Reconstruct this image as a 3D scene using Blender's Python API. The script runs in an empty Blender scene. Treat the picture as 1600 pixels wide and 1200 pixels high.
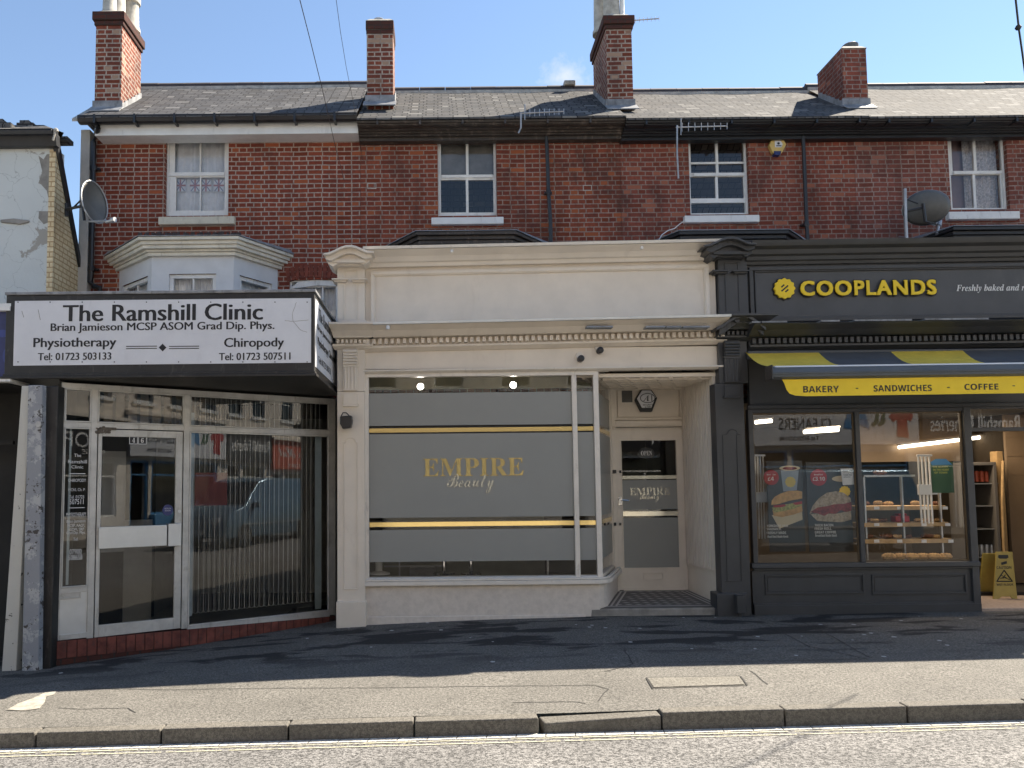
import bpy, math, random
from mathutils import Vector, Matrix
random.seed(7)
S = bpy.context.scene
COL = S.collection
R = math.radians

# ------------------------------------------------------------------ camera
FPX, PX0, PY0 = 1200.0, 690.0, 678.0          # focal length and principal point of the 1600 x 1200 photograph
PITCH, ROLL = R(3.9), 0.010
CAM = Vector((0, 0, 1.7))
_F = Vector((0, math.cos(PITCH), math.sin(PITCH)))
_U = Vector((0, -math.sin(PITCH), math.cos(PITCH)))
_R = Vector((1, 0, 0))
CR = _R * math.cos(ROLL) - _U * math.sin(ROLL)
CU = _R * math.sin(ROLL) + _U * math.cos(ROLL)
cam = bpy.data.cameras.new('camera'); co = bpy.data.objects.new('camera', cam); COL.objects.link(co)
cam.sensor_width = 36; cam.lens = 27; cam.clip_end = 3000; cam.clip_start = 0.05
cam.shift_x = (800 - PX0) / 1600; cam.shift_y = (PY0 - 600) / 1600
m = Matrix.Identity(4)
for i, v in enumerate((CR, CU, -_F)):
    for k in range(3): m[k][i] = v[k]
m.translation = CAM
co.matrix_world = m
S.camera = co

# ------------------------------------------------------------------ light
SUN = Vector((0.80, 0.53, 1.0)).normalized()   # towards the sun: behind the houses, to the right
w = bpy.data.worlds.new('World'); S.world = w; w.use_nodes = True
nt = w.node_tree; bg = nt.nodes['Background']
sky = nt.nodes.new('ShaderNodeTexSky'); sky.sky_type = 'NISHITA'; sky.sun_disc = False
sky.sun_elevation = math.asin(SUN.z); sky.sun_rotation = math.atan2(SUN.x, SUN.y)
sky.air_density = 1.0; sky.dust_density = 0.0; sky.ozone_density = 2.2
nt.links.new(sky.outputs[0], bg.inputs[0]); bg.inputs[1].default_value = 0.072
# one faint wisp of cloud low over the roofs
tc = nt.nodes.new('ShaderNodeTexCoord'); dt = nt.nodes.new('ShaderNodeVectorMath'); dt.operation = 'DISTANCE'
cd = (_F + CR * ((885 - PX0) / FPX) + CU * ((PY0 - 122) / FPX)).normalized(); dt.inputs[1].default_value = (cd.x, cd.y, cd.z * 1.0)
mpc = nt.nodes.new('ShaderNodeMapping'); mpc.inputs['Scale'].default_value = (1, 1, 1.7); mpc.inputs['Location'].default_value = (0, 0, -cd.z * .7)
nt.links.new(tc.outputs['Generated'], mpc.inputs[0]); nt.links.new(mpc.outputs[0], dt.inputs[0])
nc = nt.nodes.new('ShaderNodeTexNoise'); nc.inputs['Scale'].default_value = 34; nc.inputs['Detail'].default_value = 7; nc.inputs['Roughness'].default_value = .62; nt.links.new(tc.outputs['Generated'], nc.inputs['Vector'])
m1 = nt.nodes.new('ShaderNodeMapRange'); m1.inputs[1].default_value = 0; m1.inputs[2].default_value = .075; m1.inputs[3].default_value = .40; m1.inputs[4].default_value = -.25; nt.links.new(dt.outputs['Value'], m1.inputs[0])
m2 = nt.nodes.new('ShaderNodeMath'); m2.operation = 'ADD'; nt.links.new(nc.outputs['Fac'], m2.inputs[0]); nt.links.new(m1.outputs[0], m2.inputs[1])
m3 = nt.nodes.new('ShaderNodeMapRange'); m3.inputs[1].default_value = .55; m3.inputs[2].default_value = 1.0; m3.inputs[4].default_value = .5; nt.links.new(m2.outputs[0], m3.inputs[0])
mc = nt.nodes.new('ShaderNodeMix'); mc.data_type = 'RGBA'; nt.links.new(m3.outputs[0], mc.inputs[0]); nt.links.new(sky.outputs[0], mc.inputs[6]); mc.inputs[7].default_value = (5.2, 5.0, 4.7, 1)
nt.links.new(mc.outputs[2], bg.inputs[0])
ld = bpy.data.lights.new('sun', 'SUN'); ld.energy = 4.7; ld.angle = R(0.5); ld.color = (1.0, 0.94, 0.84)
lo = bpy.data.objects.new('sun', ld); COL.objects.link(lo); lo.rotation_euler = SUN.to_track_quat('Z', 'Y').to_euler()
lo.location = (20, 20, 40)
S.view_settings.view_transform = 'Standard'; S.view_settings.look = 'None'
S.view_settings.gamma = 1; S.view_settings.exposure = 1.72
S.view_settings.use_white_balance = True; S.view_settings.white_balance_temperature = 6950; S.view_settings.white_balance_tint = 10

# ------------------------------------------------------------------ frames: a plane, and where a line of sight meets it
def ray(px, py):
    return (_F + CR * ((px - PX0) / FPX) + CU * ((PY0 - py) / FPX))
class Frame:
    def __init__(s, O, U, V, N): s.O, s.U, s.V, s.N = Vector(O), Vector(U).normalized(), Vector(V).normalized(), Vector(N).normalized()
    def P(s, u, v, n=0.0): return s.O + s.U * u + s.V * v + s.N * n
    def at(s, px, py, n=0.0):
        d = ray(px, py); t = (s.O + s.N * n - CAM).dot(s.N) / d.dot(s.N)
        p = CAM + d * t - s.O
        return p.dot(s.U), p.dot(s.V)
    def rect(s, px0, py0, px1, py1, n=0.0):
        ym, xm = (py0 + py1) / 2, (px0 + px1) / 2
        return s.at(px0, ym, n)[0], s.at(px1, ym, n)[0], s.at(xm, py1, n)[1], s.at(xm, py0, n)[1]
FR = Frame((0, 0, 0), (1, 0, 0), (0, 0, 1), (0, -1, 0))       # our side of the street: n = -distance
OP = Frame((0, -4, 0), (-1, 0, 0), (0, 0, 1), (0, 1, 0))      # the opposite side
def X(px, py, d): return FR.at(px, py, -d)[0]
def Z(px, py, d): return FR.at(px, py, -d)[1]

# ------------------------------------------------------------------ mesh builder
class MB:
    def __init__(s): s.v, s.f, s.m = [], [], []
    def add(s, vs, fs, mi=0):
        b = len(s.v); s.v += [Vector(q) for q in vs]
        for f in fs: s.f.append([b + i for i in f]); s.m.append(mi)
    def hexa(s, p, mi=0):   # p: 8 points, 0-3 back ring, 4-7 front ring
        s.add(p, [(0, 1, 2, 3), (7, 6, 5, 4), (0, 4, 5, 1), (1, 5, 6, 2), (2, 6, 7, 3), (3, 7, 4, 0)], mi)
    def box(s, x0, x1, y0, y1, z0, z1, mi=0):
        s.hexa([(x0, y1, z0), (x1, y1, z0), (x1, y1, z1), (x0, y1, z1), (x0, y0, z0), (x1, y0, z0), (x1, y0, z1), (x0, y0, z1)], mi)
    def obox(s, fr, u0, u1, v0, v1, n0, n1, mi=0):
        a = [fr.P(u, v, n1) for u, v in ((u0, v0), (u1, v0), (u1, v1), (u0, v1))] + [fr.P(u, v, n0) for u, v in ((u0, v0), (u1, v0), (u1, v1), (u0, v1))]
        s.hexa(a, mi)
    def pbox(s, fr, px0, py0, px1, py1, nf, nb, mi=0):
        u0, u1, v0, v1 = fr.rect(px0, py0, px1, py1, nf); s.obox(fr, u0, u1, v0, v1, nf, nb, mi)
    def poly(s, fr, pts, nf, nb, mi=0):      # pts (u, v)
        k = len(pts)
        vs = [fr.P(u, v, nf) for u, v in pts] + [fr.P(u, v, nb) for u, v in pts]
        s.add(vs, [list(range(k)), list(range(2 * k - 1, k - 1, -1))] + [(i, k + i, k + (i + 1) % k, (i + 1) % k) for i in range(k)], mi)
    def ppoly(s, fr, pts, nf, nb, mi=0):
        s.poly(fr, [fr.at(a, b, nf) for a, b in pts], nf, nb, mi)
    def disc(s, fr, u, v, r, nf, nb, k=20, ru=None, mi=0, ph=0.0):
        ru = ru or r
        s.poly(fr, [(u + ru * math.cos(ph + 2 * math.pi * i / k), v + r * math.sin(ph + 2 * math.pi * i / k)) for i in range(k)], nf, nb, mi)
    def ring(s, fr, u0, u1, v0, v1, t, nf, nb, mi=0):   # rectangular frame
        s.obox(fr, u0, u1, v1 - t, v1, nf, nb, mi); s.obox(fr, u0, u1, v0, v0 + t, nf, nb, mi)
        s.obox(fr, u0, u0 + t, v0 + t, v1 - t, nf, nb, mi); s.obox(fr, u1 - t, u1, v0 + t, v1 - t, nf, nb, mi)
    def pring(s, fr, px0, py0, px1, py1, t, nf, nb, mi=0):
        u0, u1, v0, v1 = fr.rect(px0, py0, px1, py1, nf); s.ring(fr, u0, u1, v0, v1, t, nf, nb, mi)
    def tube(s, pts, r, k=8, mi=0, cap=True):
        pts = [Vector(p) for p in pts]; rs = r if isinstance(r, (list, tuple)) else [r] * len(pts)
        rings = []
        for i, p in enumerate(pts):
            t = (pts[min(i + 1, len(pts) - 1)] - pts[max(i - 1, 0)]).normalized()
            a = t.orthogonal() if abs(t.z) > .9 else Vector((0, 0, 1)).cross(t)
            if abs(t.z) > .9: a = Vector((1, 0, 0)) - t * t.x
            a.normalize(); b = t.cross(a)
            rings.append([p + (a * math.cos(2 * math.pi * j / k) + b * math.sin(2 * math.pi * j / k)) * rs[i] for j in range(k)])
        vs = [q for rg in rings for q in rg]; fs = []
        for i in range(len(pts) - 1):
            for j in range(k):
                fs.append((i * k + j, i * k + (j + 1) % k, (i + 1) * k + (j + 1) % k, (i + 1) * k + j))
        if cap: fs += [tuple(range(k - 1, -1, -1)), tuple((len(pts) - 1) * k + j for j in range(k))]
        s.add(vs, fs, mi)
    def lathe(s, c, prof, k=16, axis='z', mi=0):
        pts = []
        for r, h in prof:
            for j in range(k):
                a = 2 * math.pi * j / k; x, y = r * math.cos(a), r * math.sin(a)
                pts.append(Vector(c) + (Vector((x, y, h)) if axis == 'z' else Vector((x, h, y)) if axis == 'y' else Vector((h, x, y))))
        n = len(prof)
        fs = [(i * k + j, i * k + (j + 1) % k, (i + 1) * k + (j + 1) % k, (i + 1) * k + j) for i in range(n - 1) for j in range(k)]
        fs += [tuple(range(k - 1, -1, -1)), tuple((n - 1) * k + j for j in range(k))]
        s.add(pts, fs, mi)
    def mould(s, prof, x0, x1, m0=0.0, m1=0.0, slope=0.0, xr=0.0, dref=None, mi=0):
        """profile (d, z) points run along x; m0/m1 spread the ends outwards as the profile comes forward"""
        dref = max(d for d, z in prof) if dref is None else dref
        k = len(prof)
        L = [Vector((x0 - m0 * (dref - d), d, z + slope * (x0 - xr))) for d, z in prof]
        Rr = [Vector((x1 + m1 * (dref - d), d, z + slope * (x1 - xr))) for d, z in prof]
        s.add(L + Rr, [list(range(k)), list(range(2 * k - 1, k - 1, -1))] + [(i, k + i, k + (i + 1) % k, (i + 1) % k) for i in range(k)], mi)
    def holes(s, fr, u0, u1, v0, v1, hs, nf, nb, mi=0):
        us = sorted(set([u0, u1] + [c for h in hs for c in h[:2] if u0 < c < u1])); vs = sorted(set([v0, v1] + [c for h in hs for c in h[2:] if v0 < c < v1]))
        def solid(i, j):
            if not (0 <= i < len(us) - 1 and 0 <= j < len(vs) - 1): return False
            a, b = (us[i] + us[i + 1]) / 2, (vs[j] + vs[j + 1]) / 2
            return not any(h[0] < a < h[1] and h[2] < b < h[3] for h in hs)
        for i in range(len(us) - 1):
            for j in range(len(vs) - 1):
                if not solid(i, j): continue
                a, b, c, d = us[i], us[i + 1], vs[j], vs[j + 1]
                s.add([fr.P(a, c, nf), fr.P(b, c, nf), fr.P(b, d, nf), fr.P(a, d, nf)], [(0, 1, 2, 3)], mi)
                s.add([fr.P(a, c, nb), fr.P(b, c, nb), fr.P(b, d, nb), fr.P(a, d, nb)], [(3, 2, 1, 0)], mi)
                for (di, dj, p, q) in ((-1, 0, (a, c), (a, d)), (1, 0, (b, d), (b, c)), (0, -1, (b, c), (a, c)), (0, 1, (a, d), (b, d))):
                    if not solid(i + di, j + dj):
                        s.add([fr.P(*p, nf), fr.P(*p, nb), fr.P(*q, nb), fr.P(*q, nf)], [(0, 1, 2, 3)], mi)
    def build(s, name, mats, parent=None, bevel=0.0, smooth=False, fix=True):
        if not isinstance(mats, (list, tuple)): mats = [mats]
        org = parent_world(parent) if parent else Vector((0, 0, 0))
        me = bpy.data.meshes.new(name)
        me.from_pydata([tuple(q - org) for q in s.v], [], s.f)
        for mt in mats: me.materials.append(mt)
        me.polygons.foreach_set('material_index', s.m)
        if fix:
            import bmesh
            bm = bmesh.new(); bm.from_mesh(me); bmesh.ops.recalc_face_normals(bm, faces=bm.faces); bm.to_mesh(me); bm.free()
        me.update()
        uv = me.uv_layers.new(name='UVMap')
        for p in me.polygons:
            n = p.normal; ax, ay, az = abs(n.x), abs(n.y), abs(n.z)
            for li in p.loop_indices:
                q = me.vertices[me.loops[li].vertex_index].co + org
                if az >= max(ax, ay): c = (q.x, q.y)
                elif ay >= ax: c = (q.x, q.z)
                else: c = (q.y, q.z)
                uv.data[li].uv = c
        if smooth: me.polygons.foreach_set('use_smooth', [True] * len(me.polygons))
        o = bpy.data.objects.new(name, me); COL.objects.link(o)
        if parent: o.parent = parent
        if bevel:
            b = o.modifiers.new('bevel', 'BEVEL'); b.width = bevel; b.segments = 2; b.limit_method = 'ANGLE'; b.angle_limit = R(40)
        if smooth:
            try:
                e = o.modifiers.new('edges', 'EDGE_SPLIT'); e.split_angle = R(35)
            except Exception: pass
        return o
def parent_world(o):
    v = Vector((0, 0, 0))
    while o: v += o.location; o = o.parent
    return v
def tag(o, label=None, cat=None, group=None, kind=None):
    if label: o['label'] = label
    if cat: o['category'] = cat
    if group: o['group'] = group
    if kind: o['kind'] = kind
    return o
def thing(name, label, cat, loc=(0, 0, 0), group=None):
    o = bpy.data.objects.new(name, None); COL.objects.link(o); o.location = loc; o.empty_display_size = .2
    return tag(o, label, cat, group)

# ------------------------------------------------------------------ materials
def newmat(name):
    mt = bpy.data.materials.new(name); mt.use_nodes = True
    return mt, mt.node_tree, mt.node_tree.nodes['Principled BSDF']
def nd(t, typ, **kw):
    n = t.nodes.new(typ)
    for k, v in kw.items():
        if isinstance(k, str) and hasattr(n, k): setattr(n, k, v)
    return n
def sin(n, **kw):
    for k, v in kw.items(): n.inputs[k.replace('_', ' ')].default_value = v
def mixc(t, fac, a, b, mode='MIX'):
    n = t.nodes.new('ShaderNodeMix'); n.data_type = 'RGBA'; n.blend_type = mode
    for inp, v in ((n.inputs[0], fac), (n.inputs[6], a), (n.inputs[7], b)):
        if hasattr(v, 'links') or isinstance(v, bpy.types.NodeSocket): t.links.new(v, inp)
        else: inp.default_value = v if not isinstance(v, tuple) else (v + (1,) if len(v) == 3 else v)
    return n.outputs[2]
def ramp(t, src, stops):
    n = t.nodes.new('ShaderNodeValToRGB'); t.links.new(src, n.inputs[0]); e = n.color_ramp.elements
    while len(e) < len(stops): e.new(0.5)
    for i, (p, c) in enumerate(stops):
        e[i].position = p; e[i].color = (c, c, c, 1) if not isinstance(c, tuple) else c + (1,)
    return n.outputs[0]
def noise(t, vec, scale, detail=4, rough=.6, dist=0.0):
    n = t.nodes.new('ShaderNodeTexNoise'); sin(n, Scale=scale, Detail=detail, Roughness=rough, Distortion=dist)
    t.links.new(vec, n.inputs['Vector']); return n.outputs['Fac']
def coords(t, kind='UV'):
    return t.nodes.new('ShaderNodeTexCoord').outputs[kind]
def bump(t, p, h, strength, dist=0.01):
    b = t.nodes.new('ShaderNodeBump'); b.inputs['Strength'].default_value = strength; b.inputs['Distance'].default_value = dist
    t.links.new(h, b.inputs['Height']); t.links.new(b.outputs[0], p.inputs['Normal'])
def paint(name, c, rough=.5, var=.12, scale=3.0, dirt=0.0, dirtc=(.05, .045, .04), metal=0.0, bmp=.15, bscale=60, spec=None, dscale=None):
    mt, t, p = newmat(name); v = coords(t, 'Object')
    n = noise(t, v, scale, 5)
    dark = tuple(x * (1 - var) for x in c); lite = tuple(min(1, x * (1 + var * .6)) for x in c)
    col = mixc(t, ramp(t, n, [(.35, 0.0), (.65, 1.0)]), dark, lite)
    if dirt:
        mpv = t.nodes.new('ShaderNodeMapping'); mpv.inputs['Scale'].default_value = (1, 1, .3); t.links.new(v, mpv.inputs[0]); n2 = noise(t, mpv.outputs[0], dscale or scale * 2.3, 8, .7, .4)
        f = ramp(t, n2, [(1 - dirt - .42, 0.0), (1 - dirt - .30, 1.0)]) if False else ramp(t, n2, [(.62 - dirt * .25, 0.0), (.70 - dirt * .2, 1.0)])
        m_ = t.nodes.new('ShaderNodeMath'); m_.operation = 'MULTIPLY'; t.links.new(f, m_.inputs[0]); m_.inputs[1].default_value = min(1, dirt * 1.6)
        col = mixc(t, m_.outputs[0], col, dirtc)
    t.links.new(col, p.inputs['Base Color']); p.inputs['Roughness'].default_value = rough; p.inputs['Metallic'].default_value = metal
    if spec is not None: p.inputs['Specular IOR Level'].default_value = spec
    if bmp: bump(t, p, noise(t, v, bscale, 4), bmp, .004)
    return mt
def flat(name, c, rough=.5, metal=0.0):
    mt, t, p = newmat(name); p.inputs['Base Color'].default_value = c + (1,); p.inputs['Roughness'].default_value = rough; p.inputs['Metallic'].default_value = metal
    v = coords(t, 'Object'); col = mixc(t, noise(t, v, 9, 3), tuple(x * .9 for x in c), c); t.links.new(col, p.inputs['Base Color'])
    return mt
def emit(name, c, s):
    mt, t, p = newmat(name); p.inputs['Base Color'].default_value = (0.8, .8, .8, 1)
    p.inputs['Emission Color'].default_value = c + (1,); p.inputs['Emission Strength'].default_value = s
    return mt
def brick(name, c1, c2, mortar, w=.232, h=.0755, ms=.009, soot=.35, sootc=(.06, .035, .03), rough=.85, var=.5, odd=None, scale=1.0):
    mt, t, p = newmat(name); v = coords(t)
    wob = t.nodes.new('ShaderNodeVectorMath'); wob.operation = 'ADD'   # slightly uneven courses
    nz = t.nodes.new('ShaderNodeTexNoise'); sin(nz, Scale=2.2, Detail=3); t.links.new(v, nz.inputs['Vector'])
    sc = t.nodes.new('ShaderNodeVectorMath'); sc.operation = 'SCALE'; sc.inputs['Scale'].default_value = .022; t.links.new(nz.outputs['Color'], sc.inputs[0])
    t.links.new(v, wob.inputs[0]); t.links.new(sc.outputs[0], wob.inputs[1])
    b = t.nodes.new('ShaderNodeTexBrick'); t.links.new(wob.outputs[0], b.inputs['Vector'])
    sin(b, Scale=scale, Color1=c1 + (1,), Color2=c2 + (1,), Mortar=mortar + (1,))
    b.inputs['Mortar Size'].default_value = ms; b.inputs['Mortar Smooth'].default_value = .12; b.inputs['Bias'].default_value = 0
    b.inputs['Brick Width'].default_value = w; b.inputs['Row Height'].default_value = h; b.offset = .5; b.squash = .52; b.squash_frequency = 2
    mpv = t.nodes.new('ShaderNodeMapping'); mpv.inputs['Scale'].default_value = (1.3, .55, 1); t.links.new(v, mpv.inputs[0]); n1 = noise(t, mpv.outputs[0], 1.5, 8, .68, .2); n2 = noise(t, v, 24, 3)
    col = mixc(t, ramp(t, n2, [(.3, 0.0), (.75, 1.0)]), b.outputs['Color'], mixc(t, .5, b.outputs['Color'], sootc))
    f = ramp(t, n1, [(.45, 0.0), (.7, soot)])
    col = mixc(t, f, col, sootc)
    if odd:
        bo = t.nodes.new('ShaderNodeTexBrick'); t.links.new(wob.outputs[0], bo.inputs['Vector'])
        sin(bo, Scale=scale, Color1=(0, 0, 0, 1), Color2=(1, 1, 1, 1), Mortar=(.5, .5, .5, 1))
        bo.inputs['Mortar Size'].default_value = ms; bo.inputs['Bias'].default_value = 0
        bo.inputs['Brick Width'].default_value = w; bo.inputs['Row Height'].default_value = h; bo.offset = .5; bo.squash = .52; bo.squash_frequency = 2
        col = mixc(t, ramp(t, bo.outputs['Color'], [(.90, 0.0), (.93, .8)]), col, odd)
        col = mixc(t, ramp(t, bo.outputs['Color'], [(.10, .75), (.16, 0.0)]), col, tuple(x * .42 for x in c1))
    t.links.new(col, p.inputs['Base Color']); p.inputs['Roughness'].default_value = rough; p.inputs['Specular IOR Level'].default_value = .12
    inv = t.nodes.new('ShaderNodeMath'); inv.operation = 'SUBTRACT'; inv.inputs[0].default_value = 1; t.links.new(b.outputs['Fac'], inv.inputs[1])
    ad = t.nodes.new('ShaderNodeMath'); ad.operation = 'MULTIPLY_ADD'; t.links.new(n2, ad.inputs[0]); ad.inputs[1].default_value = .35; t.links.new(inv.outputs[0], ad.inputs[2])
    bump(t, p, ad.outputs[0], .7, .01)
    return mt
def glass(name, tint=(1, 1, 1), ior=1.55, rough=0.0, boost=1.0, grime=.0):
    mt, t, p = newmat(name); t.nodes.remove(p)
    out = t.nodes['Material Output']; tr = t.nodes.new('ShaderNodeBsdfTransparent'); tr.inputs[0].default_value = tint + (1,)
    gl = t.nodes.new('ShaderNodeBsdfGlossy'); gl.inputs['Roughness'].default_value = rough
    fr = t.nodes.new('ShaderNodeFresnel'); fr.inputs[0].default_value = ior
    v = coords(t, 'Object'); nz = noise(t, v, .9, 2, .5)
    bp = t.nodes.new('ShaderNodeBump'); bp.inputs['Strength'].default_value = .12; bp.inputs['Distance'].default_value = .01
    t.links.new(nz, bp.inputs['Height']); t.links.new(bp.outputs[0], gl.inputs['Normal'])
    mu = t.nodes.new('ShaderNodeMath'); mu.operation = 'MULTIPLY'; mu.inputs[1].default_value = boost; t.links.new(fr.outputs[0], mu.inputs[0])
    mx = t.nodes.new('ShaderNodeMixShader'); t.links.new(mu.outputs[0], mx.inputs[0]); t.links.new(tr.outputs[0], mx.inputs[1]); t.links.new(gl.outputs[0], mx.inputs[2])
    if grime:
        df = t.nodes.new('ShaderNodeBsdfDiffuse'); df.inputs[0].default_value = (.6, .6, .58, 1)
        m2 = t.nodes.new('ShaderNodeMixShader'); m2.inputs[0].default_value = grime
        t.links.new(mx.outputs[0], m2.inputs[1]); t.links.new(df.outputs[0], m2.inputs[2]); mx = m2
    t.links.new(mx.outputs[0], out.inputs[0])
    return mt
def peeling(name, c, under, amount=.5, scale=2.2, third=None, cracks=True):
    mt, t, p = newmat(name); v = coords(t, 'Object')
    n1 = noise(t, v, scale, 9, .68, .3)
    col = mixc(t, noise(t, v, 1.2, 4), tuple(x * .82 for x in c), c)
    if third: col = mixc(t, ramp(t, noise(t, v, scale * .55, 7, .7), [(.52, 0.0), (.56, 1.0)]), col, third)
    f = ramp(t, n1, [(.72 - amount * .3, 0.0), (.735 - amount * .3, 1.0)])
    if cracks:
        vo = t.nodes.new('ShaderNodeTexVoronoi'); vo.feature = 'DISTANCE_TO_EDGE'; vo.inputs['Scale'].default_value = scale * 1.6
        nzv = t.nodes.new('ShaderNodeTexNoise'); sin(nzv, Scale=scale * 2, Detail=5); t.links.new(v, nzv.inputs['Vector'])
        sc = t.nodes.new('ShaderNodeVectorMath'); sc.operation = 'MULTIPLY_ADD'; t.links.new(nzv.outputs['Color'], sc.inputs[0]); sc.inputs[1].default_value = (.5, .5, .5); t.links.new(v, sc.inputs[2])
        t.links.new(sc.outputs[0], vo.inputs['Vector'])
        cr = ramp(t, vo.outputs['Distance'], [(0.0, .55), (.012, 0.0)])
        col = mixc(t, cr, col, tuple(x * .3 for x in c))
    col = mixc(t, f, col, under)
    t.links.new(col, p.inputs['Base Color']); p.inputs['Roughness'].default_value = .8
    bump(t, p, n1, .5, .02)
    return mt
def asphalt(name, dark, lite, scale=110, patch=None, pscale=.5, bias=.5):
    mt, t, p = newmat(name); v = coords(t, 'Object')
    n = noise(t, v, scale, 2, .8); n2 = noise(t, v, scale * .35, 3, .7)
    mx = t.nodes.new('ShaderNodeMath'); mx.operation = 'ADD'; t.links.new(n, mx.inputs[0]); t.links.new(n2, mx.inputs[1])
    hf = t.nodes.new('ShaderNodeMath'); hf.operation = 'MULTIPLY'; hf.inputs[1].default_value = .5; t.links.new(mx.outputs[0], hf.inputs[0])
    col = mixc(t, ramp(t, hf.outputs[0], [(bias - .06, 0.0), (bias + .07, 1.0)]), dark, lite)
    col = mixc(t, ramp(t, noise(t, v, 1.1, 6, .65), [(.35, .35), (.65, 0.0)]), col, dark)
    if patch:
        mp = t.nodes.new('ShaderNodeMapping'); mp.inputs['Scale'].default_value = (.55, 1.5, 1); t.links.new(v, mp.inputs[0])
        f = ramp(t, noise(t, mp.outputs[0], 1.5, 6, .55, .3), [(.515, 0.0), (.56, .85)])
        # damp and oil stains lie close to the shop fronts
        sp = t.nodes.new('ShaderNodeSeparateXYZ'); t.links.new(v, sp.inputs[0])
        mr = t.nodes.new('ShaderNodeMapRange'); t.links.new(sp.outputs['Y'], mr.inputs[0]); sin(mr, From_Min=7.7, From_Max=8.6)
        mm = t.nodes.new('ShaderNodeMath'); mm.operation = 'MULTIPLY'; t.links.new(f, mm.inputs[0]); t.links.new(mr.outputs[0], mm.inputs[1])
        col = mixc(t, mm.outputs[0], col, patch)
    t.links.new(col, p.inputs['Base Color']); p.inputs['Roughness'].default_value = .9; p.inputs['Specular IOR Level'].default_value = .25
    bump(t, p, hf.outputs[0], .8, .012)
    return mt

M = {}
M['brickA'] = brick('red_brick', (.33, .078, .042), (.19, .042, .026), (.47, .37, .31), ms=.0095, soot=.5, odd=(.36, .10, .045))
M['brickB'] = brick('mixed_red_brick', (.35, .088, .046), (.18, .042, .028), (.38, .285, .235), soot=.85, ms=.009, odd=(.36, .105, .045))
M['brickC'] = brick('dusty_red_brick', (.34, .092, .058), (.19, .052, .038), (.34, .25, .21), soot=.8, ms=.009, odd=(.36, .13, .08))
M['brickD'] = brick('pinkish_red_brick', (.33, .105, .075), (.20, .064, .050), (.37, .275, .235), soot=.65, ms=.009, odd=(.33, .14, .10))
M['brick_ch'] = brick('chimney_brick', (.32, .088, .05), (.15, .042, .03), (.48, .39, .32), ms=.011, soot=.6, odd=(.40, .27, .19))
M['brick_cream'] = brick('sunlit_cream_brick', (.80, .68, .45), (.72, .58, .36), (.45, .30, .16), soot=.1, sootc=(.4, .28, .15))  # cream brick, colour raised to stand in for sunlight on the side wall
M['brick_step'] = brick('red_plinth_brick', (.26, .055, .035), (.17, .04, .028), (.16, .10, .08), w=.105, h=.21, ms=.006, soot=.5)
M['brick_dark'] = brick('dark_plinth_brick', (.10, .035, .025), (.07, .03, .025), (.05, .04, .035), soot=.5)
M['slate'] = brick('roof_slate', (.15, .145, .145), (.10, .10, .105), (.025, .025, .025), w=.26, h=.11, ms=.009, soot=.6, sootc=(.05, .05, .055), rough=.9, odd=(.20, .195, .19))
M['slate2'] = brick('mossy_roof_slate', (.17, .16, .15), (.09, .09, .09), (.025, .025, .025), w=.24, h=.11, ms=.011, soot=.6, sootc=(.045, .045, .05), rough=.9, odd=(.22, .21, .195))
M['ridge'] = paint('dark_ridge_tile', (.05, .04, .04), .8, .3)
M['mortar'] = paint('pale_mortar', (.42, .39, .34), .9, .3, 8)
M['lead'] = paint('lead_flashing', (.22, .24, .27), .55, .3, 6)
M['lead_lt'] = paint('pale_lead_flashing', (.25, .255, .265), .6, .35, 6, dirt=.3)
M['white'] = paint('white_paint', (.74, .74, .72), .45, .08, 4, dirt=.12, dirtc=(.3, .28, .25))
M['whitew'] = paint('worn_white_paint', (.74, .73, .70), .55, .08, 6, dirt=.2, dirtc=(.22, .18, .14))
M['creamsill'] = paint('cream_stone_paint', (.62, .57, .45), .6, .12, 6, dirt=.2, dirtc=(.2, .17, .12))
M['baywhite'] = paint('pale_grey_render', (.62, .63, .64), .7, .06, 4)
M['baycream'] = paint('cream_cornice_paint', (.68, .64, .54), .6, .12, 5, dirt=.2, dirtc=(.15, .12, .08))
M['brownpaint'] = paint('dark_brown_paint', (.05, .04, .033), .5, .3, 5, dirt=.32, dirtc=(.20, .16, .13))
M['blackpaint'] = paint('black_paint', (.016, .017, .02), .4, .3, 5, dirt=.12, dirtc=(.07, .07, .07))
M['blackplastic'] = paint('black_plastic', (.018, .018, .02), .35, .2, 3)
M['cream'] = paint('cream_paint', (.73, .65, .55), .5, .06, 2.5, dirt=.16, dirtc=(.52, .44, .36), dscale=3.2, bscale=35)
M['creamlite'] = paint('pale_cream_trim', (.74, .68, .60), .45, .07, 4, dirt=.2, dirtc=(.3, .25, .2))
M['creambase'] = paint('cream_rough_masonry', (.67, .60, .525), .75, .08, 14, dirt=.12, dirtc=(.40, .35, .30), bmp=.5, bscale=45)
M['grey'] = paint('charcoal_shopfront_paint', (.050, .051, .054), .42, .14, 3, bscale=30)
M['greylite'] = paint('charcoal_fascia_paint', (.066, .068, .073), .45, .14, 2, dirt=.15, dirtc=(.10, .10, .10), dscale=4)
M['yellow'] = paint('golden_yellow', (.86, .60, .02), .5, .06, 3)
M['yellowcloth'] = paint('yellow_awning_cloth', (.80, .56, .07), .8, .12, 4)
M['greycloth'] = paint('grey_awning_cloth', (.085, .086, .09), .8, .12, 4)
M['alu'] = paint('weathered_aluminium', (.50, .49, .46), .45, .15, 5, dirt=.25, dirtc=(.2, .17, .13), metal=.25)
M['alubr'] = paint('brushed_aluminium_plate', (.60, .61, .60), .38, .06, 5, metal=.4)
M['galv'] = paint('galvanised_metal', (.42, .42, .42), .4, .2, 9, metal=.6)
M['chrome'] = flat('chrome', (.8, .8, .8), .12, 1.0)
M['gold'] = flat('polished_gold_foil', (1.0, .76, .32), .14, .68)
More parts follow.
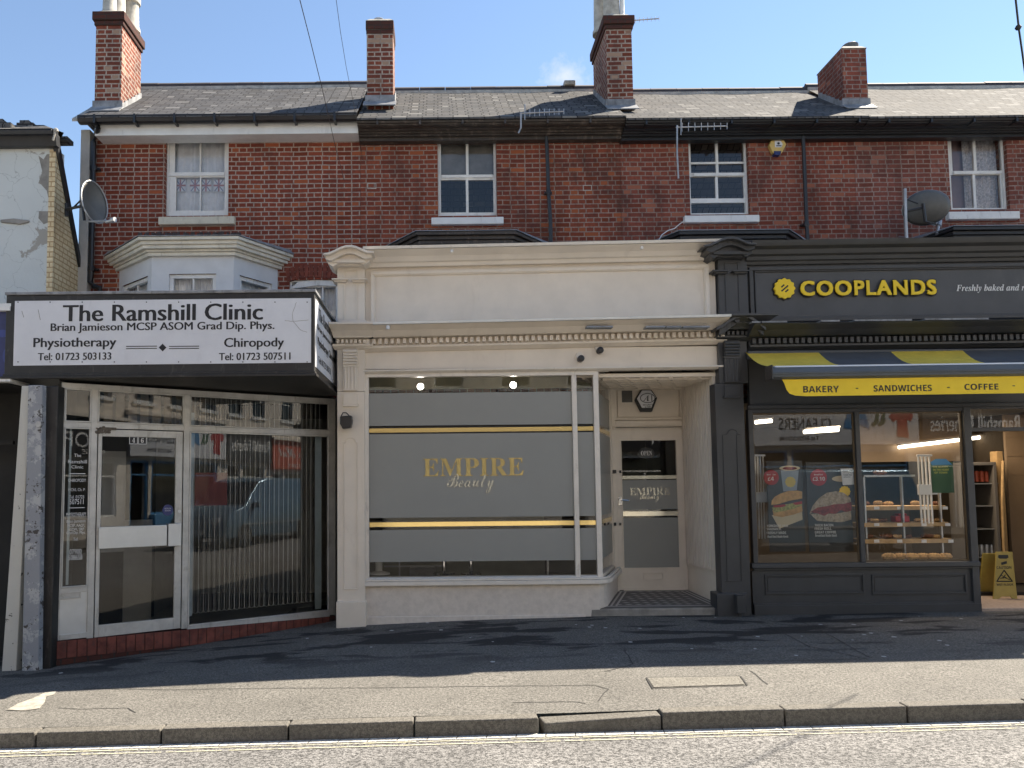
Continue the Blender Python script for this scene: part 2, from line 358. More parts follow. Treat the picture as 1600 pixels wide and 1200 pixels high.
M['goldlite'] = flat('pale_gold_foil', (.98, .92, .76), .14, .65)
M['frost'] = paint('frosted_grey_vinyl', (.272, .275, .258), .38, .03, 2, bmp=0, spec=.4)
M['vinylwhite'] = flat('white_vinyl', (.75, .75, .74), .6)
M['sign'] = paint('white_sign_board', (.66, .67, .70), .4, .05, 3, dirt=.08, dirtc=(.4, .4, .4))
M['ink'] = flat('black_ink', (.012, .012, .014), .5)
M['signframe'] = paint('worn_black_frame', (.02, .019, .018), .5, .3, 5, dirt=.18, dirtc=(.12, .11, .1))
M['glass'] = glass('window_glass', boost=.9)
M['glassbake'] = glass('bakery_window_glass', boost=1.15)
M['glassshop'] = glass('shop_window_glass', boost=1.55)
M['glassup'] = glass('upstairs_window_glass', boost=1.5)
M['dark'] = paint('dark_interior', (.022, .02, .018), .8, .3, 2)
M['darkwarm'] = paint('brown_interior_wall', (.13, .10, .07), .8, .2, 1.5)
M['greyroom'] = paint('grey_room_wall', (.34, .34, .32), .8, .2, 1.5)
M['curtain'] = paint('white_net_curtain', (.80, .83, .86), .9, .1, 9)
M['curtpink'] = paint('grey_lace_curtain', (.62, .58, .58), .9, .35, 30, dirt=.3, dirtc=(.2, .17, .18))
M['pinkwall'] = paint('dull_pink_blind', (.26, .17, .17), .9, .1, 5)
M['blind'] = paint('grey_vertical_blind', (.24, .24, .23), .8, .2, 5)
M['blindedge'] = paint('pale_blind_edge', (.5, .52, .52), .6, .2, 5)
M['blindblue'] = paint('pale_blue_blind_slat', (.38, .47, .52), .7, .1, 5)
M['peelwhite'] = peeling('peeling_white_render', (.64, .66, .63), (.34, .32, .28), .42, 1.5)
M['peelpost'] = peeling('peeling_cream_post', (.60, .58, .52), (.07, .065, .06), .35, 8, cracks=False)
M['peelblue'] = peeling('peeling_blue_grey_post', (.30, .31, .33), (.07, .06, .055), .45, 12, third=(.42, .42, .42), cracks=False)
M['cement'] = paint('bare_cement', (.27, .25, .22), .9, .25, 6, bmp=.7)
M['opp'] = paint('pale_far_render', (.66, .61, .54), .85, .1, 2)
M['rendergrey'] = paint('pale_gable_render', (.48, .45, .40), .85, .2, 2)
M['bluesign'] = paint('dark_blue_sign', (.018, .028, .13), .4, .2, 6)
M['tilewhite'] = flat('white_floor_tile', (.52, .49, .45), .5)
M['tilegrey'] = flat('dark_floor_tile', (.11, .10, .095), .5)
M['orangewall'] = paint('warm_cream_tile_wall', (.36, .26, .17), .5, .1, 2)
M['wood'] = paint('pale_shelf_wood', (.46, .30, .14), .6, .2, 9)
M['bread'] = paint('baked_bread', (.55, .33, .13), .8, .35, 16, dirt=.25, dirtc=(.75, .6, .4), bmp=.5)
M['pastry'] = paint('dark_pastry', (.18, .07, .03), .7, .4, 18)
M['red'] = flat('red_print', (.42, .03, .035), .5)
M['orange'] = flat('red_orange_print', (.52, .10, .05), .5)
M['blue'] = flat('bright_blue_paint', (.06, .24, .48), .5)
M['green'] = flat('dark_green_print', (.03, .10, .05), .5)
M['cautionyel'] = paint('yellow_plastic', (.42, .31, .07), .5, .12, 5)
M['van'] = paint('blue_grey_car_paint', (.13, .22, .30), .25, .05, 2, bmp=0, metal=.3)
M['carblack'] = paint('black_car_paint', (.01, .01, .012), .25, .05, 2, bmp=0)
M['tyre'] = flat('rubber', (.018, .018, .018), .8)
M['carglass'] = flat('dark_car_glass', (.015, .02, .025), .05)
M['tube'] = emit('lit_fluorescent_tube', (1.0, .90, .74), 1.5)
M['spot'] = emit('lit_spotlight', (1.0, .97, .9), 14)
M['dish'] = paint('grey_satellite_dish', (.11, .105, .095), .5, .2, 5)
M['darkmetal'] = flat('dark_grey_metal', (.04, .04, .042), .4, .5)
M['kerb'] = asphalt('kerb_granite', (.10, .092, .08), (.20, .185, .16), 110)
M['pave'] = asphalt('pavement_asphalt', (.066, .062, .056), (.235, .222, .20), 140, patch=(.018, .018, .02))
M['road'] = asphalt('road_asphalt', (.045, .044, .043), (.29, .28, .27), 95, bias=.50)
M['setts'] = asphalt('pale_channel_block', (.30, .29, .27), (.66, .64, .58), 70)
M['yline'] = paint('faded_yellow_line', (.56, .53, .36), .8, .2, 20, dirt=.6, dirtc=(.3, .29, .25))
M['crack'] = flat('dark_joint', (.03, .028, .026), .9)
M['patchw'] = paint('pale_concrete_patch', (.33, .305, .26), .9, .3, 12, dirt=.3)
M['cover'] = asphalt('pale_inspection_cover', (.10, .093, .08), (.25, .235, .205), 130)
M['gum'] = flat('pale_chewing_gum', (.5, .5, .48), .8)

# ------------------------------------------------------------------ writing
MATH = {'serif': (0x1D400, 0x1D41A, 0x1D7CE), 'script': (0x1D4D0, 0x1D4EA, None), 'italic': (0x1D468, 0x1D482, None), 'bold': (0x1D5D4, 0x1D5EE, 0x1D7EC)}
def enc(s, style):
    if style not in MATH: return s
    u, l, d = MATH[style]
    return ''.join(chr(u + ord(c) - 65) if 'A' <= c <= 'Z' else chr(l + ord(c) - 97) if 'a' <= c <= 'z' else chr(d + ord(c) - 48) if (c.isdigit() and d) else c for c in s)
def writing(name, items, mat, parent, off=0.0):
    """items: (text, style, frame, u0, u1, v0, v1, n, extrude); each text is fitted to its box; one mesh"""
    V, Fc = [], []
    for it in items:
        s, style, fr, u0, u1, v0, v1, n, ex = it
        c = bpy.data.curves.new('t', 'FONT'); c.body = enc(s, style)
        c.space_character = 1.14 if style == 'heavy' else 1.0; c.extrude = .5 if ex else 0; c.resolution_u = 3
        o = bpy.data.objects.new('t', c); COL.objects.link(o)
        me = bpy.data.meshes.new_from_object(o.evaluated_get(bpy.context.evaluated_depsgraph_get()))
        vs = [v.co.copy() for v in me.vertices]
        if vs:
            a0, a1 = min(v.x for v in vs), max(v.x for v in vs); b0, b1 = min(v.y for v in vs), max(v.y for v in vs)
            wt_ = {'semi': .052, 'heavy': .06}.get(style, 0); sh_ = [(0, 0)]
            if style == 'semi': sh_ = [(-1, 0), (0, 0), (1, 0)]
            if style == 'heavy': sh_ = [(-1, -.8), (-1, .8), (1, -.8), (1, .8), (0, 0)]
            for si, (sx_, sy_) in enumerate(sh_):
                base = len(V); ddx, ddy = sx_ * wt_ * .5, sy_ * wt_ * .5; m_ = wt_ * .5
                for v in vs:
                    V.append(fr.P(u0 + (v.x + ddx - a0 + m_) / (a1 - a0 + 2 * m_) * (u1 - u0), v0 + (v.y + ddy - b0) / (b1 - b0) * (v1 - v0), n + (v.z + .5) * ex + si * .0004))
                Fc += [[base + i for i in p.vertices] for p in me.polygons]
        bpy.data.objects.remove(o); bpy.data.curves.remove(c); bpy.data.meshes.remove(me)
    b = MB(); b.add(V, Fc); return b.build(name, mat, parent, fix=False)
def pt(s, style, fr, px0, py0, px1, py1, n, ex=0.0):
    u0, u1, v0, v1 = fr.rect(px0, py0, px1, py1, n); return (s, style, fr, u0, u1, v0, v1, n, ex)

# ------------------------------------------------------------------ ground
KY = 5.95
_k0 = (X(0, 1146, KY), Z(0, 1146, KY)); _k1 = (X(1600, 1101, KY), Z(1600, 1101, KY))
def zk(x): return _k0[1] + (_k1[1] - _k0[1]) * (x - _k0[0]) / (_k1[0] - _k0[0])
FT = [(-40, -1.0), (-9, -.52), (-4.64, -.41), (X(550, 978, 10.35), Z(550, 978, 10.35)), (X(800, 966, 10.45), Z(800, 966, 10.45)),
      (X(915, 962, 10.45), Z(915, 962, 10.45)), (X(1200, 961, 10.4), Z(1200, 961, 10.4)), (X(1520, 956, 10.4), Z(1520, 956, 10.4)), (40, .5)]
def zf(x):
    for (a, b), (c, d) in zip(FT, FT[1:]):
        if x <= c: return b + (d - b) * (x - a) / (c - a)
    return FT[-1][1]
def zp(x, y):
    t = min(1.15, max(0, (y - KY) / (10.4 - KY))); return zk(x) * (1 - t) + zf(x) * t
def zr(x, y):
    t = min(1, max(0, (KY - y) / 7.0)); return zk(x) - .118 + .13 * math.sin(math.pi * t)
def sheet(name, xs, ys, zfn, mat, kind='structure'):
    b = MB(); vs = [(x, y, zfn(x, y)) for y in ys for x in xs]; n = len(xs)
    b.add(vs, [(j * n + i, j * n + i + 1, (j + 1) * n + i + 1, (j + 1) * n + i) for j in range(len(ys) - 1) for i in range(n - 1)])
    return tag(b.build(name, mat, fix=False), kind=kind)
XS = [-40, -30, -20, -14] + [-10 + .5 * i for i in range(49)] + [18, 24, 32, 40]
bb = MB(); bb.add([(-700, -700, -1.3), (700, -700, -1.3), (700, 700, -1.3), (-700, 700, -1.3)], [(0, 1, 2, 3)])
tag(bb.build('ground', M['pave'], fix=False), kind='structure')
def lump(x, y): return zp(x, y) + .006 * math.sin(x * 2.1 + y) * math.sin(y * 1.7)
sheet('pavement', XS, [KY + .135 + (12.6 - KY - .135) * i / 14 for i in range(15)], lump, M['pave'])
sheet('road', XS, [KY - 7.0 * i / 14 for i in range(15)][::-1], zr, M['road'])
sheet('far_pavement', XS, [-4.3, -3, -1.2], lambda x, y: zk(x) + .0, M['pave'])
tag((lambda b: (b.box(-40, 40, -1.2, -1.03, -1.2, -.02), b.build('far_kerb', M['kerb']))[1])(MB()), kind='structure')
# kerb stones, each with its own height
JP = [-150, 55, 251, 450, 647, 843, 1035, 1228, 1420, 1615, 1812]
JH = [0, -.004, .0, .006, .002, -.006, .024, .018, .016, .02]
for i in range(len(JP) - 1):
    xa, xb = X(JP[i], 1135, KY), X(JP[i + 1], 1135, KY)
    g = .006; b = MB(); za, zb = zk(xa) + JH[i] * .7, zk(xb) + JH[i] * .7
    cl = .035 if i == 5 else 0
    p = [(xa + g + cl, KY + .135, za - .5), (xb - g, KY + .135, zb - .5), (xb - g, KY + .135, zb), (xa + g, KY + .135, za - cl * .6), (xa + g + cl * .6, KY, za - .5), (xb - g, KY, zb - .5), (xb - g, KY + .006, zb), (xa + g + cl, KY + .006, za - cl)]
    b.hexa(p); tag(b.build('kerb_stone', M['kerb'], bevel=.012), kind='structure')
b = MB(); b.box(-40, X(-150, 1135, KY), KY, KY + .135, -1.2, -.22); b.box(X(1812, 1135, KY), 40, KY, KY + .135, -1.2, .03); tag(b.build('kerb', M['kerb']), kind='structure')
# channel blocks along the kerb, two thin yellow lines
b = MB(); x = -9.0
while x < 9:
    L = .222; b.add([(x + .004, KY - .002, zr(x, KY) + .006), (x + L - .004, KY - .002, zr(x + L, KY) + .006), (x + L - .02, KY - .085, zr(x + L, KY) + .008), (x - .012, KY - .085, zr(x, KY) + .008)], [(3, 2, 1, 0)]); x += L
tag(b.build('road_channel', M['setts'], fix=False), kind='structure')
def ribbon(b, pts, wdt, zfn, dz=.004):
    for (x0, y0), (x1, y1) in zip(pts, pts[1:]):
        dx, dy = x1 - x0, y1 - y0; L = math.hypot(dx, dy) or 1; nx, ny = -dy / L * wdt / 2, dx / L * wdt / 2
        q = [(x0 - nx, y0 - ny), (x1 - nx, y1 - ny), (x1 + nx, y1 + ny), (x0 + nx, y0 + ny)]
        b.add([(a, c, zfn(a, c) + dz) for a, c in q], [(0, 1, 2, 3)])
b = MB(); rr = random.Random(3)
for yy in (KY - .13, KY - .215):
    x = -8.0
    while x < 8:
        L = rr.uniform(.25, .9); ribbon(b, [(x, yy), (x + L, yy)], .014 + rr.uniform(-.005, .005), zr, .005); x += L + rr.uniform(.0, .05)
tag(b.build('road_marking', M['yline'], fix=False), kind='structure')
def gp(px, py):       # a point of the picture on the pavement
    d = 8.0
    for _ in range(12):
        x = X(px, py, d); z = zp(x, d); dd = ray(px, py); t = (z - CAM.z) / dd.z; d = (CAM + dd * t).y
    return X(px, py, d), d
def gr(px, py):
    d = 5.6
    for _ in range(12):
        x = X(px, py, d); dd = ray(px, py); t = (zr(x, d) - CAM.z) / dd.z; d = (CAM + dd * t).y
    return X(px, py, d), d
b = MB()
for ln in ([(130, 1076), (250, 1078), (560, 1076), (760, 1072), (930, 1071), (950, 1077), (935, 1095)], [(960, 1014), (1100, 1013), (1260, 1009), (1355, 1030)],
           [(1240, 966), (1290, 989), (1360, 1028)], [(1200, 978), (1265, 1010)], [(975, 1015), (990, 1038), (945, 1050)], [(1012, 1035), (1200, 1034), (1350, 1030)],
           [(90, 1107), (130, 1108), (200, 1106), (212, 1113)], [(800, 1097), (900, 1096), (915, 1099)], [(1172, 1048), (1200, 1070)]):
    pts = [gp(*q) for q in ln]; out = []
    for (x0, y0), (x1, y1) in zip(pts, pts[1:]):
        k = max(2, int(math.hypot(x1 - x0, y1 - y0) / .12))
        for i in range(k): out.append((x0 + (x1 - x0) * i / k + rr.uniform(-.008, .008), y0 + (y1 - y0) * i / k + rr.uniform(-.008, .008)))
    out.append(pts[-1]); ribbon(b, out, .011, lump)
tag(b.build('pavement_joints', M['crack'], fix=False), kind='structure')
def pslab(name, pts, mat, dz, fn=None):
    b = MB(); q = [gp(*p) for p in pts]; b.add([(x, y, lump(x, y) + dz) for x, y in q], [tuple(range(len(q)))])
    o = b.build(name, mat, fix=False); o.data.flip_normals() if o.data.polygons[0].normal.z < 0 else None
    return o
o = pslab('inspection_cover', [(1022, 1076), (1164, 1071), (1155, 1058), (1012, 1061)], M['cover'], .008)
tag(o, 'pale rectangular inspection cover set in the sunlit pavement', 'manhole cover')
b = MB(); q = [gp(*p) for p in [(1020, 1077), (1168, 1072), (1157, 1057), (1010, 1060)]]; ribbon(b, q + [q[0]], .014, lump, .006); b.build('cover_rim', M['crack'], o, fix=False)
tag(pslab('pavement_patch', [(10, 1111), (30, 1100), (52, 1092), (70, 1083), (88, 1081), (84, 1086), (72, 1090), (70, 1098), (62, 1108), (40, 1112)], M['patchw'], .006), kind='structure')
b = MB()
for (px, py) in [(545, 981), (668, 974), (689, 985), (735, 997), (612, 985), (580, 1012), (946, 981), (921, 980), (900, 976), (925, 977), (1000, 982), (985, 1004), (1081, 1015), (1282, 976), (1334, 976), (1361, 990), (1350, 992), (1253, 994), (1244, 1025), (1180, 1015), (1184, 995), (1468, 1002), (1480, 1009), (1436, 964), (1408, 970), (1502, 968), (770, 1003), (770, 1035), (95, 1052), (1332, 1000), (1397, 996), (1118, 966), (1068, 966), (1381, 1026), (480, 998)]:
    x, y = gp(px, py); r = rr.uniform(.010, .024)
    b.add([(x + r * math.cos(a * .9) * 1.2, y + r * math.sin(a * .9) * 1.4, lump(x, y) + .005) for a in range(7)], [tuple(range(7))])
tag(b.build('gum_spots', M['gum'], fix=False), kind='stuff', label='pale flattened chewing gum spots on the shaded pavement', cat='chewing gum')

# ------------------------------------------------------------------ terrace houses: upper floors
BW = 12.0; EAVE_D = 11.55; RIDGE_D = 13.5
def arch_pts(px0, px1, py, rise, k=8):
    return [(px0 + (px1 - px0) * i / k, py - rise * math.sin(math.pi * i / k)) for i in range(k + 1)]
def folded_cloth(b, u0, u1, v0, v1, n, amp=.02, folds=9, flare=0):
    k = folds * 6; vs = []
    for j in range(5):
        for i in range(k + 1):
            t = i / k; vs.append(FR.P(u0 + (u1 - u0) * t, v0 + (v1 - v0) * j / 4, n + amp * math.sin(t * folds * 2 * math.pi + .4 * math.sin(j + t * 7)) + amp * .4 * math.sin(t * 31)))
    b.add(vs, [(j * (k + 1) + i, j * (k + 1) + i + 1, (j + 1) * (k + 1) + i + 1, (j + 1) * (k + 1) + i) for j in range(4) for i in range(k)])
def sash(house, ob, panes, mid, mats, rev=.10, style=None, sill=None):
    """ob: px outer box; panes: px rects of glass; returns the hole in frame coordinates"""
    wm, gm = mats
    n0 = -BW - rev
    u0, u1, v0, v1 = FR.rect(*ob, -BW)
    b = MB(); gl = [FR.rect(*p, n0) for p in panes]
    b.holes(FR, u0 - .02, u1 + .02, v0 - .02, v1 + .02, gl, n0, n0 - .05)
    # outer box frame, meeting rail
    b.ring(FR, u0 + .001, u1 - .001, v0 + .001, v1 - .001, .035, n0 + .03, n0 + .001)
    a = FR.rect(ob[0] + 6, mid - 2.5, ob[2] - 6, mid + 2.5, n0); b.obox(FR, a[0], a[1], a[2], a[3], n0 + .022, n0 + .001)
    f = b.build('window', wm, house, bevel=.004)
    b = MB()
    for g in gl: b.add([FR.P(g[0] - .004, g[2] - .004, n0 - .02), FR.P(g[1] + .004, g[2] - .004, n0 - .02), FR.P(g[1] + .004, g[3] + .004, n0 - .02), FR.P(g[0] - .004, g[3] + .004, n0 - .02)], [(0, 1, 2, 3)])
    b.build('pane', gm, f, fix=False)
    if sill:
        b = MB(); s = FR.rect(*sill[0], -BW + .09); b.obox(FR, s[0], s[1], s[2], s[3], -BW + .09, -BW - rev - .02); b.build('sill', sill[1], f, bevel=.01)
    return (u0, u1, v0, v1), f, n0
def house(name, label, pxl, pxr, bm, win, sillm, panes, mid, mats, eave, bay=None, extra=None, gable=False, slate='slate'):
    xl, xr = X(pxl, 300, BW), X(pxr, 300, BW)
    h = thing(name, label, 'terraced house', ((xl + xr) / 2, BW, -.2), 'brick houses of the terrace')
    ez = Z(800, 190, BW)
    hole, f, n0 = sash(h, win, panes, mid, mats, sill=sillm)
    hs = [hole] + ([FR.rect(*extra, -BW)] if extra else [])
    b = MB(); b.holes(FR, xl + .002, xr - .002, 3.05, ez, hs, -BW, -BW - .30); b.build('wall', bm, h)
    b = MB(); b.obox(FR, xl + .01, xr - .01, 3.05, ez + .0, -BW - 4.2, -BW - 4.4); b.obox(FR, xl + .01, xr - .01, 3.0, 3.04, -BW - .01, -BW - 4.19)
    b.build('inner_wall', M['dark'], h)
    # roof
    e0z, rz = eave['z'], Z(eave['rp'][0], eave['rp'][1], RIDGE_D)
    b = MB(); ry = RIDGE_D; ye = EAVE_D - .03; sl = (rz - e0z) / (ry - ye)
    zR = eave.get('rzr', rz)
    NX = 10; rg = random.Random(hash(name) % 99 if False else len(name))
    top = []; bot = []
    for i in range(NX + 1):
        x = xl + (xr - xl) * i / NX; t = i / NX
        top.append((x, ry, rz + (zR - rz) * t + (rg.uniform(-.012, .012) if 0 < i < NX else 0))); bot.append((x, ye, e0z + (rg.uniform(-.006, .006) if 0 < i < NX else 0)))
    mids = [((a[0]), (a[1] + c[1]) / 2, (a[2] + c[2]) / 2 - .02 + rg.uniform(-.01, .01)) for a, c in zip(top, bot)]
    n = NX + 1; b.add(bot + mids + top, [(r * n + i, r * n + i + 1, (r + 1) * n + i + 1, (r + 1) * n + i) for r in range(2) for i in range(NX)])
    bk = [(x, ry + (ry - ye) + .3, e0z - .3) for x, _, _ in top]
    b.add(top + bk, [(i, i + 1, n + i + 1, n + i) for i in range(NX)])
    # thickness under the front slope
    b.add([(bot[0][0], ye, e0z - .03), (bot[-1][0], ye, e0z - .03), bot[-1], bot[0]], [(0, 1, 2, 3)])
    b.add([(bot[0][0], ye, e0z - .03), (bot[-1][0], ye, e0z - .03), (bot[-1][0], BW + .3, e0z - .03), (bot[0][0], BW + .3, e0z - .03)], [(3, 2, 1, 0)])
    rf = b.build('roof', M[slate], h)
    b = MB(); k = int((xr - xl) / .45)
    for i in range(k):
        a, c = xl + (xr - xl) * i / k, xl + (xr - xl) * (i + 1) / k
        z0 = rz + (zR - rz) * (i + .5) / k + rg.uniform(-.006, .006)
        b.mould([(ry - .12, z0 - .085), (ry - .07, z0 + .03), (ry, z0 + .085), (ry + .07, z0 + .03), (ry + .12, z0 - .085)], a + .004, c - .004)
    b.build('ridge', M['ridge'], rf)
    b = MB(); b.mould([(ry - .15, rz - .15), (ry - .115, rz - .04), (ry - .02, rz - .06), (ry - .02, rz - .1)], xl, xr, slope=(zR - rz) / (xr - xl), xr=xl); b.build('ridge_bedding', M['mortar'], rf)
    return h, xl, xr, ez, (lambda y: e0z + sl * (y - ye)), rf

def eave_boards(h, xl, xr, style, mat, z_top):
    """fascia and gutter; z_top is the height just under the slates"""
    D = BW
    if style == 'plain':      # flat painted board with a round plastic gutter
        zb = Z(350, 210, 11.7); zt = Z(350, 190, 11.7)
        b = MB(); b.box(xl + .15, xr - .002, 11.7, D - .002, zb, z_top - .035); b.build('fascia_board', mat, h, bevel=.004)
        zg = Z(350, 183, 11.55)
        b = MB(); prof = [(11.68, zg + .05), (11.68, zg - .03), (11.65, zg - .058), (11.60, zg - .066), (11.55, zg - .05), (11.53, zg - .0), (11.53, zg + .05), (11.545, zg + .05), (11.55, zg), (11.60, zg - .045), (11.65, zg - .03), (11.66, zg + .05)]
        b.mould(prof, xl - .05, xr - .002)
        for i in range(7):
            x = xl + .2 + i * .62; b.box(x, x + .035, 11.515, 11.685, zg - .085, zg + .055)
        b.build('gutter', M['blackplastic'], h)
    else:
        zb = Z(800, 212, 11.72) if style == 'brown' else Z(1300, 210, 11.72)
        H = z_top - .035 - zb
        b = MB(); pr = [(D - .002, zb), (11.86, zb), (11.86, zb + H * .28), (11.80, zb + H * .30), (11.80, zb + H * .40), (11.76, zb + H * .44), (11.76, zb + H * .56), (11.72, zb + H * .60), (11.70, zb + H * .68), (D - .002, zb + H * .68)]
        b.mould(pr, xl, xr - .002); b.build('fascia_board', mat, h)
        b = MB(); zt = zb + H * .685
        b.mould([(11.70, zt), (11.62, zt + .0), (11.59, zt + H * .07), (11.585, zt + H * .13), (11.555, zt + H * .17), (11.54, zt + H * .30), (11.56, zt + H * .30), (11.60, zt + H * .12), (11.70, zt + H * .12)], xl, xr - .002)
        for i in range(6):
            x = xl + .3 + i * .66; b.box(x, x + .03, 11.53, 11.70, zt - .01, zt + H * .32)
        b.build('gutter', mat, h)

def chimney(h, rf, zroof, pxl, pxr, pytop, df, depth, pxback=None, pots=(), cap=.05, side_r=True, lean=0.0, mat='brick_ch', dark_cap=True):
    x0, x1 = X(pxl, 100, df), X(pxr, 100, df); zt = Z((pxl + pxr) / 2, pytop, df)
    b = MB(); y0, y1 = df, df + depth; zb = zroof(y0) - .3
    b.hexa([(x0, y1, zb), (x1, y1, zb), (x1 + lean, y1, zt), (x0 + lean, y1, zt), (x0, y0, zb), (x1, y0, zb), (x1 + lean, y0, zt), (x0 + lean, y0, zt)])
    ch = b.build('chimney', M[mat], h)
    if cap:
        b = MB(); hh = .24
        for i, (o_, a, c) in enumerate([(cap * .5, -hh, -hh + .075), (cap, -hh + .076, -.02)]):
            b.box(x0 + lean - o_, x1 + lean + o_, y0 - o_, y1 + o_, zt + a, zt + c)
        b.build('corbel', M['brick_dark'] if dark_cap else M[mat], ch, bevel=.012)
    b = MB()
    q = [(x0 + lean - .02, y0 - .02), (x1 + lean + .02, y0 - .02), (x1 + lean + .02, y1 + .02), (x0 + lean - .02, y1 + .02)]
    b.hexa([(q[3][0] + .0, q[3][1], zt - .019), (q[2][0], q[2][1], zt - .019), (q[2][0] - .07, q[2][1] - .07, zt + .05), (q[3][0] + .07, q[3][1] - .07, zt + .05),
            (q[0][0], q[0][1], zt - .019), (q[1][0], q[1][1], zt - .019), (q[1][0] - .07, q[1][1] + .07, zt + .05), (q[0][0] + .07, q[0][1] + .07, zt + .05)])
    b.build('flaunching', M['mortar'], ch, bevel=.01)
    for (px, dy, r, hh, mt) in pots:
        b = MB(); c = (X(px, 10, df + dy), df + dy, zt + .03)
        b.lathe(c, [(r * 1.12, 0), (r * 1.1, .06), (r * .95, .09), (r * .86, hh - .14), (r * 1.08, hh - .12), (r * 1.1, hh - .02), (r * .9, hh), (r * .7, hh), (r * .68, hh - .1)], k=14)
        b.build('chimney_pot', mt, ch, smooth=True)
    # stepped lead along both sides, apron in front
    b = MB(); b.box(x0 - .03, x1 + .03, y0 - .012, y0 - .002, zroof(y0) - .05, zroof(y0) + .13)
    b.hexa([(x0 - .05, y0 - .003, zroof(y0) + .02), (x1 + .05, y0 - .003, zroof(y0) + .02), (x1 + .05, y0 - .003, zroof(y0) + .035), (x0 - .05, y0 - .003, zroof(y0) + .035),
            (x0 - .05, y0 - .17, zroof(y0 - .17) + .005), (x1 + .05, y0 - .17, zroof(y0 - .17) + .005), (x1 + .05, y0 - .17, zroof(y0 - .17) + .02), (x0 - .05, y0 - .17, zroof(y0 - .17) + .02)])
    for xs_ in (x0 - .004, x1 + .004):
        sg = -1 if xs_ < (x0 + x1) / 2 else 1
        y = y0
        while y < min(y1, RIDGE_D) - .05:
            z0 = zroof(y) - .08; xa, xb_ = sorted((xs_, xs_ + sg * .012))
            b.hexa([(xa, y + .13, zroof(y + .13) - .05), (xb_, y + .13, zroof(y + .13) - .05), (xb_, y + .13, zroof(y) + .17), (xa, y + .13, zroof(y) + .17),
                    (xa, y, z0), (xb_, y, z0), (xb_, y, zroof(y) + .10), (xa, y, zroof(y) + .10)]); y += .132
    b.build('flashing', M['lead_lt'], ch)
    return ch

def bay(h, px0, px1, cx0, cx1, pyt, pyb, mat, roofmat, walls=None, dfront=11.25, dcorn=11.05, lead_py=8):
    """canted bay: cornice polygon in plan, moulded; px measured on the cornice at its own depth"""
    xw0, xw1 = X(px0, pyt, BW), X(px1, pyt, BW); xc0, xc1 = X(cx0, pyt, dcorn), X(cx1, pyt, dcorn)
    zt, zb = Z((cx0 + cx1) / 2, pyt, dcorn), Z((cx0 + cx1) / 2, pyb, dcorn + .12)
    def ringp(o_):     # o_ = inset from the cornice edge
        return [(xw0 + o_ * 1.1, BW - .003), (xc0 + o_ * .55, dcorn + o_), (xc1 - o_ * .55, dcorn + o_), (xw1 - o_ * 1.1, BW - .003)]
    H = zt - zb; b = MB()
    for (o_, a, c) in ((.0, .80, 1.0), (.045, .58, .80), (.075, .36, .58), (.13, .22, .36), (.16, .0, .22)):
        p = ringp(o_); za, zc = zb + H * a + (.001 if a else 0), zb + H * c
        vs = [(x, y, za) for x, y in p] + [(x, y, zc) for x, y in p]
        b.add(vs, [(0, 1, 5, 4), (1, 2, 6, 5), (2, 3, 7, 6), (3, 2, 1, 0), (4, 5, 6, 7)])
    by = b.build('bay', mat, h, bevel=.006)
    b = MB(); p = ringp(-.015); zz = zt + .002
    rise = .16
    vs = [(x, y, zz) for x, y in p] + [(x, y, zz + .012) for x, y in p] + [(xw0 + .05, BW - .004, zz + rise * .5), (xw0 + (xc0 - xw0) * 1.1, BW - .004, zz + rise), (xw1 - (xw1 - xc1) * 1.1, BW - .004, zz + rise), (xw1 - .05, BW - .004, zz + rise * .5)]
    b.add(vs, [(0, 1, 5, 4), (1, 2, 6, 5), (2, 3, 7, 6), (4, 5, 9, 8), (5, 6, 10, 9), (6, 7, 11, 10)])
    b.build('bay_roof', roofmat, by)
    return by, ringp, zb

# --- house over the clinic
ezA = Z(350, 180, EAVE_D)
PA = [(273, 215, 312, 269), (314, 215, 351, 269), (275, 277, 312, 329), (314, 277, 351, 329)]
hA, xlA, xrA, ez, zrA, rfA = house('brick_house', 'red brick house above the clinic with white fascia board and cream sills', 145, 563, M['brickA'],
    (258, 209, 357, 337), ((247, 338, 366, 350), M['creamsill']), PA, 273, (M['whitew'], M['glassup']),
    dict(z=ezA, rp=(330, 136)), extra=(452, 437, 530, 540), slate='slate')
eave_boards(hA, xlA, xrA, 'plain', M['white'], ezA)
b = MB(); u0, u1, v0, v1 = FR.rect(262, 212, 354, 334, -BW - .2); folded_cloth(b, u0, u1, v0, v1, -BW - .20, .02, 7)
b.build('curtain', M['curtain'], hA, smooth=True)
# small faded flag squares pinned along the lower sash
flags = tag(thing('bunting', 'row of small faded union flags hung inside the clinic house window', 'bunting', (X(312, 290, BW + .2), BW + .2, Z(312, 290, BW + .2))), group=None)
fr_, fb_, fw_ = MB(), MB(), MB()
for px in (282, 305, 322, 342):
    u, v = FR.at(px, 290, -BW - .16); s_ = .085; hh = .10
    fw_.obox(FR, u - s_, u + s_, v - hh, v + hh, -BW - .16, -BW - .162)
    for sg in (1, -1):
        fb_.poly(FR, [(u - s_ * .9, v - sg * hh * .9), (u - s_ * .72, v - sg * hh * .98), (u + s_ * .9, v + sg * hh * .9), (u + s_ * .72, v + sg * hh * .98)], -BW - .157, -BW - .1585)
    fr_.obox(FR, u - s_, u + s_, v - .014, v + .014, -BW - .154, -BW - .156); fr_.obox(FR, u - .012, u + .012, v - hh, v + hh, -BW - .1535, -BW - .1538)
fw_.build('flag_cloth', M['curtain'], flags); fb_.build('blue_cross', paint('faded_blue', (.32, .36, .48), .8), flags); fr_.build('red_cross', paint('faded_red', (.50, .28, .30), .8), flags)
chimney(hA, rfA, zrA, 149, 190, 18, 11.95, .78, pots=((172, .2, .12, .75, M['mortar']), (184, .32, .13, 1.1, M['mortar']), (205, .62, .14, .62, M['mortar'])))
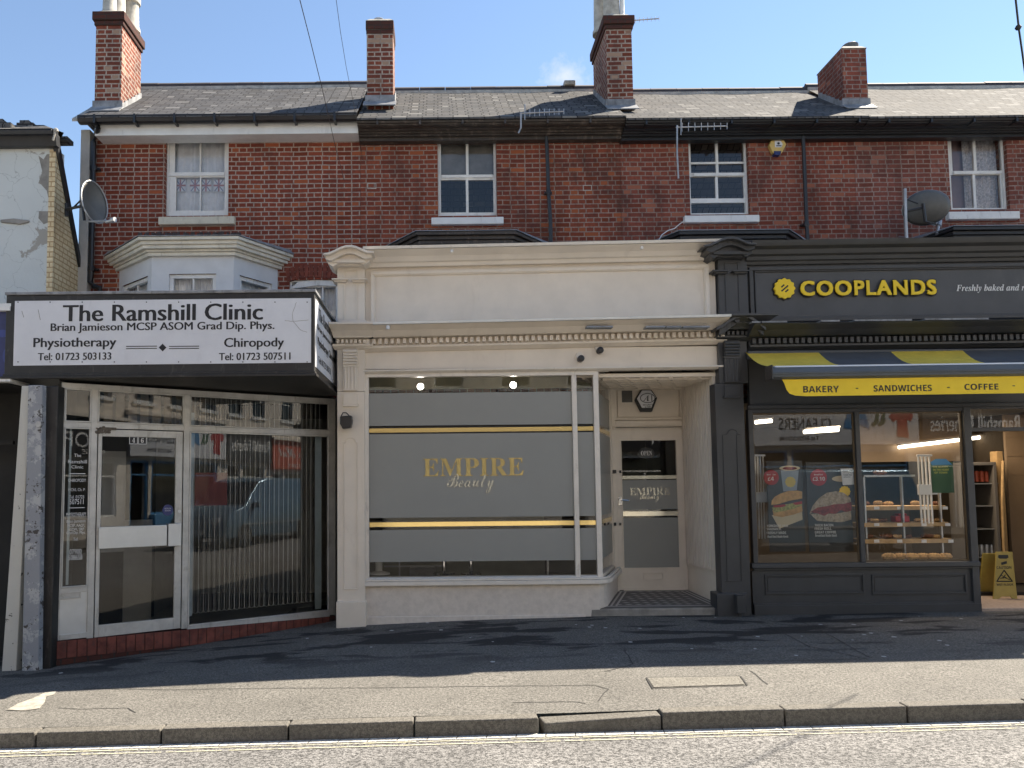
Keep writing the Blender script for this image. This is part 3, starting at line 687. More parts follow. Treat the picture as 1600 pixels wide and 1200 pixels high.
chimney(hA, rfA, zrA, 573, 614, 31, 12.15, .5, pots=((592, .25, .10, .12, M['lead']),), cap=.015)
# gable end, pale render, and verge
b = MB(); b.box(X(124, 300, 11.85), xlA, 11.86, 17, -1, ezA - .06); b.build('gable_wall', M['rendergrey'], hA)
b = MB(); b.mould([(11.6, ezA - .05), (11.6, ezA + .0), (13.5, zrA(13.5) - .0), (13.5, zrA(13.5) - .08)], X(124, 300, 11.85) - .02, xlA + .0); b.build('verge', M['mortar'], rfA)
# bay of the clinic house
by, rp, zbA = bay(hA, 164, 458, 216, 372, 369, 398, M['baycream'], M['lead_lt'])
b = MB(); o_ = .22; p = rp(o_); zlo = 3.02; c0, c1 = p[1], p[2]
def canted(b, p, z0, z1, th=.1):
    vs = [(x, y, z0) for x, y in p] + [(x, y, z1) for x, y in p]; b.add(vs, [(0, 1, 5, 4), (1, 2, 6, 5), (2, 3, 7, 6)])
canted(b, p, zbA - .26, zbA + .01)
fy = p[1][1]
b.build('bay_wall', M['baywhite'], by, fix=False)
# bay windows: front and two canted lights
b = MB(); g = MB(); cu = MB(); ps = MB()
ztw = zbA - .26
for (a, c, marg) in ((p[0], p[1], .12), (p[1], p[2], .26), (p[2], p[3], .12)):
    A_, B_ = Vector((a[0], a[1], 0)), Vector((c[0], c[1], 0)); U = (B_ - A_); L = U.length; U.normalize(); Nn = Vector((U.y, -U.x, 0)); f_ = Frame(A_, U, (0, 0, 1), Nn)
    ps.obox(f_, 0.002, marg, zlo, ztw, 0, -.12); ps.obox(f_, L - marg, L - .002, zlo, ztw, 0, -.12)
    b.ring(f_, marg, L - marg, zlo, ztw, .06, -.03, -.09)
    if L > 1: b.obox(f_, L / 2 - .012, L / 2 + .012, zlo + .06, ztw - .06, -.04, -.08)
    g.add([f_.P(marg, zlo, -.07), f_.P(L - marg, zlo, -.07), f_.P(L - marg, ztw, -.07), f_.P(marg, ztw, -.07)], [(0, 1, 2, 3)])
    k = 40
    vs = [f_.P(marg + (L - 2 * marg) * i / k, z, -.16 + .02 * math.sin(i * 1.3)) for z in (zlo, ztw) for i in range(k + 1)]
    cu.add(vs, [(i, i + 1, k + 2 + i, k + 1 + i) for i in range(k)])
ps.build('bay_pier', M['baywhite'], by); b.build('bay_window', M['whitew'], by, bevel=.004); g.build('bay_pane', M['glassup'], by, fix=False); cu.build('bay_curtain', M['curtain'], by, smooth=True, fix=False)
# arched window beside the bay with brick arch
ob = (452, 437, 530, 540)
b = MB(); ap = arch_pts(449, 529, 444, 10)
for i in range(12):
    t0, t1 = i / 12, (i + .86) / 12
    def ap_(t, off): return (449 + 82 * t + (t - .5) * off * .35, 443 - 9 * math.sin(math.pi * (t * .86 + .07)) - off)
    b.ppoly(FR, [ap_(t0, 1), ap_(t1, 1), ap_(t1, 21), ap_(t0, 21)], -BW + .012, -BW - .1)
b.build('brick_arch', paint('brick_arch_red', (.20, .05, .03), .85, .4, 12), hA)
b = MB(); u0, u1, v0, v1 = FR.rect(*ob, -BW - .08); b.ring(FR, u0 + .002, u1, v0, v1, .05, -BW - .04, -BW - .12)
b.ppoly(FR, [(451, 452), (465, 441), (490, 437), (529, 439), (529, 447), (495, 446), (465, 450)], -BW - .02, -BW - .05)
b.pbox(FR, 466, 446, 527, 449, -BW - .05, -BW - .10); b.pbox(FR, 503, 449, 505.5, 540, -BW - .05, -BW - .10)
aw = b.build('arched_window', M['whitew'], hA, bevel=.004)
b = MB(); b.add([FR.P(u0, v0, -BW - .1), FR.P(u1, v0, -BW - .1), FR.P(u1, v1, -BW - .1), FR.P(u0, v1, -BW - .1)], [(0, 1, 2, 3)]); b.build('pane', M['glassup'], aw, fix=False)
b = MB(); folded_cloth(b, u0, u1, v0, v1, -BW - .2, .02, 8); b.build('curtain', M['curtain'], aw, smooth=True)

# --- house over the beauty shop
ezB = Z(760, 184, EAVE_D)
PB = [(689, 219, 728, 273), (732, 219, 771, 273), (689, 281, 728, 332), (732, 281, 771, 332)]
hB, xlB, xrB, ez, zrB, rfB = house('brick_house', 'red brick house above the cream shop with peeling brown eaves', 563, 970, M['brickB'],
    (684, 217, 776, 337), ((674, 339, 787, 350), M['white']), PB, 276, (M['whitew'], M['glassup']), dict(z=ezB, rp=(760, 142)), slate='slate2')
eave_boards(hB, xlB, xrB, 'brown', M['brownpaint'], ezB)
b = MB(); u0, u1, v0, v1 = FR.rect(686, 218, 774, 272, -BW - .2); b.obox(FR, u0, u1, v0, v1, -BW - .2, -BW - .21); b.build('roller_blind', M['blind'], hB)
b = MB(); b.box(X(880, 140, RIDGE_D), X(898, 140, RIDGE_D), RIDGE_D - .12, RIDGE_D + .12, zrB(RIDGE_D) + .04, zrB(RIDGE_D) + .13); b.build('ridge_vent', M['mortar'], rfB, bevel=.02)
bay(hB, 588, 872, 650, 806, 361, 392, M['brownpaint'], M['lead'])
chimney(hB, rfB, zrB, 948, 988, 24, 12.1, 1.05, pots=((938, .60, .13, .85, M['mortar']), (955, .28, .15, .95, M['mortar']), (972, .2, .04, .9, M['white'])), mat='brick_ch')
for (px, py) in ((918, 293), (581, 290)):
    b = MB(); b.pring(FR, px - 7, py - 4, px + 7, py + 5, .012, -BW + .006, -BW - .01); b.build('air_brick', M['mortar'], hB)
# --- two houses over the bakery
ezC = Z(1170, 184, EAVE_D)
PC = [(1079, 216, 1118, 270), (1122, 216, 1162, 270), (1079, 276, 1118, 310), (1122, 276, 1162, 310), (1080, 317, 1164, 333)]
hC, xlC, xrC, ez, zrC, rfC = house('brick_house', 'red brick house with black eaves and half raised sash window beside the yellow alarm box', 970, 1337, M['brickC'],
    (1077, 212, 1170, 335), ((1070, 336, 1187, 347), M['white']), PC, 273, (M['white'], M['glassup']), dict(z=ezC, rp=(1140, 144)), slate='slate2')
eave_boards(hC, xlC, xrC, 'black', M['blackpaint'], ezC)
b = MB(); b.pbox(FR, 1080, 253, 1164, 256, -BW - .09, -BW - .11); b.build('glazing_bar', M['whitew'], hC)
bay(hC, 985, 1275, 1062, 1232, 360, 392, M['blackpaint'], M['lead'])
ezD = Z(1500, 182, EAVE_D)
PD = [(1487, 213, 1521, 267), (1525, 213, 1564, 267), (1487, 273, 1521, 325), (1525, 273, 1564, 325)]
chimney(hC, rfC, zrC, 1316, 1354, 74, 12.2, .82, pots=((1325, .25, .12, .16, M['dish']),), cap=0, mat='brickC')
hD, xlD, xrD, ez, zrD, rfD = house('brick_house', 'dusty red brick house with black eaves and lace curtained window, behind the right satellite dish', 1337, 1790, M['brickD'],
    (1483, 207, 1575, 327), ((1483, 330, 1594, 342), M['whitew']), PD, 270, (M['whitew'], M['glassup']), dict(z=ezD, rp=(1450, 136)), slate='slate2')
eave_boards(hD, xlD, xrD, 'black', M['blackpaint'], ezD)
b = MB(); u0, u1, v0, v1 = FR.rect(1490, 210, 1573, 326, -BW - .2); folded_cloth(b, u0 + .18, u1, v0, v1, -BW - .24, .012, 11)
b.build('curtain', M['curtpink'], hD, smooth=True)
b = MB(); b.obox(FR, u0 - .1, u1, v0, v1, -BW - .3, -BW - .31); b.build('blind', M['pinkwall'], hD)
bay(hD, 1400, 1710, 1490, 1660, 353, 384, M['blackpaint'], M['lead'])
# moss and worn edges on the bay of the clinic house
b = MB(); rq = random.Random(5)
for i in range(60):
    x = X(rq.uniform(215, 372), 366, 11.03); y = 11.04 + rq.uniform(0, .05); r = rq.uniform(.012, .035); z = Z(300, 366, 11.05) + .012
    b.disc(Frame((x, y, z), (1, 0, 0), (0, 1, 0), (0, 0, 1)), 0, 0, r, rq.uniform(.004, .02), -.02, k=6)
b.build('moss', M['ridge'], by)

# ------------------------------------------------------------------ pale building on the far left
lb = thing('rendered_building', 'white rendered building with peeling paint and cream painted brick side', 'building', (X(40, 400, 11.1), 11.1, -.4))
DL = 11.1; xr_ = X(86, 300, DL)
b = MB(); zt = Z(40, 232, DL); b.box(-14, xr_, DL, DL + .25, 2.4, zt); b.build('front_wall', M['peelwhite'], lb)
b = MB(); ztop = Z(80, 232, DL)
b.add([(xr_ + .001, DL, 2.4), (xr_ + .001, 12.12, 2.4), (xr_ + .001, 12.12, 4.70), (xr_ + .001, DL + .08, ztop), (xr_ + .001, DL, ztop)], [(0, 1, 2, 3, 4)]); b.build('side_wall', M['brick_cream'], lb, fix=False)
b = MB(); b.box(xr_ - .09, xr_ - .0, DL - .012, DL - .001, 2.4, ztop - .02); b.build('quoin', M['brick_cream'], lb)
b = MB()
for pl in ([(60, 243), (68, 249), (73, 241), (83, 240), (83, 310), (76, 311), (73, 298), (64, 288), (60, 286), (66, 268), (63, 255)], [(61, 330), (80, 330), (82, 345), (68, 350), (60, 341)]):
    b.ppoly(FR, pl, -DL + .006, -DL - .02)
b.build('bare_patch', M['cement'], lb)
b = MB(); b.ppoly(FR, [(0, 343), (20, 341), (45, 344), (44, 347), (30, 350), (0, 347)], -DL + .03, -DL - .02); b.build('broken_ledge', M['cement'], lb, bevel=.01)
b = MB(); zg = Z(40, 205, 10.9); b.mould([(11.09, Z(40, 231, 11.05)), (11.0, Z(40, 231, 11.05)), (10.95, Z(40, 214, 11.0)), (10.86, Z(40, 212, 10.9)), (10.84, zg), (11.09, zg)], -14, xr_ + .06); b.build('gutter', M['blackpaint'], lb, bevel=.01)
b = MB(); zz = zg + .015
b.add([(-14, 10.85, zz), (xr_ + .06, 10.85, zz), (xr_ + .06, 11.2, zz + .10), (-6.15, 11.6, zz + .42), (-14, 11.9, zz + .62), (-14, 13.5, 2.4), (xr_ - .1, 12.1, 4.6), (xr_ - .02, 11.25, zz + .0)], [(0, 1, 2, 3, 4), (4, 3, 6, 5), (3, 2, 7, 6)])
for i in range(40):
    ww = rq.uniform(.10, .26); x0_ = xr_ + .04 - i * .085; t = rq.random()
    y_ = 10.86 + t * .5; zb_ = zz + (.10 + min(.32, (xr_ - x0_) * .5)) * t / 1.1; b.box(x0_ - ww, x0_, y_, y_ + .2, zb_ - .02, zb_ + rq.uniform(.02, .06))
b.build('roof', M['slate2'], lb)
b = MB(); b.hexa([(xr_ - .03, 12.2, 4.52), (xr_ + .04, 12.2, 4.52), (xr_ + .04, 12.2, 4.66), (xr_ - .03, 12.2, 4.66), (xr_ - .03, 11.0, ztop + .12), (xr_ + .04, 11.0, ztop + .12), (xr_ + .04, 11.05, ztop + .26), (xr_ - .03, 11.05, ztop + .26)])
b.build('barge_board', M['blackpaint'], lb)
b = MB(); c = FR.P(*FR.at(86, 211, -10.88), -10.88); b.tube([c - Vector((.03, 0, .08)), c + Vector((.01, 0, .07))], .015); b.lathe(c + Vector((.012, 0, .07)), [(.01, -.03), (.035, -.015), (.035, .015), (.01, .035)], k=8); b.build('finial', M['mortar'], lb)

# ------------------------------------------------------------------ narrow shop front at the left edge
ls = thing('shopfront', 'dark shop front with dark blue fascia and peeling blue and cream post at left edge', 'shopfront', (X(30, 1045, 8.8), 8.8, Z(30, 1045, 8.8)))
zb = Z(45, 1048, 8.8) - .05
b = MB(); u0, u1, v0, v1 = FR.rect(14, 603, 42, 1048, -8.82); b.hexa([(u0 - .02, 9.1, zb), (u1 - .06, 9.1, zb), (u1, 9.1, v1), (u0 + .03, 9.1, v1), (u0 - .04, 8.82, zb), (u1 - .08, 8.82, zb), (u1, 8.82, v1), (u0 + .1, 8.82, v1)])
post = b.build('post', M['peelpost'], ls, bevel=.008)
b = MB(); b.hexa([(X(36, 1045, 8.78), 9.1, zb), (X(62, 1045, 8.78), 9.1, zb), (X(68, 603, 8.78), 9.1, v1), (X(45, 603, 8.78), 9.1, v1), (X(34, 1045, 8.76), 8.76, zb), (X(60, 1045, 8.76), 8.76, zb), (X(66, 603, 8.76), 8.76, v1), (X(44, 603, 8.76), 8.76, v1)])
b.build('post', M['peelblue'], ls, bevel=.008)
b = MB(); b.lathe(FR.P(*FR.at(61, 663, -8.76), -8.74), [(.035, -.0), (.035, .02), (.015, .03)], k=10, axis='y'); b.build('hook', M['galv'], ls)
b = MB(); b.hexa([(X(62, 1040, 8.85), 9.3, zb), (X(80, 1040, 8.85), 9.3, zb), (X(92, 603, 8.85), 9.3, v1), (X(69, 603, 8.85), 9.3, v1), (X(61, 1040, 8.85), 8.85, zb), (X(79, 1040, 8.85), 8.85, zb), (X(91, 603, 8.85), 8.85, v1), (X(68, 603, 8.85), 8.85, v1)])
b.build('downpipe_casing', M['signframe'], ls, bevel=.01)
b = MB(); b.pbox(FR, -400, 489, 14, 592, -8.95, -9.3); f = b.build('fascia', M['bluesign'], ls, bevel=.005)
b = MB(); b.pbox(FR, -400, 481, 15, 487, -8.88, -9.4); b.pbox(FR, -400, 593, 16, 598, -8.88, -9.3); b.pbox(FR, -400, 476, 17, 481, -8.9, -9.4, 0); b.build('trim', M['whitew'], f)
b = MB(); b.disc(FR, *FR.at(4, 521, -8.945), .045, -8.945, -8.96, ru=.06); b.disc(FR, *FR.at(10, 556, -8.945), .09, -8.945, -8.96, ru=.045); b.build('emblem', paint('mid_blue_print', (.03, .05, .22), .4), f)
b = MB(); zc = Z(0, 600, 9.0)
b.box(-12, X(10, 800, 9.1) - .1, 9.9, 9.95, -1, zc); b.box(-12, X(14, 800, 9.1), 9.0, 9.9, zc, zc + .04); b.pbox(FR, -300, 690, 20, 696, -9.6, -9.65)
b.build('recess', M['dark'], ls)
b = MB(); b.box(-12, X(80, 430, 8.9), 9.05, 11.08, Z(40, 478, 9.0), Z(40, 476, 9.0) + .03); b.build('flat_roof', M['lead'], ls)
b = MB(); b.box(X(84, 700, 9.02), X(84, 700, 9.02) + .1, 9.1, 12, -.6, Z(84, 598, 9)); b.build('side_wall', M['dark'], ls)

# ------------------------------------------------------------------ clinic: oblique aluminium shop front
A = FR.P(*FR.at(92, 800, -9.0), -9.0); A.z = 0
B_ = FR.P(*FR.at(523, 800, -11.0), -11.0); B_.z = 0
Ud = (B_ - A).normalized(); CF = Frame(A, Ud, (0, 0, 1), (Ud.y, -Ud.x, 0))
LC = (B_ - A).length
cl = thing('shopfront', 'weathered aluminium clinic shop front with door and vertical blinds on red brick plinth', 'shopfront', (A.x + 1.2, A.y + .9, -.3))
def cu_(px, py=800): return CF.at(px, py)[0]
def cv(px, py): return CF.at(px, py)[1]
vT = cv(95, 597.5); vT1 = cv(95, 606); vX0 = cv(120, 668); vX1 = cv(120, 660); vBm = cv(85, 1001)
ua, ub, uc, ud_, ue = 0.0, cu_(97), cu_(139), cu_(149), cu_(285)
uf = cu_(294); ug = cu_(514); uh = LC
b = MB()
zdb = cv(150, 997)
b.obox(CF, 0, ub, vBm, vT, .02, -.06)                      # left post
b.obox(CF, ub, uh, vT1, vT, .02, -.06)
b.obox(CF, uc, ud_, zdb, vT1, .025, -.06)
b.obox(CF, ue, uf, zdb, vT1, .025, -.06)
b.obox(CF, ug, uh, cv(300, 985), vT1, .02, -.06)
b.obox(CF, ub, uc, vX0, vX1, .02, -.06); b.obox(CF, ud_, ue, vX0, vX1, .02, -.06); b.obox(CF, uf, ug, vX0, vX1, .02, -.06)
b.obox(CF, ub, uc, vBm, vBm + .06, .03, -.06); b.obox(CF, uf, ug, cv(300, 987), cv(300, 978), .03, -.06)
b.obox(CF, ub, uc, cv(110, 926), cv(110, 918), .02, -.06)
for (p, q) in ((ub, uc), (ud_, ue), (uf, ug)):            # glazing beads
    b.ring(CF, p + .002, q - .002, vX1 + .002, vT1 - .002, .016, .028, -.02)
b.ring(CF, uf + .002, ug - .002, cv(300, 978) + .002, vX0 - .002, .02, .030, -.02); b.ring(CF, ub + .002, uc - .002, cv(110, 918) + .002, vX0 - .002, .016, .028, -.02)
b.build('frame', M['alu'], cl, bevel=.003)
def pane(b, fr, u0, u1, v0, v1, n): b.add([fr.P(u0, v0, n), fr.P(u1, v0, n), fr.P(u1, v1, n), fr.P(u0, v1, n)], [(0, 1, 2, 3)])
for (p, q, r, s) in ((ub, uc, vX1, vT1), (ud_, ue, vX1, vT1), (uf, ug, vX1, vT1), (uf, ug, cv(300, 978), vX0), (ub, uc, cv(110, 918), vX0)):
    b = MB(); pane(b, CF, p, q, r, s, -.005); b.build('pane', M['glassshop'], cl, fix=False)
b = MB(); b.obox(CF, ub, uc, vBm + .06, cv(110, 926), .008, -.04); sp = b.build('side_panel', M['alubr'], cl)
b = MB(); u0, u1, v0, v1 = CF.rect(91, 925, 127, 936, .02); b.ring(CF, u0, u1, v0, v1, .018, .022, .009); b.obox(CF, u0 + .018, u1 - .018, v0 + .018, v1 - .018, .014, .009); b.build('letter_box', M['alu'], sp, bevel=.002)
# door
b = MB(); d0, d1 = ud_ + .012, ue - .012; dt = vX0 - .012; db = zdb + .01; st = .085
vr0, vr1 = cv(200, 855), cv(200, 822)
b.obox(CF, d0, d0 + .045, db, dt, .02, -.03); b.obox(CF, d1 - st, d1, db, dt, .02, -.03)
b.obox(CF, d0 + .045, d1 - st, dt - .085, dt, .02, -.03); b.obox(CF, d0 + .045, d1 - st, db, cv(200, 972), .02, -.03)
dr = b.build('door', M['alu'], cl, bevel=.004)
b = MB(); b.obox(CF, d0 + .02, cu_(259, 838), vr0, vr1, .055, .0); b.obox(CF, cu_(261, 838), cu_(281, 838), vr0 - .01, vr1 + .012, .065, .0); b.build('push_plate', M['alubr'], dr, bevel=.004)
b = MB(); pane(b, CF, d0 + .045, d1 - st, db + .06, dt - .085, -.005); b.build('pane', M['glassshop'], dr, fix=False)
b = MB(); u, v = CF.at(280, 799, .02); b.disc(CF, u, v, .02, .032, .02); b.disc(CF, u, v, .008, .034, .032); b.build('lock', M['alubr'], dr)
b = MB(); u0, u1, v0, v1 = CF.rect(202, 682, 229, 694, .006); mid_ = (u0 + u1) / 2; b.obox(CF, u0, mid_ - .004, v0, v1, .006, .002); b.obox(CF, mid_ + .004, u1, v0, v1, .006, .002); npl = b.build('number_plate', M['ink'], dr)
b = MB(); b.ring(CF, u0, mid_ - .004, v0, v1, .006, .008, .006); b.ring(CF, mid_ + .004, u1, v0, v1, .006, .008, .006); b.build('plate_edge', M['vinylwhite'], npl)
q = .035; writing('lettering', [('4', 'serif', CF, u0 + q, mid_ - q, v0 + .018, v1 - .018, .009, 0), ('6', 'serif', CF, mid_ + q, u1 - q, v0 + .018, v1 - .018, .009, 0)], M['vinylwhite'], npl)
b = MB(); u, v = CF.at(262, 797, 0); b.disc(CF, u, v, .07, .003, .0015, ru=.065); stk = b.build('sticker', M['bluesign'], dr)
writing('lettering', [('HEALTH & CARE', '', CF, u - .04, u + .04, v + .012, v + .028, .005, 0), ('REGISTERED', '', CF, u - .035, u + .035, v - .014, v - .0, .005, 0)], M['vinylwhite'], stk)
b = MB(); b.obox(CF, d0 + .01, d0 + .20, vX0 - .02, vX0 + .012, .032, .02)
for i in range(26): b.disc(CF, ud_ + rq.uniform(-.02, .16), vX0 + rq.uniform(-.06, .02), rq.uniform(.008, .02), .0325 + rq.uniform(0, .004), .026, k=6)
b.build('grime', paint('rust_grime', (.12, .10, .08), .9, .4, 20), cl)
# brick plinth: soldier course above stretchers
b = MB(); zg0 = -.75
vs_t = vBm - .002; L_ = LC + .0
b.hexa([CF.P(-.12, zg0, -.25), CF.P(L_, zg0, -.25), CF.P(L_, cv(300, 987) - .002, -.25), CF.P(-.12, vs_t, -.25), CF.P(-.12, zg0, .035), CF.P(L_, zg0, .035), CF.P(L_, cv(300, 987) - .002, .035), CF.P(-.12, vs_t, .035)])
pl = b.build('plinth', M['brick_dark'], cl)
b = MB(); u = -.10; 
top_at = lambda u: vs_t + (cv(300, 987) - .002 - vs_t) * (u + .12) / (L_ + .12)
while u < L_ - .1:
    wd = .098; b.obox(CF, u, u + wd, top_at(u) - .20, top_at(u) - .004, .041 + rq.uniform(-.003, .003), .0); u += .108
b.build('soldier_course', paint('red_plinth_brick_face', (.165, .048, .034), .85, .4, 7, dirt=.25), pl, bevel=.004)
# room behind with vertical blinds
b = MB()
zc = vT + .05
def room(b, pts, z0, z1, mi=0):
    k = len(pts); vs = [(x, y, z0) for x, y in pts] + [(x, y, z1) for x, y in pts]
    b.add(vs, [(i, i + 1, k + i + 1, k + i) for i in range(k - 1)] + [tuple(range(k)), tuple(range(2 * k - 1, k - 1, -1))], mi)
p0, p1 = CF.P(-.02, 0, -.07), CF.P(LC, 0, -.07)
room(b, [(p0.x, p0.y), (p0.x, 14.5), (p1.x, 14.5), (p1.x, p1.y)], -.25, zc); b.build('interior', M['greyroom'], cl, fix=False)
b = MB(); k = 27
for i in range(k):
    u = uf + .10 + (ug - uf - .12) * i / k; c, s_ = math.cos(R(68)), math.sin(R(68)); h_ = .058
    f_ = Frame(CF.P(u, 0, -.22), CF.U * c - CF.N * s_, (0, 0, 1), CF.N * c + CF.U * s_)
    b.obox(f_, -h_, h_, cv(300, 962), vT - .03, .001, -.001)
vb = b.build('vertical_blind', M['blind'], cl)
b = MB()
for i in range(k):
    u = uf + .10 + (ug - uf - .12) * i / k
    b.obox(CF, u + .015, u + .022, cv(300, 962), vT - .03, -.158, -.162)
    pts = [CF.P(u + .018 + (ug - uf - .12) / k * t, cv(300, 962) + .03 - .035 * math.sin(math.pi * t), -.16) for t in (0, .25, .5, .75, 1)]
    b.tube(pts, .0025, 4)
b.build('blind_edge', M['blindedge'], vb)
b = MB(); b.obox(CF, uf + .055, uf + .10, cv(300, 965), vX0 + .25, -.12, -.125); b.obox(CF, ug - .16, ug - .06, cv(300, 975), vX0, -.12, -.125); b.obox(CF, ub + .02, ub + .10, cv(110, 915), vX0, -.10, -.105); b.build('blind_edge', M['blindblue'], vb)
b = MB()
for i in range(9):
    u = ud_ + .1 + i * .145; b.obox(CF, u, u + .10, vX1 - .03, vT, -.16 - .02 * (i % 2), -.165 - .02 * (i % 2))
b.build('door_blind', paint('dull_brown_blind', (.12, .10, .075), .8, .15, 4), cl)
b = MB(); f_ = Frame(CF.O, CF.U, CF.V, CF.N)
b.obox(CF, uf + .12, uf + .55, cv(350, 790), cv(350, 738), -.135, -.14); b.build('notice', paint('dark_red_notice', (.14, .025, .02), .6), cl)
b = MB(); b.obox(CF, ud_ + .2, ue - .5, cv(200, 870), cv(200, 700), -.9, -.93); b.obox(CF, ub, ue, -.2, cv(200, 820), -1.5, -1.53); b.build('partition', M['greyroom'], cl)
it = []
def side(s_, py0, py1, style='', wfrac=.8, x0=None):
    u0, u1 = ub + .045, uc - .03; c = (u0 + u1) / 2; hw = (u1 - u0) / 2 * wfrac
    it.append((s_, style, CF, c - hw, c + hw, cv(115, py1), cv(115, py0), .003, 0))
side('The', 709, 714, wfrac=.35); side('Ramshill', 718.5, 724, wfrac=.95); side('Clinic', 727, 732, wfrac=.6)
side('CHIROPODY', 748, 753, wfrac=.9); side('MChS, Ch. P.', 763, 768, wfrac=.85); side('Tel. 01723', 774, 779, wfrac=.75); side('507511', 780, 788, wfrac=.7)
side('PHYSIOTHERAPY', 801, 807, wfrac=1); side('Brian Jamieson', 812, 818, wfrac=.95); side('MCSP, AACP,', 819, 824, wfrac=.85); side('ASOM, SRP', 825, 830, wfrac=.8); side('Grad Dip. Phys.', 830, 836, wfrac=.95)
side('Tel.', 840, 845, wfrac=.25); side('07900', 858, 866, wfrac=.6); side('508658', 867, 875, wfrac=.7)
writing('lettering', it, M['vinylwhite'], cl)
b = MB(); b.obox(CF, ub + .07, uc - .05, cv(115, 740.6), cv(115, 739.6), .003, .001); b.obox(CF, ub + .07, uc - .05, cv(115, 794), cv(115, 793), .003, .001); b.build('ruled_line', M['vinylwhite'], cl)

# clinic sign box
DS = 8.9
sg = thing('sign_box', 'large projecting white clinic sign in a worn black frame above the aluminium shop front', 'sign', (X(250, 590, DS), DS, Z(250, 590, DS)))
x0, x1 = X(8, 520, DS), X(491, 520, DS); zt, zb = Z(250, 459, DS), Z(250, 586, DS)
b = MB(); yb = 10.85; sxl = x0
b.hexa([(x0 + .0, yb, zb), (x1, yb, zb), (x1, yb, zt), (x0, yb, zt), (x0, DS + .002, zb), (x1, DS + .002, zb), (x1, DS + .002, zt), (x0, DS + .002, zt)])
bx = b.build('box_frame', M['signframe'], sg, bevel=.008)
b = MB(); b.box(x0 - .03, x1 + .03, DS - .03, yb, zb - .03, zb - .0); b.box(x0 - .01, x1 + .01, DS - .012, yb, zb + .001, zb + .03); b.build('lower_trim', M['signframe'], bx, bevel=.005)
b = MB(); b.box(x0 - .01, x1 + .02, DS - .015, yb, zt + .001, zt + .035); b.build('top_trim', M['lead_lt'], bx, bevel=.005)
# board
SF = Frame((0, DS, 0), (1, 0, 0), (0, 0, 1), (0, -1, 0))
b = MB(); u0, u1, v0, v1 = SF.rect(22, 468, 486, 569, .006); b.obox(SF, u0, u1, v0, v1, .006, -.0); bd = b.build('sign_board', M['sign'], sg)
uC = lambda px: SF.at(px, 520, .008)[0]
sl_ = lambda px, py: (px, py)
def st_(s, style, px0, py0, px1, py1): return pt(s, style, SF, px0, py0, px1, py1, .008)
writing('lettering', [st_('The Ramshill Clinic', 'semi', 98, 475, 411, 501), st_('Brian Jamieson MCSP ASOM Grad Dip. Phys.', 'semi', 79, 503.5, 429, 519.5), st_('Physiotherapy', 'semi', 52, 527.5, 182, 546.5),
    st_('Chiropody', 'semi', 350, 527.5, 444, 546.5), st_('Tel: 01723 503133', 'semi', 59, 551, 174, 562.5), st_('Tel: 01723 507511', 'semi', 342, 551, 454, 562.5)], M['ink'], bd)
b = MB()
for (a, c) in ((197, 245), (264, 311)):
    for yy in (541, 544.5): b.pbox(SF, a, yy - .6, c, yy + .6, .009, .0065)
b.ppoly(SF, [(254, 537), (260, 543), (254, 549), (248, 543)], .009, .0065)
for i in range(10):
    for yy in (472, 565.5):
        u, v = SF.at(28 + i * 50.2, yy, .01); b.disc(SF, u, v, .007, .011, .0065, k=8)
b.build('rule_and_diamond', M['ink'], bd)
b = MB(); pts = [(463, 472), (457, 490), (458, 502), (470, 516), (480, 519)]
def crackline(b, fr, pts, n, wd=.003, k=5):
    q = [fr.at(*p, n) for p in pts]; out = []
    for (a, c), (d, e) in zip(q, q[1:]):
        for i in range(k): out.append((a + (d - a) * i / k + rq.uniform(-wd, wd), c + (e - c) * i / k + rq.uniform(-wd, wd)))
    out.append(q[-1]); b.tube([fr.P(a, c, n) for a, c in out], wd, 4)
crackline(b, SF, pts, .006, .0022); crackline(b, SF, [(445, 501), (458, 502), (482, 500)], .006, .0022); crackline(b, SF, [(60, 484), (63, 500)], .006, .0025); crackline(b, SF, [(34, 486), (37, 496)], .006, .0025)
b.build('crack', M['cement'], bd)
# side board
SS = Frame((x1, DS, 0), (0, 1, 0), (0, 0, 1), (1, 0, 0))
b = MB(); b.obox(SS, .05, yb - DS - .06, zb + .09, zt - .06, .006, .0); sb = b.build('side_board', M['sign'], sg)
zz = lambda t: zb + .09 + (zt - zb - .15) * t
writing('lettering', [('The Ramshill Clinic', 'semi', SS, .28, 1.75, zz(.74), zz(.93), .008, 0), ('Brian Jamieson MCSP', 'semi', SS, .18, 1.75, zz(.56), zz(.66), .008, 0), ('Physiotherapy Chiropody', 'semi', SS, .2, 1.75, zz(.32), zz(.48), .008, 0), ('Tel: 01723 503133', 'semi', SS, .25, 1.3, zz(.1), zz(.2), .008, 0)], M['ink'], sb)

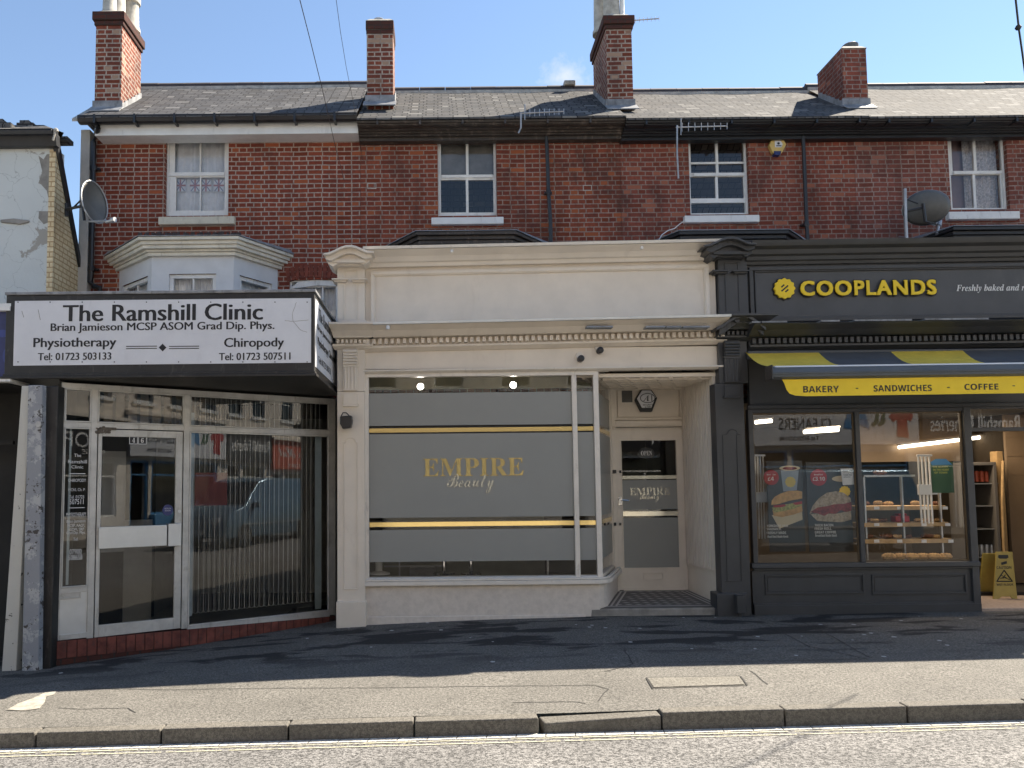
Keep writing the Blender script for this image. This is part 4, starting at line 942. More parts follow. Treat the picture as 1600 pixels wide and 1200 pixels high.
# ------------------------------------------------------------------ shared Victorian shop front mouldings
D1 = 10.45
def pilaster(parent, mat, dx, dy, sx=1.0, dark=False, base_py=977, m2=None, m2x=None):
    """console pilaster; picture coordinates are those of the cream one (527..570)"""
    q = lambda x: 548 + (x - 548) * sx + dx
    r = lambda y: y + dy
    def pb(b, a, c, d, e, nf, nb=-D1 - .12): b.pbox(FR, q(a), r(c), q(d), r(e), nf, nb)
    b = MB()
    pb(b, 527, 612, 570, base_py - dy + 4, -10.36); pb(b, 527, 545, 570, 611.5, -10.37); pb(b, 527, 415, 570, 503, -10.37, -D1 - .25)
    sh = b.build('pilaster', mat, parent, bevel=.006)
    b = MB(); pb(b, 525, 940, 572, base_py - dy + 5, -10.30); b.build('base_block', mat, sh, bevel=.012)
    # raised line of the long panel with rounded top
    b = MB()
    for (a, c, d, e) in ((536.5, 692, 538, 921), (557.5, 692, 559, 921), (536.5, 920, 559, 921.5)): pb(b, a, c, d, e, -10.347)
    pts = [(537, 692), (541, 691), (541.5, 687), (545, 684.5), (548, 684), (551, 684.5), (554.5, 687), (555, 691), (558.5, 692)]
    for (a, c), (d, e) in zip(pts, pts[1:]): b.tube([FR.P(*FR.at(q(a), r(c), -10.355), -10.355), FR.P(*FR.at(q(d), r(e), -10.355), -10.355)], .007, 6)
    pb(b, 536, 615, 559, 632, -10.335); b.ppoly(FR, [(q(534), r(632)), (q(561), r(632)), (q(559), r(635)), (q(536), r(635))], -10.325, -10.4)
    b.build('panel_moulding', mat, sh, bevel=.003)
    # fluted and scrolled corbel
    b = MB()
    pb(b, 536, 572, 558, 610, -10.33)
    for i in range(4):
        a = 537 + i * 5.2; b.tube([FR.P(*FR.at(q(a + 2), r(573), -10.335), -10.325), FR.P(*FR.at(q(a + 2), r(608), -10.335), -10.335)], .012, 8)
    for i in range(5):
        y = 547 + i * 4.6; n = -10.25 - i * .014; b.tube([FR.P(*FR.at(q(536), r(y + 2), n), n), FR.P(*FR.at(q(558), r(y + 2), n), n)], .021, 8)
    pb(b, 535.5, 545, 558.5, 571, -10.335); b.ppoly(FR, [(q(534), r(569)), (q(560), r(569)), (q(558), r(573)), (q(536), r(573))], -10.31, -10.4)
    b.build('corbel', mat, sh, bevel=.003)
    # capital with dentils
    b = MB(); xr2 = FR.at(q(548), r(520), -D1)[0]; x0, x1 = FR.at(q(527), r(520), -10.36)[0], FR.at(q(570), r(520), -10.36)[0]
    zc = lambda y: FR.at(q(548), r(y), -10.3)[1]
    b.mould([(10.5, zc(545)), (10.36, zc(545)), (10.30, zc(540)), (10.30, zc(537)), (10.5, zc(537))], x0, x1, .3, .6, dref=10.5)
    b.mould([(10.5, zc(529)), (10.22, zc(529)), (10.21, zc(527)), (10.14, zc(520)), (10.05, zc(514)), (10.02, zc(513)), (10.02, zc(509.5)), (10.5, zc(508))], x0, x1, .25, .85, dref=10.36)
    b.mould([(10.5, zc(537)), (10.34, zc(537)), (10.34, zc(529)), (10.5, zc(529))], x0, x1, .3, .3, dref=10.4)
    for i in range(7):
        a = 526 + i * 6.9; pb(b, a, 530, a + 4, 536, -10.27, -10.36)
    b.build('capital', mat, sh, bevel=.003)
    # upper block: panel, little caps, hood
    b = MB()
    for (a, c, d, e) in ((537, 423, 538.5, 500), (556.5, 423, 558, 500), (537, 423, 558, 424.5), (537, 499, 558, 500.5)): pb(b, a, c, d, e, -10.357, -10.4)
    pb(b, 518, 434.5, 543, 436.5, -10.27); pb(b, 522, 436.5, 541, 440, -10.31); pb(b, 548.5, 434.5, 573, 436.5, -10.27); pb(b, 551, 436.5, 570, 440, -10.31)
    pb(b, 528, 500, 572, 505, -10.33); pb(b, 525, 505, 574, 508, -10.30)
    b.build('upper_moulding', mat, sh, bevel=.003)
    b = MB()
    top = [(505, 396), (514, 394), (523, 390), (532, 385.5), (540, 383), (548, 382.5), (556, 384), (565, 388), (573, 391.5), (584, 393)]
    for (th, nf, s_) in ((3.5, -10.02, 0), (9.5, -10.10, 5), (15, -10.18, 10)):
        mid_ = 546
        up = [(mid_ + (x - mid_) * (1 - s_ * .018), y + s_ * .75) for x, y in top]
        lo_ = [(x, y + th * (.55 if i in (0, len(top) - 1) else 1)) for i, (x, y) in enumerate(up)]
        for i in range(len(up) - 1):
            b.ppoly(FR, [(q(up[i][0]), r(up[i][1])), (q(up[i + 1][0]), r(up[i + 1][1])), (q(lo_[i + 1][0]), r(lo_[i + 1][1])), (q(lo_[i][0]), r(lo_[i][1]))], nf, -10.6)
    b.ppoly(FR, [(q(513), r(405)), (q(573), r(405)), (q(569), r(410)), (q(521), r(410))], -10.15, -10.6); b.ppoly(FR, [(q(523), r(410)), (q(570), r(410)), (q(568), r(415)), (q(526), r(415))], -10.24, -10.6)
    b.ppoly(FR, [(q(526), r(405)), (q(537), r(398)), (q(547), r(396)), (q(558), r(398)), (q(568), r(405))], -10.25, -10.6)
    b.build('hood', mat, sh, bevel=.004)
    return sh

# ------------------------------------------------------------------ cream beauty shop
em = thing('shopfront', 'cream painted Victorian shop front with frosted grey window and recessed door', 'shopfront', (X(800, 965, D1), D1, Z(800, 965, D1)))
CM = M['cream']
pilaster(em, CM, 0, 0)
EX0, EX1 = X(571, 450, D1), X(1118, 450, D1)
zc = lambda y: Z(845, y - 3.0, D1)
SLP = .012      # the mouldings climb a little with the street
xm = (EX0 + EX1) / 2
b = MB()       # upper fascia
b.box(EX0, EX1, D1, D1 + .25, zc(512), zc(400)); fs = b.build('fascia', CM, em)
b = MB(); b.mould([(10.5, zc(417)), (10.38, zc(417)), (10.36, zc(412)), (10.32, zc(411)), (10.27, zc(405)), (10.18, zc(400)), (10.15, zc(398)), (10.5, zc(398))], EX0, EX1, 0, 0, SLP, xm, 10.45)
cn = b.build('cornice', CM, em)
b = MB(); b.mould([(10.5, zc(397.5)), (10.13, zc(397.5)), (10.12, zc(393.5)), (10.5, zc(392))], EX0, EX1, 0, 0, SLP, xm, 10.45)
for px in (706, 1003): 
    c = FR.P(*FR.at(px, 393 - (px - 700) * .018, -10.12), -10.12); b.lathe(c, [(.0, -.02), (.02, -.015), (.02, .02), (.0, .03)], k=8)
b.build('lead_capping', M['creamlite'], cn)
b = MB()
def fring(b, px0, py0, px1, py1, t, nf, nb, sl=SLP):
    u0, u1, v0, v1 = FR.rect(px0, py0, px1, py1, nf); dz = sl * (u1 - u0) / 2
    for (a, c, d, e, za, zb_) in ((u0, u1, v1 - t, v1, -dz, dz), (u0, u1, v0, v0 + t, -dz, dz)):
        b.hexa([FR.P(a, d + za, nb), FR.P(c, d + zb_, nb), FR.P(c, e + zb_, nb), FR.P(a, e + za, nb), FR.P(a, d + za, nf), FR.P(c, d + zb_, nf), FR.P(c, e + zb_, nf), FR.P(a, e + za, nf)])
    b.obox(FR, u0, u0 + t, v0 + t - dz, v1 - t - dz, nf, nb); b.obox(FR, u1 - t, u1, v0 + t + dz, v1 - t + dz, nf, nb)
fring(b, 579, 418, 1109, 507, .05, -10.405, -10.46); fring(b, 584, 423, 1104, 503, .022, -10.42, -10.46); b.build('panel_moulding', CM, fs, bevel=.006)
b = MB(); b.pbox(FR, 980, 427, 981.2, 498, -10.4525, -10.455); crackline(b, FR, [(590, 497), (640, 495), (700, 497), (735, 493), (810, 495), (880, 491)], -10.452, .002); crackline(b, FR, [(715, 494), (720, 490), (745, 488), (775, 482), (800, 479)], -10.452, .0012); crackline(b, FR, [(600, 440), (606, 427), (618, 424)], -10.452, .0014)
b.build('hairline_crack', paint('crack_brown', (.22, .17, .12), .9), fs)  # hairline cracks drawn as thin brown lines
b = MB(); b.mould([(10.5, zc(516)), (10.42, zc(516)), (10.38, zc(510)), (10.42, zc(506)), (10.5, zc(506))], EX0, EX1, 0, .2, SLP, xm, 10.45); b.build('fascia_rail', CM, fs)
# lower cornice with dentils
xl2 = EX0
b = MB(); b.mould([(10.5, zc(529)), (10.22, zc(529)), (10.20, zc(527)), (10.14, zc(521)), (10.05, zc(516)), (10.03, zc(515)), (10.5, zc(515))], xl2 + .12, EX1 + .03, 0, 0, SLP, xm, 10.45)
b.mould([(10.5, zc(548)), (10.40, zc(548)), (10.33, zc(543)), (10.33, zc(540)), (10.5, zc(540))], xl2 - .02, EX1 + .09, 0, 0, SLP, xm)
lc = b.build('lower_cornice', CM, em, bevel=.003)
b = MB(); b.mould([(10.5, zc(514.5)), (10.02, zc(514.5)), (10.01, zc(511)), (10.5, zc(509))], xl2 + .14, EX1 + .04, 0, 0, SLP, xm, 10.45)
c = FR.P(*FR.at(606, 512, -10.02), -10.02); b.lathe(c, [(.0, -.03), (.025, -.02), (.025, .025), (.0, .035)], k=8); b.build('lead_capping', M['white'], lc)
b = MB(); b.mould([(10.5, zc(540)), (10.36, zc(540)), (10.36, zc(529)), (10.5, zc(529))], xl2, EX1 + .05, 0, 0, SLP, xm)
x = xl2 + .02
while x < EX1:
    zz0 = SLP * (x - xm); b.box(x, x + .048, 10.29, 10.36, zc(538) + zz0, zc(530) + zz0); x += .083
b.build('dentils', CM, lc, bevel=.004)
ER = X(1130, 700, D1)
b = MB(); b.box(xl2 - .01, X(1131, 560, D1), D1 - .02, D1 + .18, zc(578), zc(547)); fz = b.build('frieze', CM, em)
b = MB()
for t_ in ('O', 'C'): pass
for j, px in enumerate((581, 592)):
    u, v = FR.at(px, 551, -10.43); 
    for k in range(9):
        a = 2 * math.pi * k / 9; b.disc(FR, u + .028 * math.cos(a), v + .028 * math.sin(a), .006, -10.427, -10.44, k=6)
u, v = FR.at(1117, 551, -10.43)
for k in range(9):
    a = 2 * math.pi * k / 9; b.disc(FR, u + .028 * math.cos(a), v + .028 * math.sin(a), .006, -10.427, -10.44, k=6)
b.build('blistered_paint', CM, fz)
b = MB(); b.mould([(10.5, zc(584)), (10.40, zc(584)), (10.36, zc(581)), (10.36, zc(579)), (10.5, zc(578))], X(568, 580, D1), X(1128, 580, D1), 0, 0, .004, xm); b.build('frieze_rail', M['creamlite'], fz, bevel=.003)
# flat roof over the shop and parapet back
b = MB(); b.box(X(527, 450, D1) + .0, EX1 + .1, D1 + .26, 11.99, zc(512) - .1, zc(512)); b.build('flat_roof', M['lead'], em)
# window: posts, rails
zs = lambda y: Z(750, y, D1)
wb, wt = zs(902), zs(588)
P1, P2, P3, P4, P5 = X(570, 745, D1), X(576.5, 745, D1), X(895, 745, D1), X(903, 745, D1), X(930, 745, D1)
P6 = X(938, 745, D1)
b = MB(); ft, fb = D1 - .02, D1 + .06
b.box(P1, P2, ft, fb, wb, wt); b.box(P3 + .01, P4 + .005, ft, fb, wb, wt); b.box(P5, P6, ft, fb, wb, wt)
b.box(P1, P6, ft - .01, fb, wt, wt + .05); b.box(P1 - .005, X(952, 590, D1), ft - .02, fb, wt + .05, zc(584))
b.box(P1, P6, ft - .005, fb, wb - .035, wb)
wf = b.build('window_frame', M['creamlite'], em, bevel=.004)
RD = 11.7
Cc = Vector((P6, D1 + .02, 0)); Dd = Vector((X(957, 750, RD), RD, 0)); Uq = (Dd - Cc).normalized(); RF = Frame(Cc, Uq, (0, 0, 1), (Uq.y, -Uq.x, 0)); LR = (Dd - Cc).length
b = MB(); wb2 = wb + .0
b.obox(RF, LR - .08, LR, wb2 - .03, wt, .01, -.06); b.obox(RF, 0, LR, wt, wt + .12, .012, -.06); b.obox(RF, 0.0, LR - .08, wb2 - .03, wb2 + .02, .01, -.06); b.build('window_frame', CM, em, bevel=.004)
b = MB(); g0 = [P2, P3 + .01, P4 + .005, P5]
b.add([(P2, D1 + .02, wb), (P3 + .01, D1 + .02, wb), (P3 + .01, D1 + .02, wt), (P2, D1 + .02, wt)], [(0, 1, 2, 3)]); b.build('pane', M['glass'], em, fix=False)
b = MB(); b.add([(P4 + .005, D1 + .02, wb), (P5, D1 + .02, wb), (P5, D1 + .02, wt), (P4 + .005, D1 + .02, wt)], [(0, 1, 2, 3)]); b.build('pane', M['glass'], em, fix=False)
b = MB(); pane(b, RF, 0, LR - .08, wb2 + .02, wt, -.02); b.build('pane', M['glassshop'], em, fix=False)
# frosted vinyl bands and gold foil strips, on the outside of the glass
bands = [(613, 664), (677, 808), (827, 877)]
golds = [(668, 674.5), (815, 822)]
b = MB(); gb = MB(); ZS = lambda y: Z(735, y, D1)
for (a, c) in bands:
    b.box(P2 + .003, P3 + .007, D1 + .015, D1 + .017, ZS(c), ZS(a)); b.box(P4 + .008, P5 - .003, D1 + .015, D1 + .017, ZS(c), ZS(a)); b.obox(RF, .004, LR - .085, ZS(c), ZS(a), -.015, -.017)
for (a, c) in golds:
    gb.box(P2 + .003, P3 + .007, D1 + .014, D1 + .016, ZS(c), ZS(a)); gb.box(P4 + .008, P5 - .003, D1 + .014, D1 + .016, ZS(c), ZS(a)); gb.obox(RF, .004, LR - .085, ZS(c), ZS(a), -.014, -.016)
vy = b.build('frosted_vinyl', M['frost'], em); gb.build('gold_strip', M['gold'], em)
b = MB()
for (a, c) in golds: b.box(P2 + .003, P5 - .003, D1 + .024, D1 + .026, ZS(c) - .022, ZS(a) + .022)
b.build('gold_strip_backing', M['ink'], em)
DW = -D1 - .010
writing('lettering', [pt('EMPIRE', 'serif', FR, 661, 716, 818, 743.5, DW, .003)], M['gold'], em)
writing('lettering', [pt('Beauty', 'script', FR, 698, 740, 772, 771, DW + .004, .003)], M['goldlite'], em)
# stall riser, sill
b = MB(); zl = -.6
Q = [(X(571, 940, D1), D1 - .03), (X(936, 940, D1), D1 - .03), (X(944, 940, D1) + .0, D1 + .02), (X(950, 940, D1) + .02, D1 + .12), (X(966, 930, RD), RD)]
top_ = zs(912)
k = len(Q); vs = [(x, y, zl) for x, y in Q] + [(x, y, top_) for x, y in Q]; b.add(vs, [(i, i + 1, k + i + 1, k + i) for i in range(k - 1)])
b.build('stall_riser', M['creambase'], em, fix=False, smooth=False)
b = MB()
def strip(b, Q, o_, z0, z1):
    out = []
    for i, (x, y) in enumerate(Q):
        a = Q[max(i - 1, 0)]; c = Q[min(i + 1, len(Q) - 1)]; dx, dy = c[0] - a[0], c[1] - a[1]; L = math.hypot(dx, dy); out.append((x + dy / L * o_, y - dx / L * o_))
    k = len(Q); vs = [(x, y, z0) for x, y in out] + [(x, y, z1) for x, y in out] + [(x, y, z1) for x, y in Q] + [(x, y, z0) for x, y in Q]
    b.add(vs, [(i + a * k, i + 1 + a * k, i + 1 + ((a + 1) % 4) * k, i + ((a + 1) % 4) * k) for a in range(4) for i in range(k - 1)] + [(0, k, 2 * k, 3 * k), (k - 1, 4 * k - 1, 3 * k - 1, 2 * k - 1)])
strip(b, Q, .065, zs(913), zs(906.5)); strip(b, Q, .045, zs(906), zs(903)); b.build('sill', M['creamlite'], em, bevel=.005)
# sloping infill between sill and frame
b = MB(); b.add([(Q[0][0], D1 - .03, zs(903)), (Q[1][0], D1 - .03, zs(903)), (Q[1][0], D1 + .05, zs(900)), (Q[0][0], D1 + .05, zs(900))], [(0, 1, 2, 3)]); b.build('sill_bed', M['whitew'], em, fix=False)
b = MB(); b.box(X(571, 960, D1), X(914, 960, D1), D1 - .055, D1 - .031, -.6, Z(740, 961, D1)); b.build('foot_render', M['creambase'], em, bevel=.01)
# recessed lobby: floor, step, soffit, right wall, back wall with door
xR = X(1127, 760, D1); xRb = X(1071, 760, RD)
fz_ = Z(1018, 923, RD); fzf = Z(1018, 948, D1 + .05)
b = MB(); xa = X(922, 950, D1)
b.add([(xa + .05, D1 - .02, fzf), (xR, D1 - .02, fzf), (xRb + .1, RD + .05, fz_), (Q[-1][0] - .1, RD + .05, fz_)], [(0, 1, 2, 3)])
b.build('lobby_floor', M['tilegrey'], em, fix=False)
b = MB(); b.hexa([(xa, D1 + .2, -.5), (xR + .02, D1 + .2, -.5), (xR + .02, D1 + .2, fzf - .004), (xa, D1 + .2, fzf - .004), (xa, D1 - .06, -.5), (xR + .02, D1 - .08, -.5), (xR + .02, D1 - .05, fzf - .004), (xa, D1 - .03, fzf - .004)]); b.build('step', M['cement'], em, bevel=.02)
# diagonal tile pattern
b = MB(); ts = .105; f0 = Vector((xa, D1, fzf)); sl = (fz_ - fzf) / (RD - D1)
cx_, cy_ = (X(1018, 940, 11)), 11.05
for i in range(-16, 17):
    for j in range(-16, 17):
        x = cx_ + (i + j) * ts * .7071 * .92; y = cy_ + (i - j) * ts * .7071 * .92
        if (i - j) % 2: continue
        if not (D1 + .16 < y < RD - .10): continue
        t = (y - D1) / (RD - D1); l = Q[1][0] + .22 + (Q[-1][0] - Q[1][0]) * t; r_ = xR - .18 + (xRb - xR) * t
        if not (l < x < r_): continue
        h_ = ts * .42
        pts = [(x - h_ * 1.3, y), (x, y - h_ * .62), (x + h_ * 1.3, y), (x, y + h_ * .62)]
        b.add([(a, c, fzf + sl * (c - D1) + .004) for a, c in pts], [(0, 1, 2, 3)])
for (y0_, y1_) in ((D1 + .05, D1 + .10), (RD - .07, RD - .03)):
    b.add([(a, c, fzf + sl * (c - D1) + .004) for a, c in ((Q[1][0] + .1, y0_), (xR - .08, y0_), (xR - .08, y1_), (Q[1][0] + .1, y1_))], [(0, 1, 2, 3)])
for off in (.05, .12):
    b.add([(x_, y_, fzf + sl * (y_ - D1) + .004) for x_, y_ in ((xR - off - .03, D1 + .05), (xR - off, D1 + .05), (xRb - off, RD - .05), (xRb - off - .03, RD - .05))], [(0, 1, 2, 3)])
    b.add([(x_, y_, fzf + sl * (y_ - D1) + .004) for x_, y_ in ((Q[2][0] + off + .03, D1 + .05), (Q[2][0] + off + .06, D1 + .05), (Q[-1][0] + off, RD - .05), (Q[-1][0] + off - .03, RD - .05))], [(0, 1, 2, 3)])
b.build('floor_tiles', M['tilewhite'], em, fix=False)
# right lobby wall of vertical boards
WR = Frame((xR, D1, 0), Vector((xRb - xR, RD - D1, 0)), (0, 0, 1), Vector((-(RD - D1), (xRb - xR), 0))); LW = math.hypot(xRb - xR, RD - D1)
zsf = Z(1100, 586, D1 + .3)
b = MB(); b.obox(WR, 0, LW, -.2, zsf + .2, 0, -.05); k = 13
zlow = Z(1080, 880, RD) 
for i in range(k):
    a = .06 + (LW - .08) * i / k; b.obox(WR, a + .012, a + (LW - .08) / k - .012, zlow, zsf,   .034, .0)
b.obox(WR, .0, LW, zlow - .03, zlow, .02, 0)
b.build('boarded_wall', CM, em, bevel=.005)
b = MB(); b.box(xR - .0, X(1134, 760, D1 - .01), D1 - .015, D1 + .04, -.2, Z(1125, 583, D1)); b.build('corner_post', M['creamlite'], em, bevel=.006)
# soffit with plaster ribs
zso = Z(1040, 596, D1 + .55)
b = MB(); b.box(P6 - .3, xR + .05, D1 + .06, RD + .1, zso, zso + .05)
for i in range(6):
    y = D1 + .16 + i * .21; b.box(P6 + .1, xR, y, y + .05, zso - .03, zso)
for i in range(9):
    x = P6 + .1 + i * .2
    b.hexa([(x + .12, RD, zso - .02), (x + .17, RD, zso - .02), (x + .17, RD, zso), (x + .12, RD, zso), (x - .3, D1 + .1, zso - .02), (x - .25, D1 + .1, zso - .02), (x - .25, D1 + .1, zso), (x - .3, D1 + .1, zso)])
b.build('soffit', CM, em)
# back wall + door frame
x0, x1 = X(952, 760, RD), X(1077, 760, RD); NB = -RD
b = MB(); zdt = Z(1018, 668, RD)
dl, drr = X(965, 800, RD), X(1072, 800, RD)
b.box(x0, dl - .004, RD - .02, RD + .12, fz_ - .05, zso); b.box(drr + .004, x1 + .1, RD - .02, RD + .12, fz_ - .05, zso)
b.box(dl - .004, drr + .004, RD - .02, RD + .1, zdt + .01, Z(1018, 657, RD)); b.pbox(FR, 958, 580, 1068, 603, NB + .02, NB - .1); b.pbox(FR, 959, 603, 1067, 657, NB - .03, NB - .1)
dfm = b.build('door_surround', CM, em, bevel=.005)
b = MB(); b.pring(FR, 960, 604, 1066, 656, .035, NB + .01, NB - .031); b.pring(FR, 965, 608, 1061, 652, .015, NB - .01, NB - .031); b.pring(FR, 958, 664, 1077, 670, .01, NB + .035, NB + .02); b.build('panel_moulding', CM, dfm, bevel=.003)
b = MB(); db_ = fz_ + .012; gl_ = FR.rect(973, 688, 1059, 887, NB)
b.holes(FR, dl, drr, db_, zdt, [gl_], NB - .005, NB - .05); ed = b.build('door', CM, em)
b = MB(); b.ring(FR, gl_[0] - .012, gl_[1] + .012, gl_[2] - .012, gl_[3] + .012, .014, NB + .005, NB - .01)
b.pring(FR, 1006, 895, 1037, 906, .012, NB + .008, NB - .004); b.pbox(FR, 975, 919, 1072, 922.5, NB + .02, NB - .004); b.build('door_beading', CM, ed, bevel=.002)
b = MB(); pane(b, FR, gl_[0], gl_[1], gl_[2], gl_[3], NB - .02); b.build('pane', M['glassshop'], ed, fix=False)
b = MB(); b.obox(FR, gl_[0], gl_[1], FR.at(1016, 796, NB)[1], FR.at(1016, 750, NB)[1], NB - .015, NB - .017); b.obox(FR, gl_[0], gl_[1], gl_[2], FR.at(1016, 809, NB)[1], NB - .015, NB - .017); b.build('frosted_vinyl', M['frost'], ed)
b = MB()
for (a, c) in ((743, 748.5), (799, 806)): b.obox(FR, gl_[0], gl_[1], FR.at(1016, c, NB)[1], FR.at(1016, a, NB)[1], NB - .014, NB - .016)
b.build('gold_strip', M['goldlite'], ed)
writing('lettering', [pt('EMPIRE', 'serif', FR, 984, 762, 1047, 773.5, NB - .012, .002), pt('Beauty', 'script', FR, 1000, 771, 1030, 784, NB - .010, .002)], M['goldlite'], ed)
b = MB(); b.pbox(FR, 966.5, 776, 972, 789, NB + .006, NB - .005); c = FR.P(*FR.at(970, 781, NB), NB + .02); b.tube([c, c + Vector((.0, -.03, 0)), c + Vector((.11, -.035, -.01))], .008); b.build('handle', M['chrome'], ed)
b = MB()
for (yy) in (737, 819):
    b.pbox(FR, 952, yy - 2.5, 963, yy + 2.5, NB + .035, NB + .02); u, v = FR.at(960, yy, NB + .04); b.lathe(FR.P(u, v, NB + .05), [(.02, -.015), (.026, -.01), (.026, .02), (.02, .025)], k=8, axis='y'); b.pbox(FR, 968, yy - 2, 971, yy + 2, NB + .01, NB - .004)
b.build('hasp', M['darkmetal'], ed)
b = MB(); b.pbox(FR, 972, 610.5, 988, 628.5, NB - .015, NB - .03)
for i in range(5): b.pbox(FR, 973, 612.5 + i * 3.3, 987.5, 614 + i * 3.3, NB - .008, NB - .015)
b.build('air_vent', M['dish'], em)
# open sign hanging inside the door glass: its own thing
b = MB(); u, v = FR.at(1010, 708, NB - .04); b.disc(FR, u, v, .085, NB - .035, NB - .045, ru=.125, k=28); o = b.build('open_sign', M['ink'])
o_ = tag(o, 'small black oval OPEN sign hanging in the cream shop door', 'sign'); writing('lettering', [('OPEN', 'serif', FR, u - .085, u + .085, v - .035, v + .035, NB - .033, 0)], M['vinylwhite'], o)
# hexagonal alarm box over the door
al = thing('alarm_box', 'white and black hexagonal alarm box above the cream shop door', 'alarm box', FR.P(*FR.at(1010, 626, NB), NB))
hexp = [(993, 625), (1002, 609), (1018, 609), (1027, 622), (1019, 643), (1002, 643)]
b = MB(); b.ppoly(FR, hexp, NB + .06, NB - .02); b.build('housing', M['ink'], al, bevel=.004)
b = MB(); b.ppoly(FR, [(1010 + (x - 1010) * .86, 625 + (y - 626) * .80 - 1.5) for x, y in hexp], NB + .075, NB + .061); cv_ = b.build('cover', M['sign'], al, bevel=.004)
b = MB(); u, v = FR.at(1012, 622, NB + .08)
for k_ in range(28):
    a0, a1 = 2 * math.pi * k_ / 28, 2 * math.pi * (k_ + 1) / 28
    b.poly(FR, [(u + .115 * math.cos(a0), v + .075 * math.sin(a0)), (u + .115 * math.cos(a1), v + .075 * math.sin(a1)), (u + .105 * math.cos(a1), v + .065 * math.sin(a1)), (u + .105 * math.cos(a0), v + .065 * math.sin(a0))], NB + .079, NB + .0755)
b.build('oval', M['ink'], cv_)
writing('lettering', [('A1', 'italic', FR, u - .07, u + .07, v - .045, v + .045, NB + .078, 0), ('SECURITY', 'bold', FR, u - .075, u + .075, v - .115, v - .09, NB + .078, 0), ('& FIRE', 'bold', FR, u - .045, u + .045, v - .145, v - .122, NB + .078, 0)], M['ink'], cv_)
def stool(label, px, d, w_, pale):
    c = at3_(px, 897, d); t = thing('salon_stool', label, 'stool', c, 'stools inside the cream shop')
    b = MB(); b.lathe(c, [(.16, 0), (.15, .02), (.03, .05), (.025, .05)], k=18); b.build('base', M['chrome'] if not pale else M['vinylwhite'], t, smooth=True)
    b = MB(); b.tube([c + Vector((0, 0, .04)), c + Vector((0, 0, .45))], .03 if not pale else .05, 10); b.build('stem', M['chrome'] if not pale else M['vinylwhite'], t, smooth=True)
    b = MB(); b.lathe(c + Vector((0, 0, .45)), [(.14, 0), (.19, .02), (.19, .07), (.15, .10)], k=18); b.build('seat', M['ink'] if not pale else M['vinylwhite'], t, smooth=True)
def at3_(px, py, d): return FR.P(*FR.at(px, py, -d), -d)
stool('white pedestal stool at the left end of the frosted window', 592, 10.9, .1, True)
stool('chrome stool behind the lower clear strip, left of the middle', 694, 11.1, .1, False)
stool('chrome stool behind the lower clear strip, under the gold wording', 736, 11.3, .1, False)
b = MB(); b.pbox(FR, 600, 884, 690, 886, -11.6, -11.65); b.pbox(FR, 623, 870, 625, 900, -11.3, -11.35); b.pbox(FR, 855, 870, 857.5, 900, -10.9, -10.93); b.pbox(FR, 640, 888, 680, 900, -12.4, -12.8)
b.build('shelf_frame', M['galv'], em)
# room, spotlights, salon stools
b = MB(); room(b, [(P1 - .1, D1 + .07), (P1 - .1, 15.2), (x1 + .3, 15.2), (x1 + .3, RD + .13)], 0.0, wt + .6); b.build('interior', M['darkwarm'], em, fix=False)
b = MB(); b.box(P1 - .1, P6, D1 + .5, D1 + .52, wt - .11, wt + .2); b.box(P1, P3, 13.5, 13.6, 0, 2.2); b.build('pelmet', paint('olive_cream_pelmet', (.30, .29, .20), .7), em)
for px in (657, 802):
    c = FR.P(*FR.at(px, 604 if px < 700 else 601.5, -D1 - .35), -D1 - .35)
    t = thing('spotlight', 'lit round spotlight %s frosted window of the cream shop' % ('above the letter E, leftmost in the' if px < 700 else 'above the letter R, rightmost in the'), 'light', c, 'lit spotlights inside the cream shop')
    b = MB(); b.lathe(c, [(.052, .0), (.052, .10), (.02, .14)], k=16, axis='y'); b.build('housing', M['whitew'], t, smooth=True)
    b = MB(); b.lathe(c, [(.0, -.012), (.03, -.010), (.043, -.002), (.043, .0)], k=16, axis='y'); b.build('bulb', M['spot'], t)

# ------------------------------------------------------------------ charcoal bakery shop front
bk = thing('shopfront', 'charcoal grey Victorian bakery shop front with yellow lettering and panelled riser', 'shopfront', (X(1350, 960, D1), D1, Z(1350, 960, D1)))
G = M['grey']
pilaster(bk, G, 597, -13, 1.05, base_py=968)
GX0, GX1 = X(1163, 450, D1), 9.6
zg_ = lambda y: Z(1380, y, D1); xg = X(1380, 450, D1); SG = .006
b = MB(); b.box(GX0, GX1, D1, D1 + .25, zg_(512), zg_(392)); gf = b.build('fascia', M['greylite'], bk)
b = MB(); b.mould([(10.5, zg_(412)), (10.40, zg_(412)), (10.38, zg_(408)), (10.34, zg_(407)), (10.32, zg_(402)), (10.27, zg_(400)), (10.24, zg_(394)), (10.16, zg_(391)), (10.14, zg_(388)), (10.12, zg_(384)), (10.5, zg_(382))], GX0, GX1, 0, 0, SG, xg)
b.build('cornice', G, bk)
b = MB(); fring(b, 1172, 411, 1920, 497, .05, -10.40, -10.46, SG); fring(b, 1180, 417, 1912, 492, .02, -10.42, -10.46, SG); b.build('panel_moulding', G, gf, bevel=.005)
b = MB(); b.mould([(10.5, zg_(513)), (10.42, zg_(513)), (10.39, zg_(506)), (10.36, zg_(504)), (10.5, zg_(498))], GX0, GX1, 0, 0, SG, xg); b.build('fascia_rail', M['greylite'], gf)
b = MB(); b.mould([(10.5, zg_(527)), (10.24, zg_(527)), (10.21, zg_(525)), (10.14, zg_(519)), (10.05, zg_(514)), (10.03, zg_(512)), (10.5, zg_(511))], GX0 - .05, GX1, 0, 0, SG, xg)
b.mould([(10.5, zg_(546)), (10.40, zg_(546)), (10.33, zg_(541)), (10.33, zg_(538)), (10.5, zg_(538))], GX0, GX1, 0, 0, SG, xg); glc = b.build('lower_cornice', G, bk)
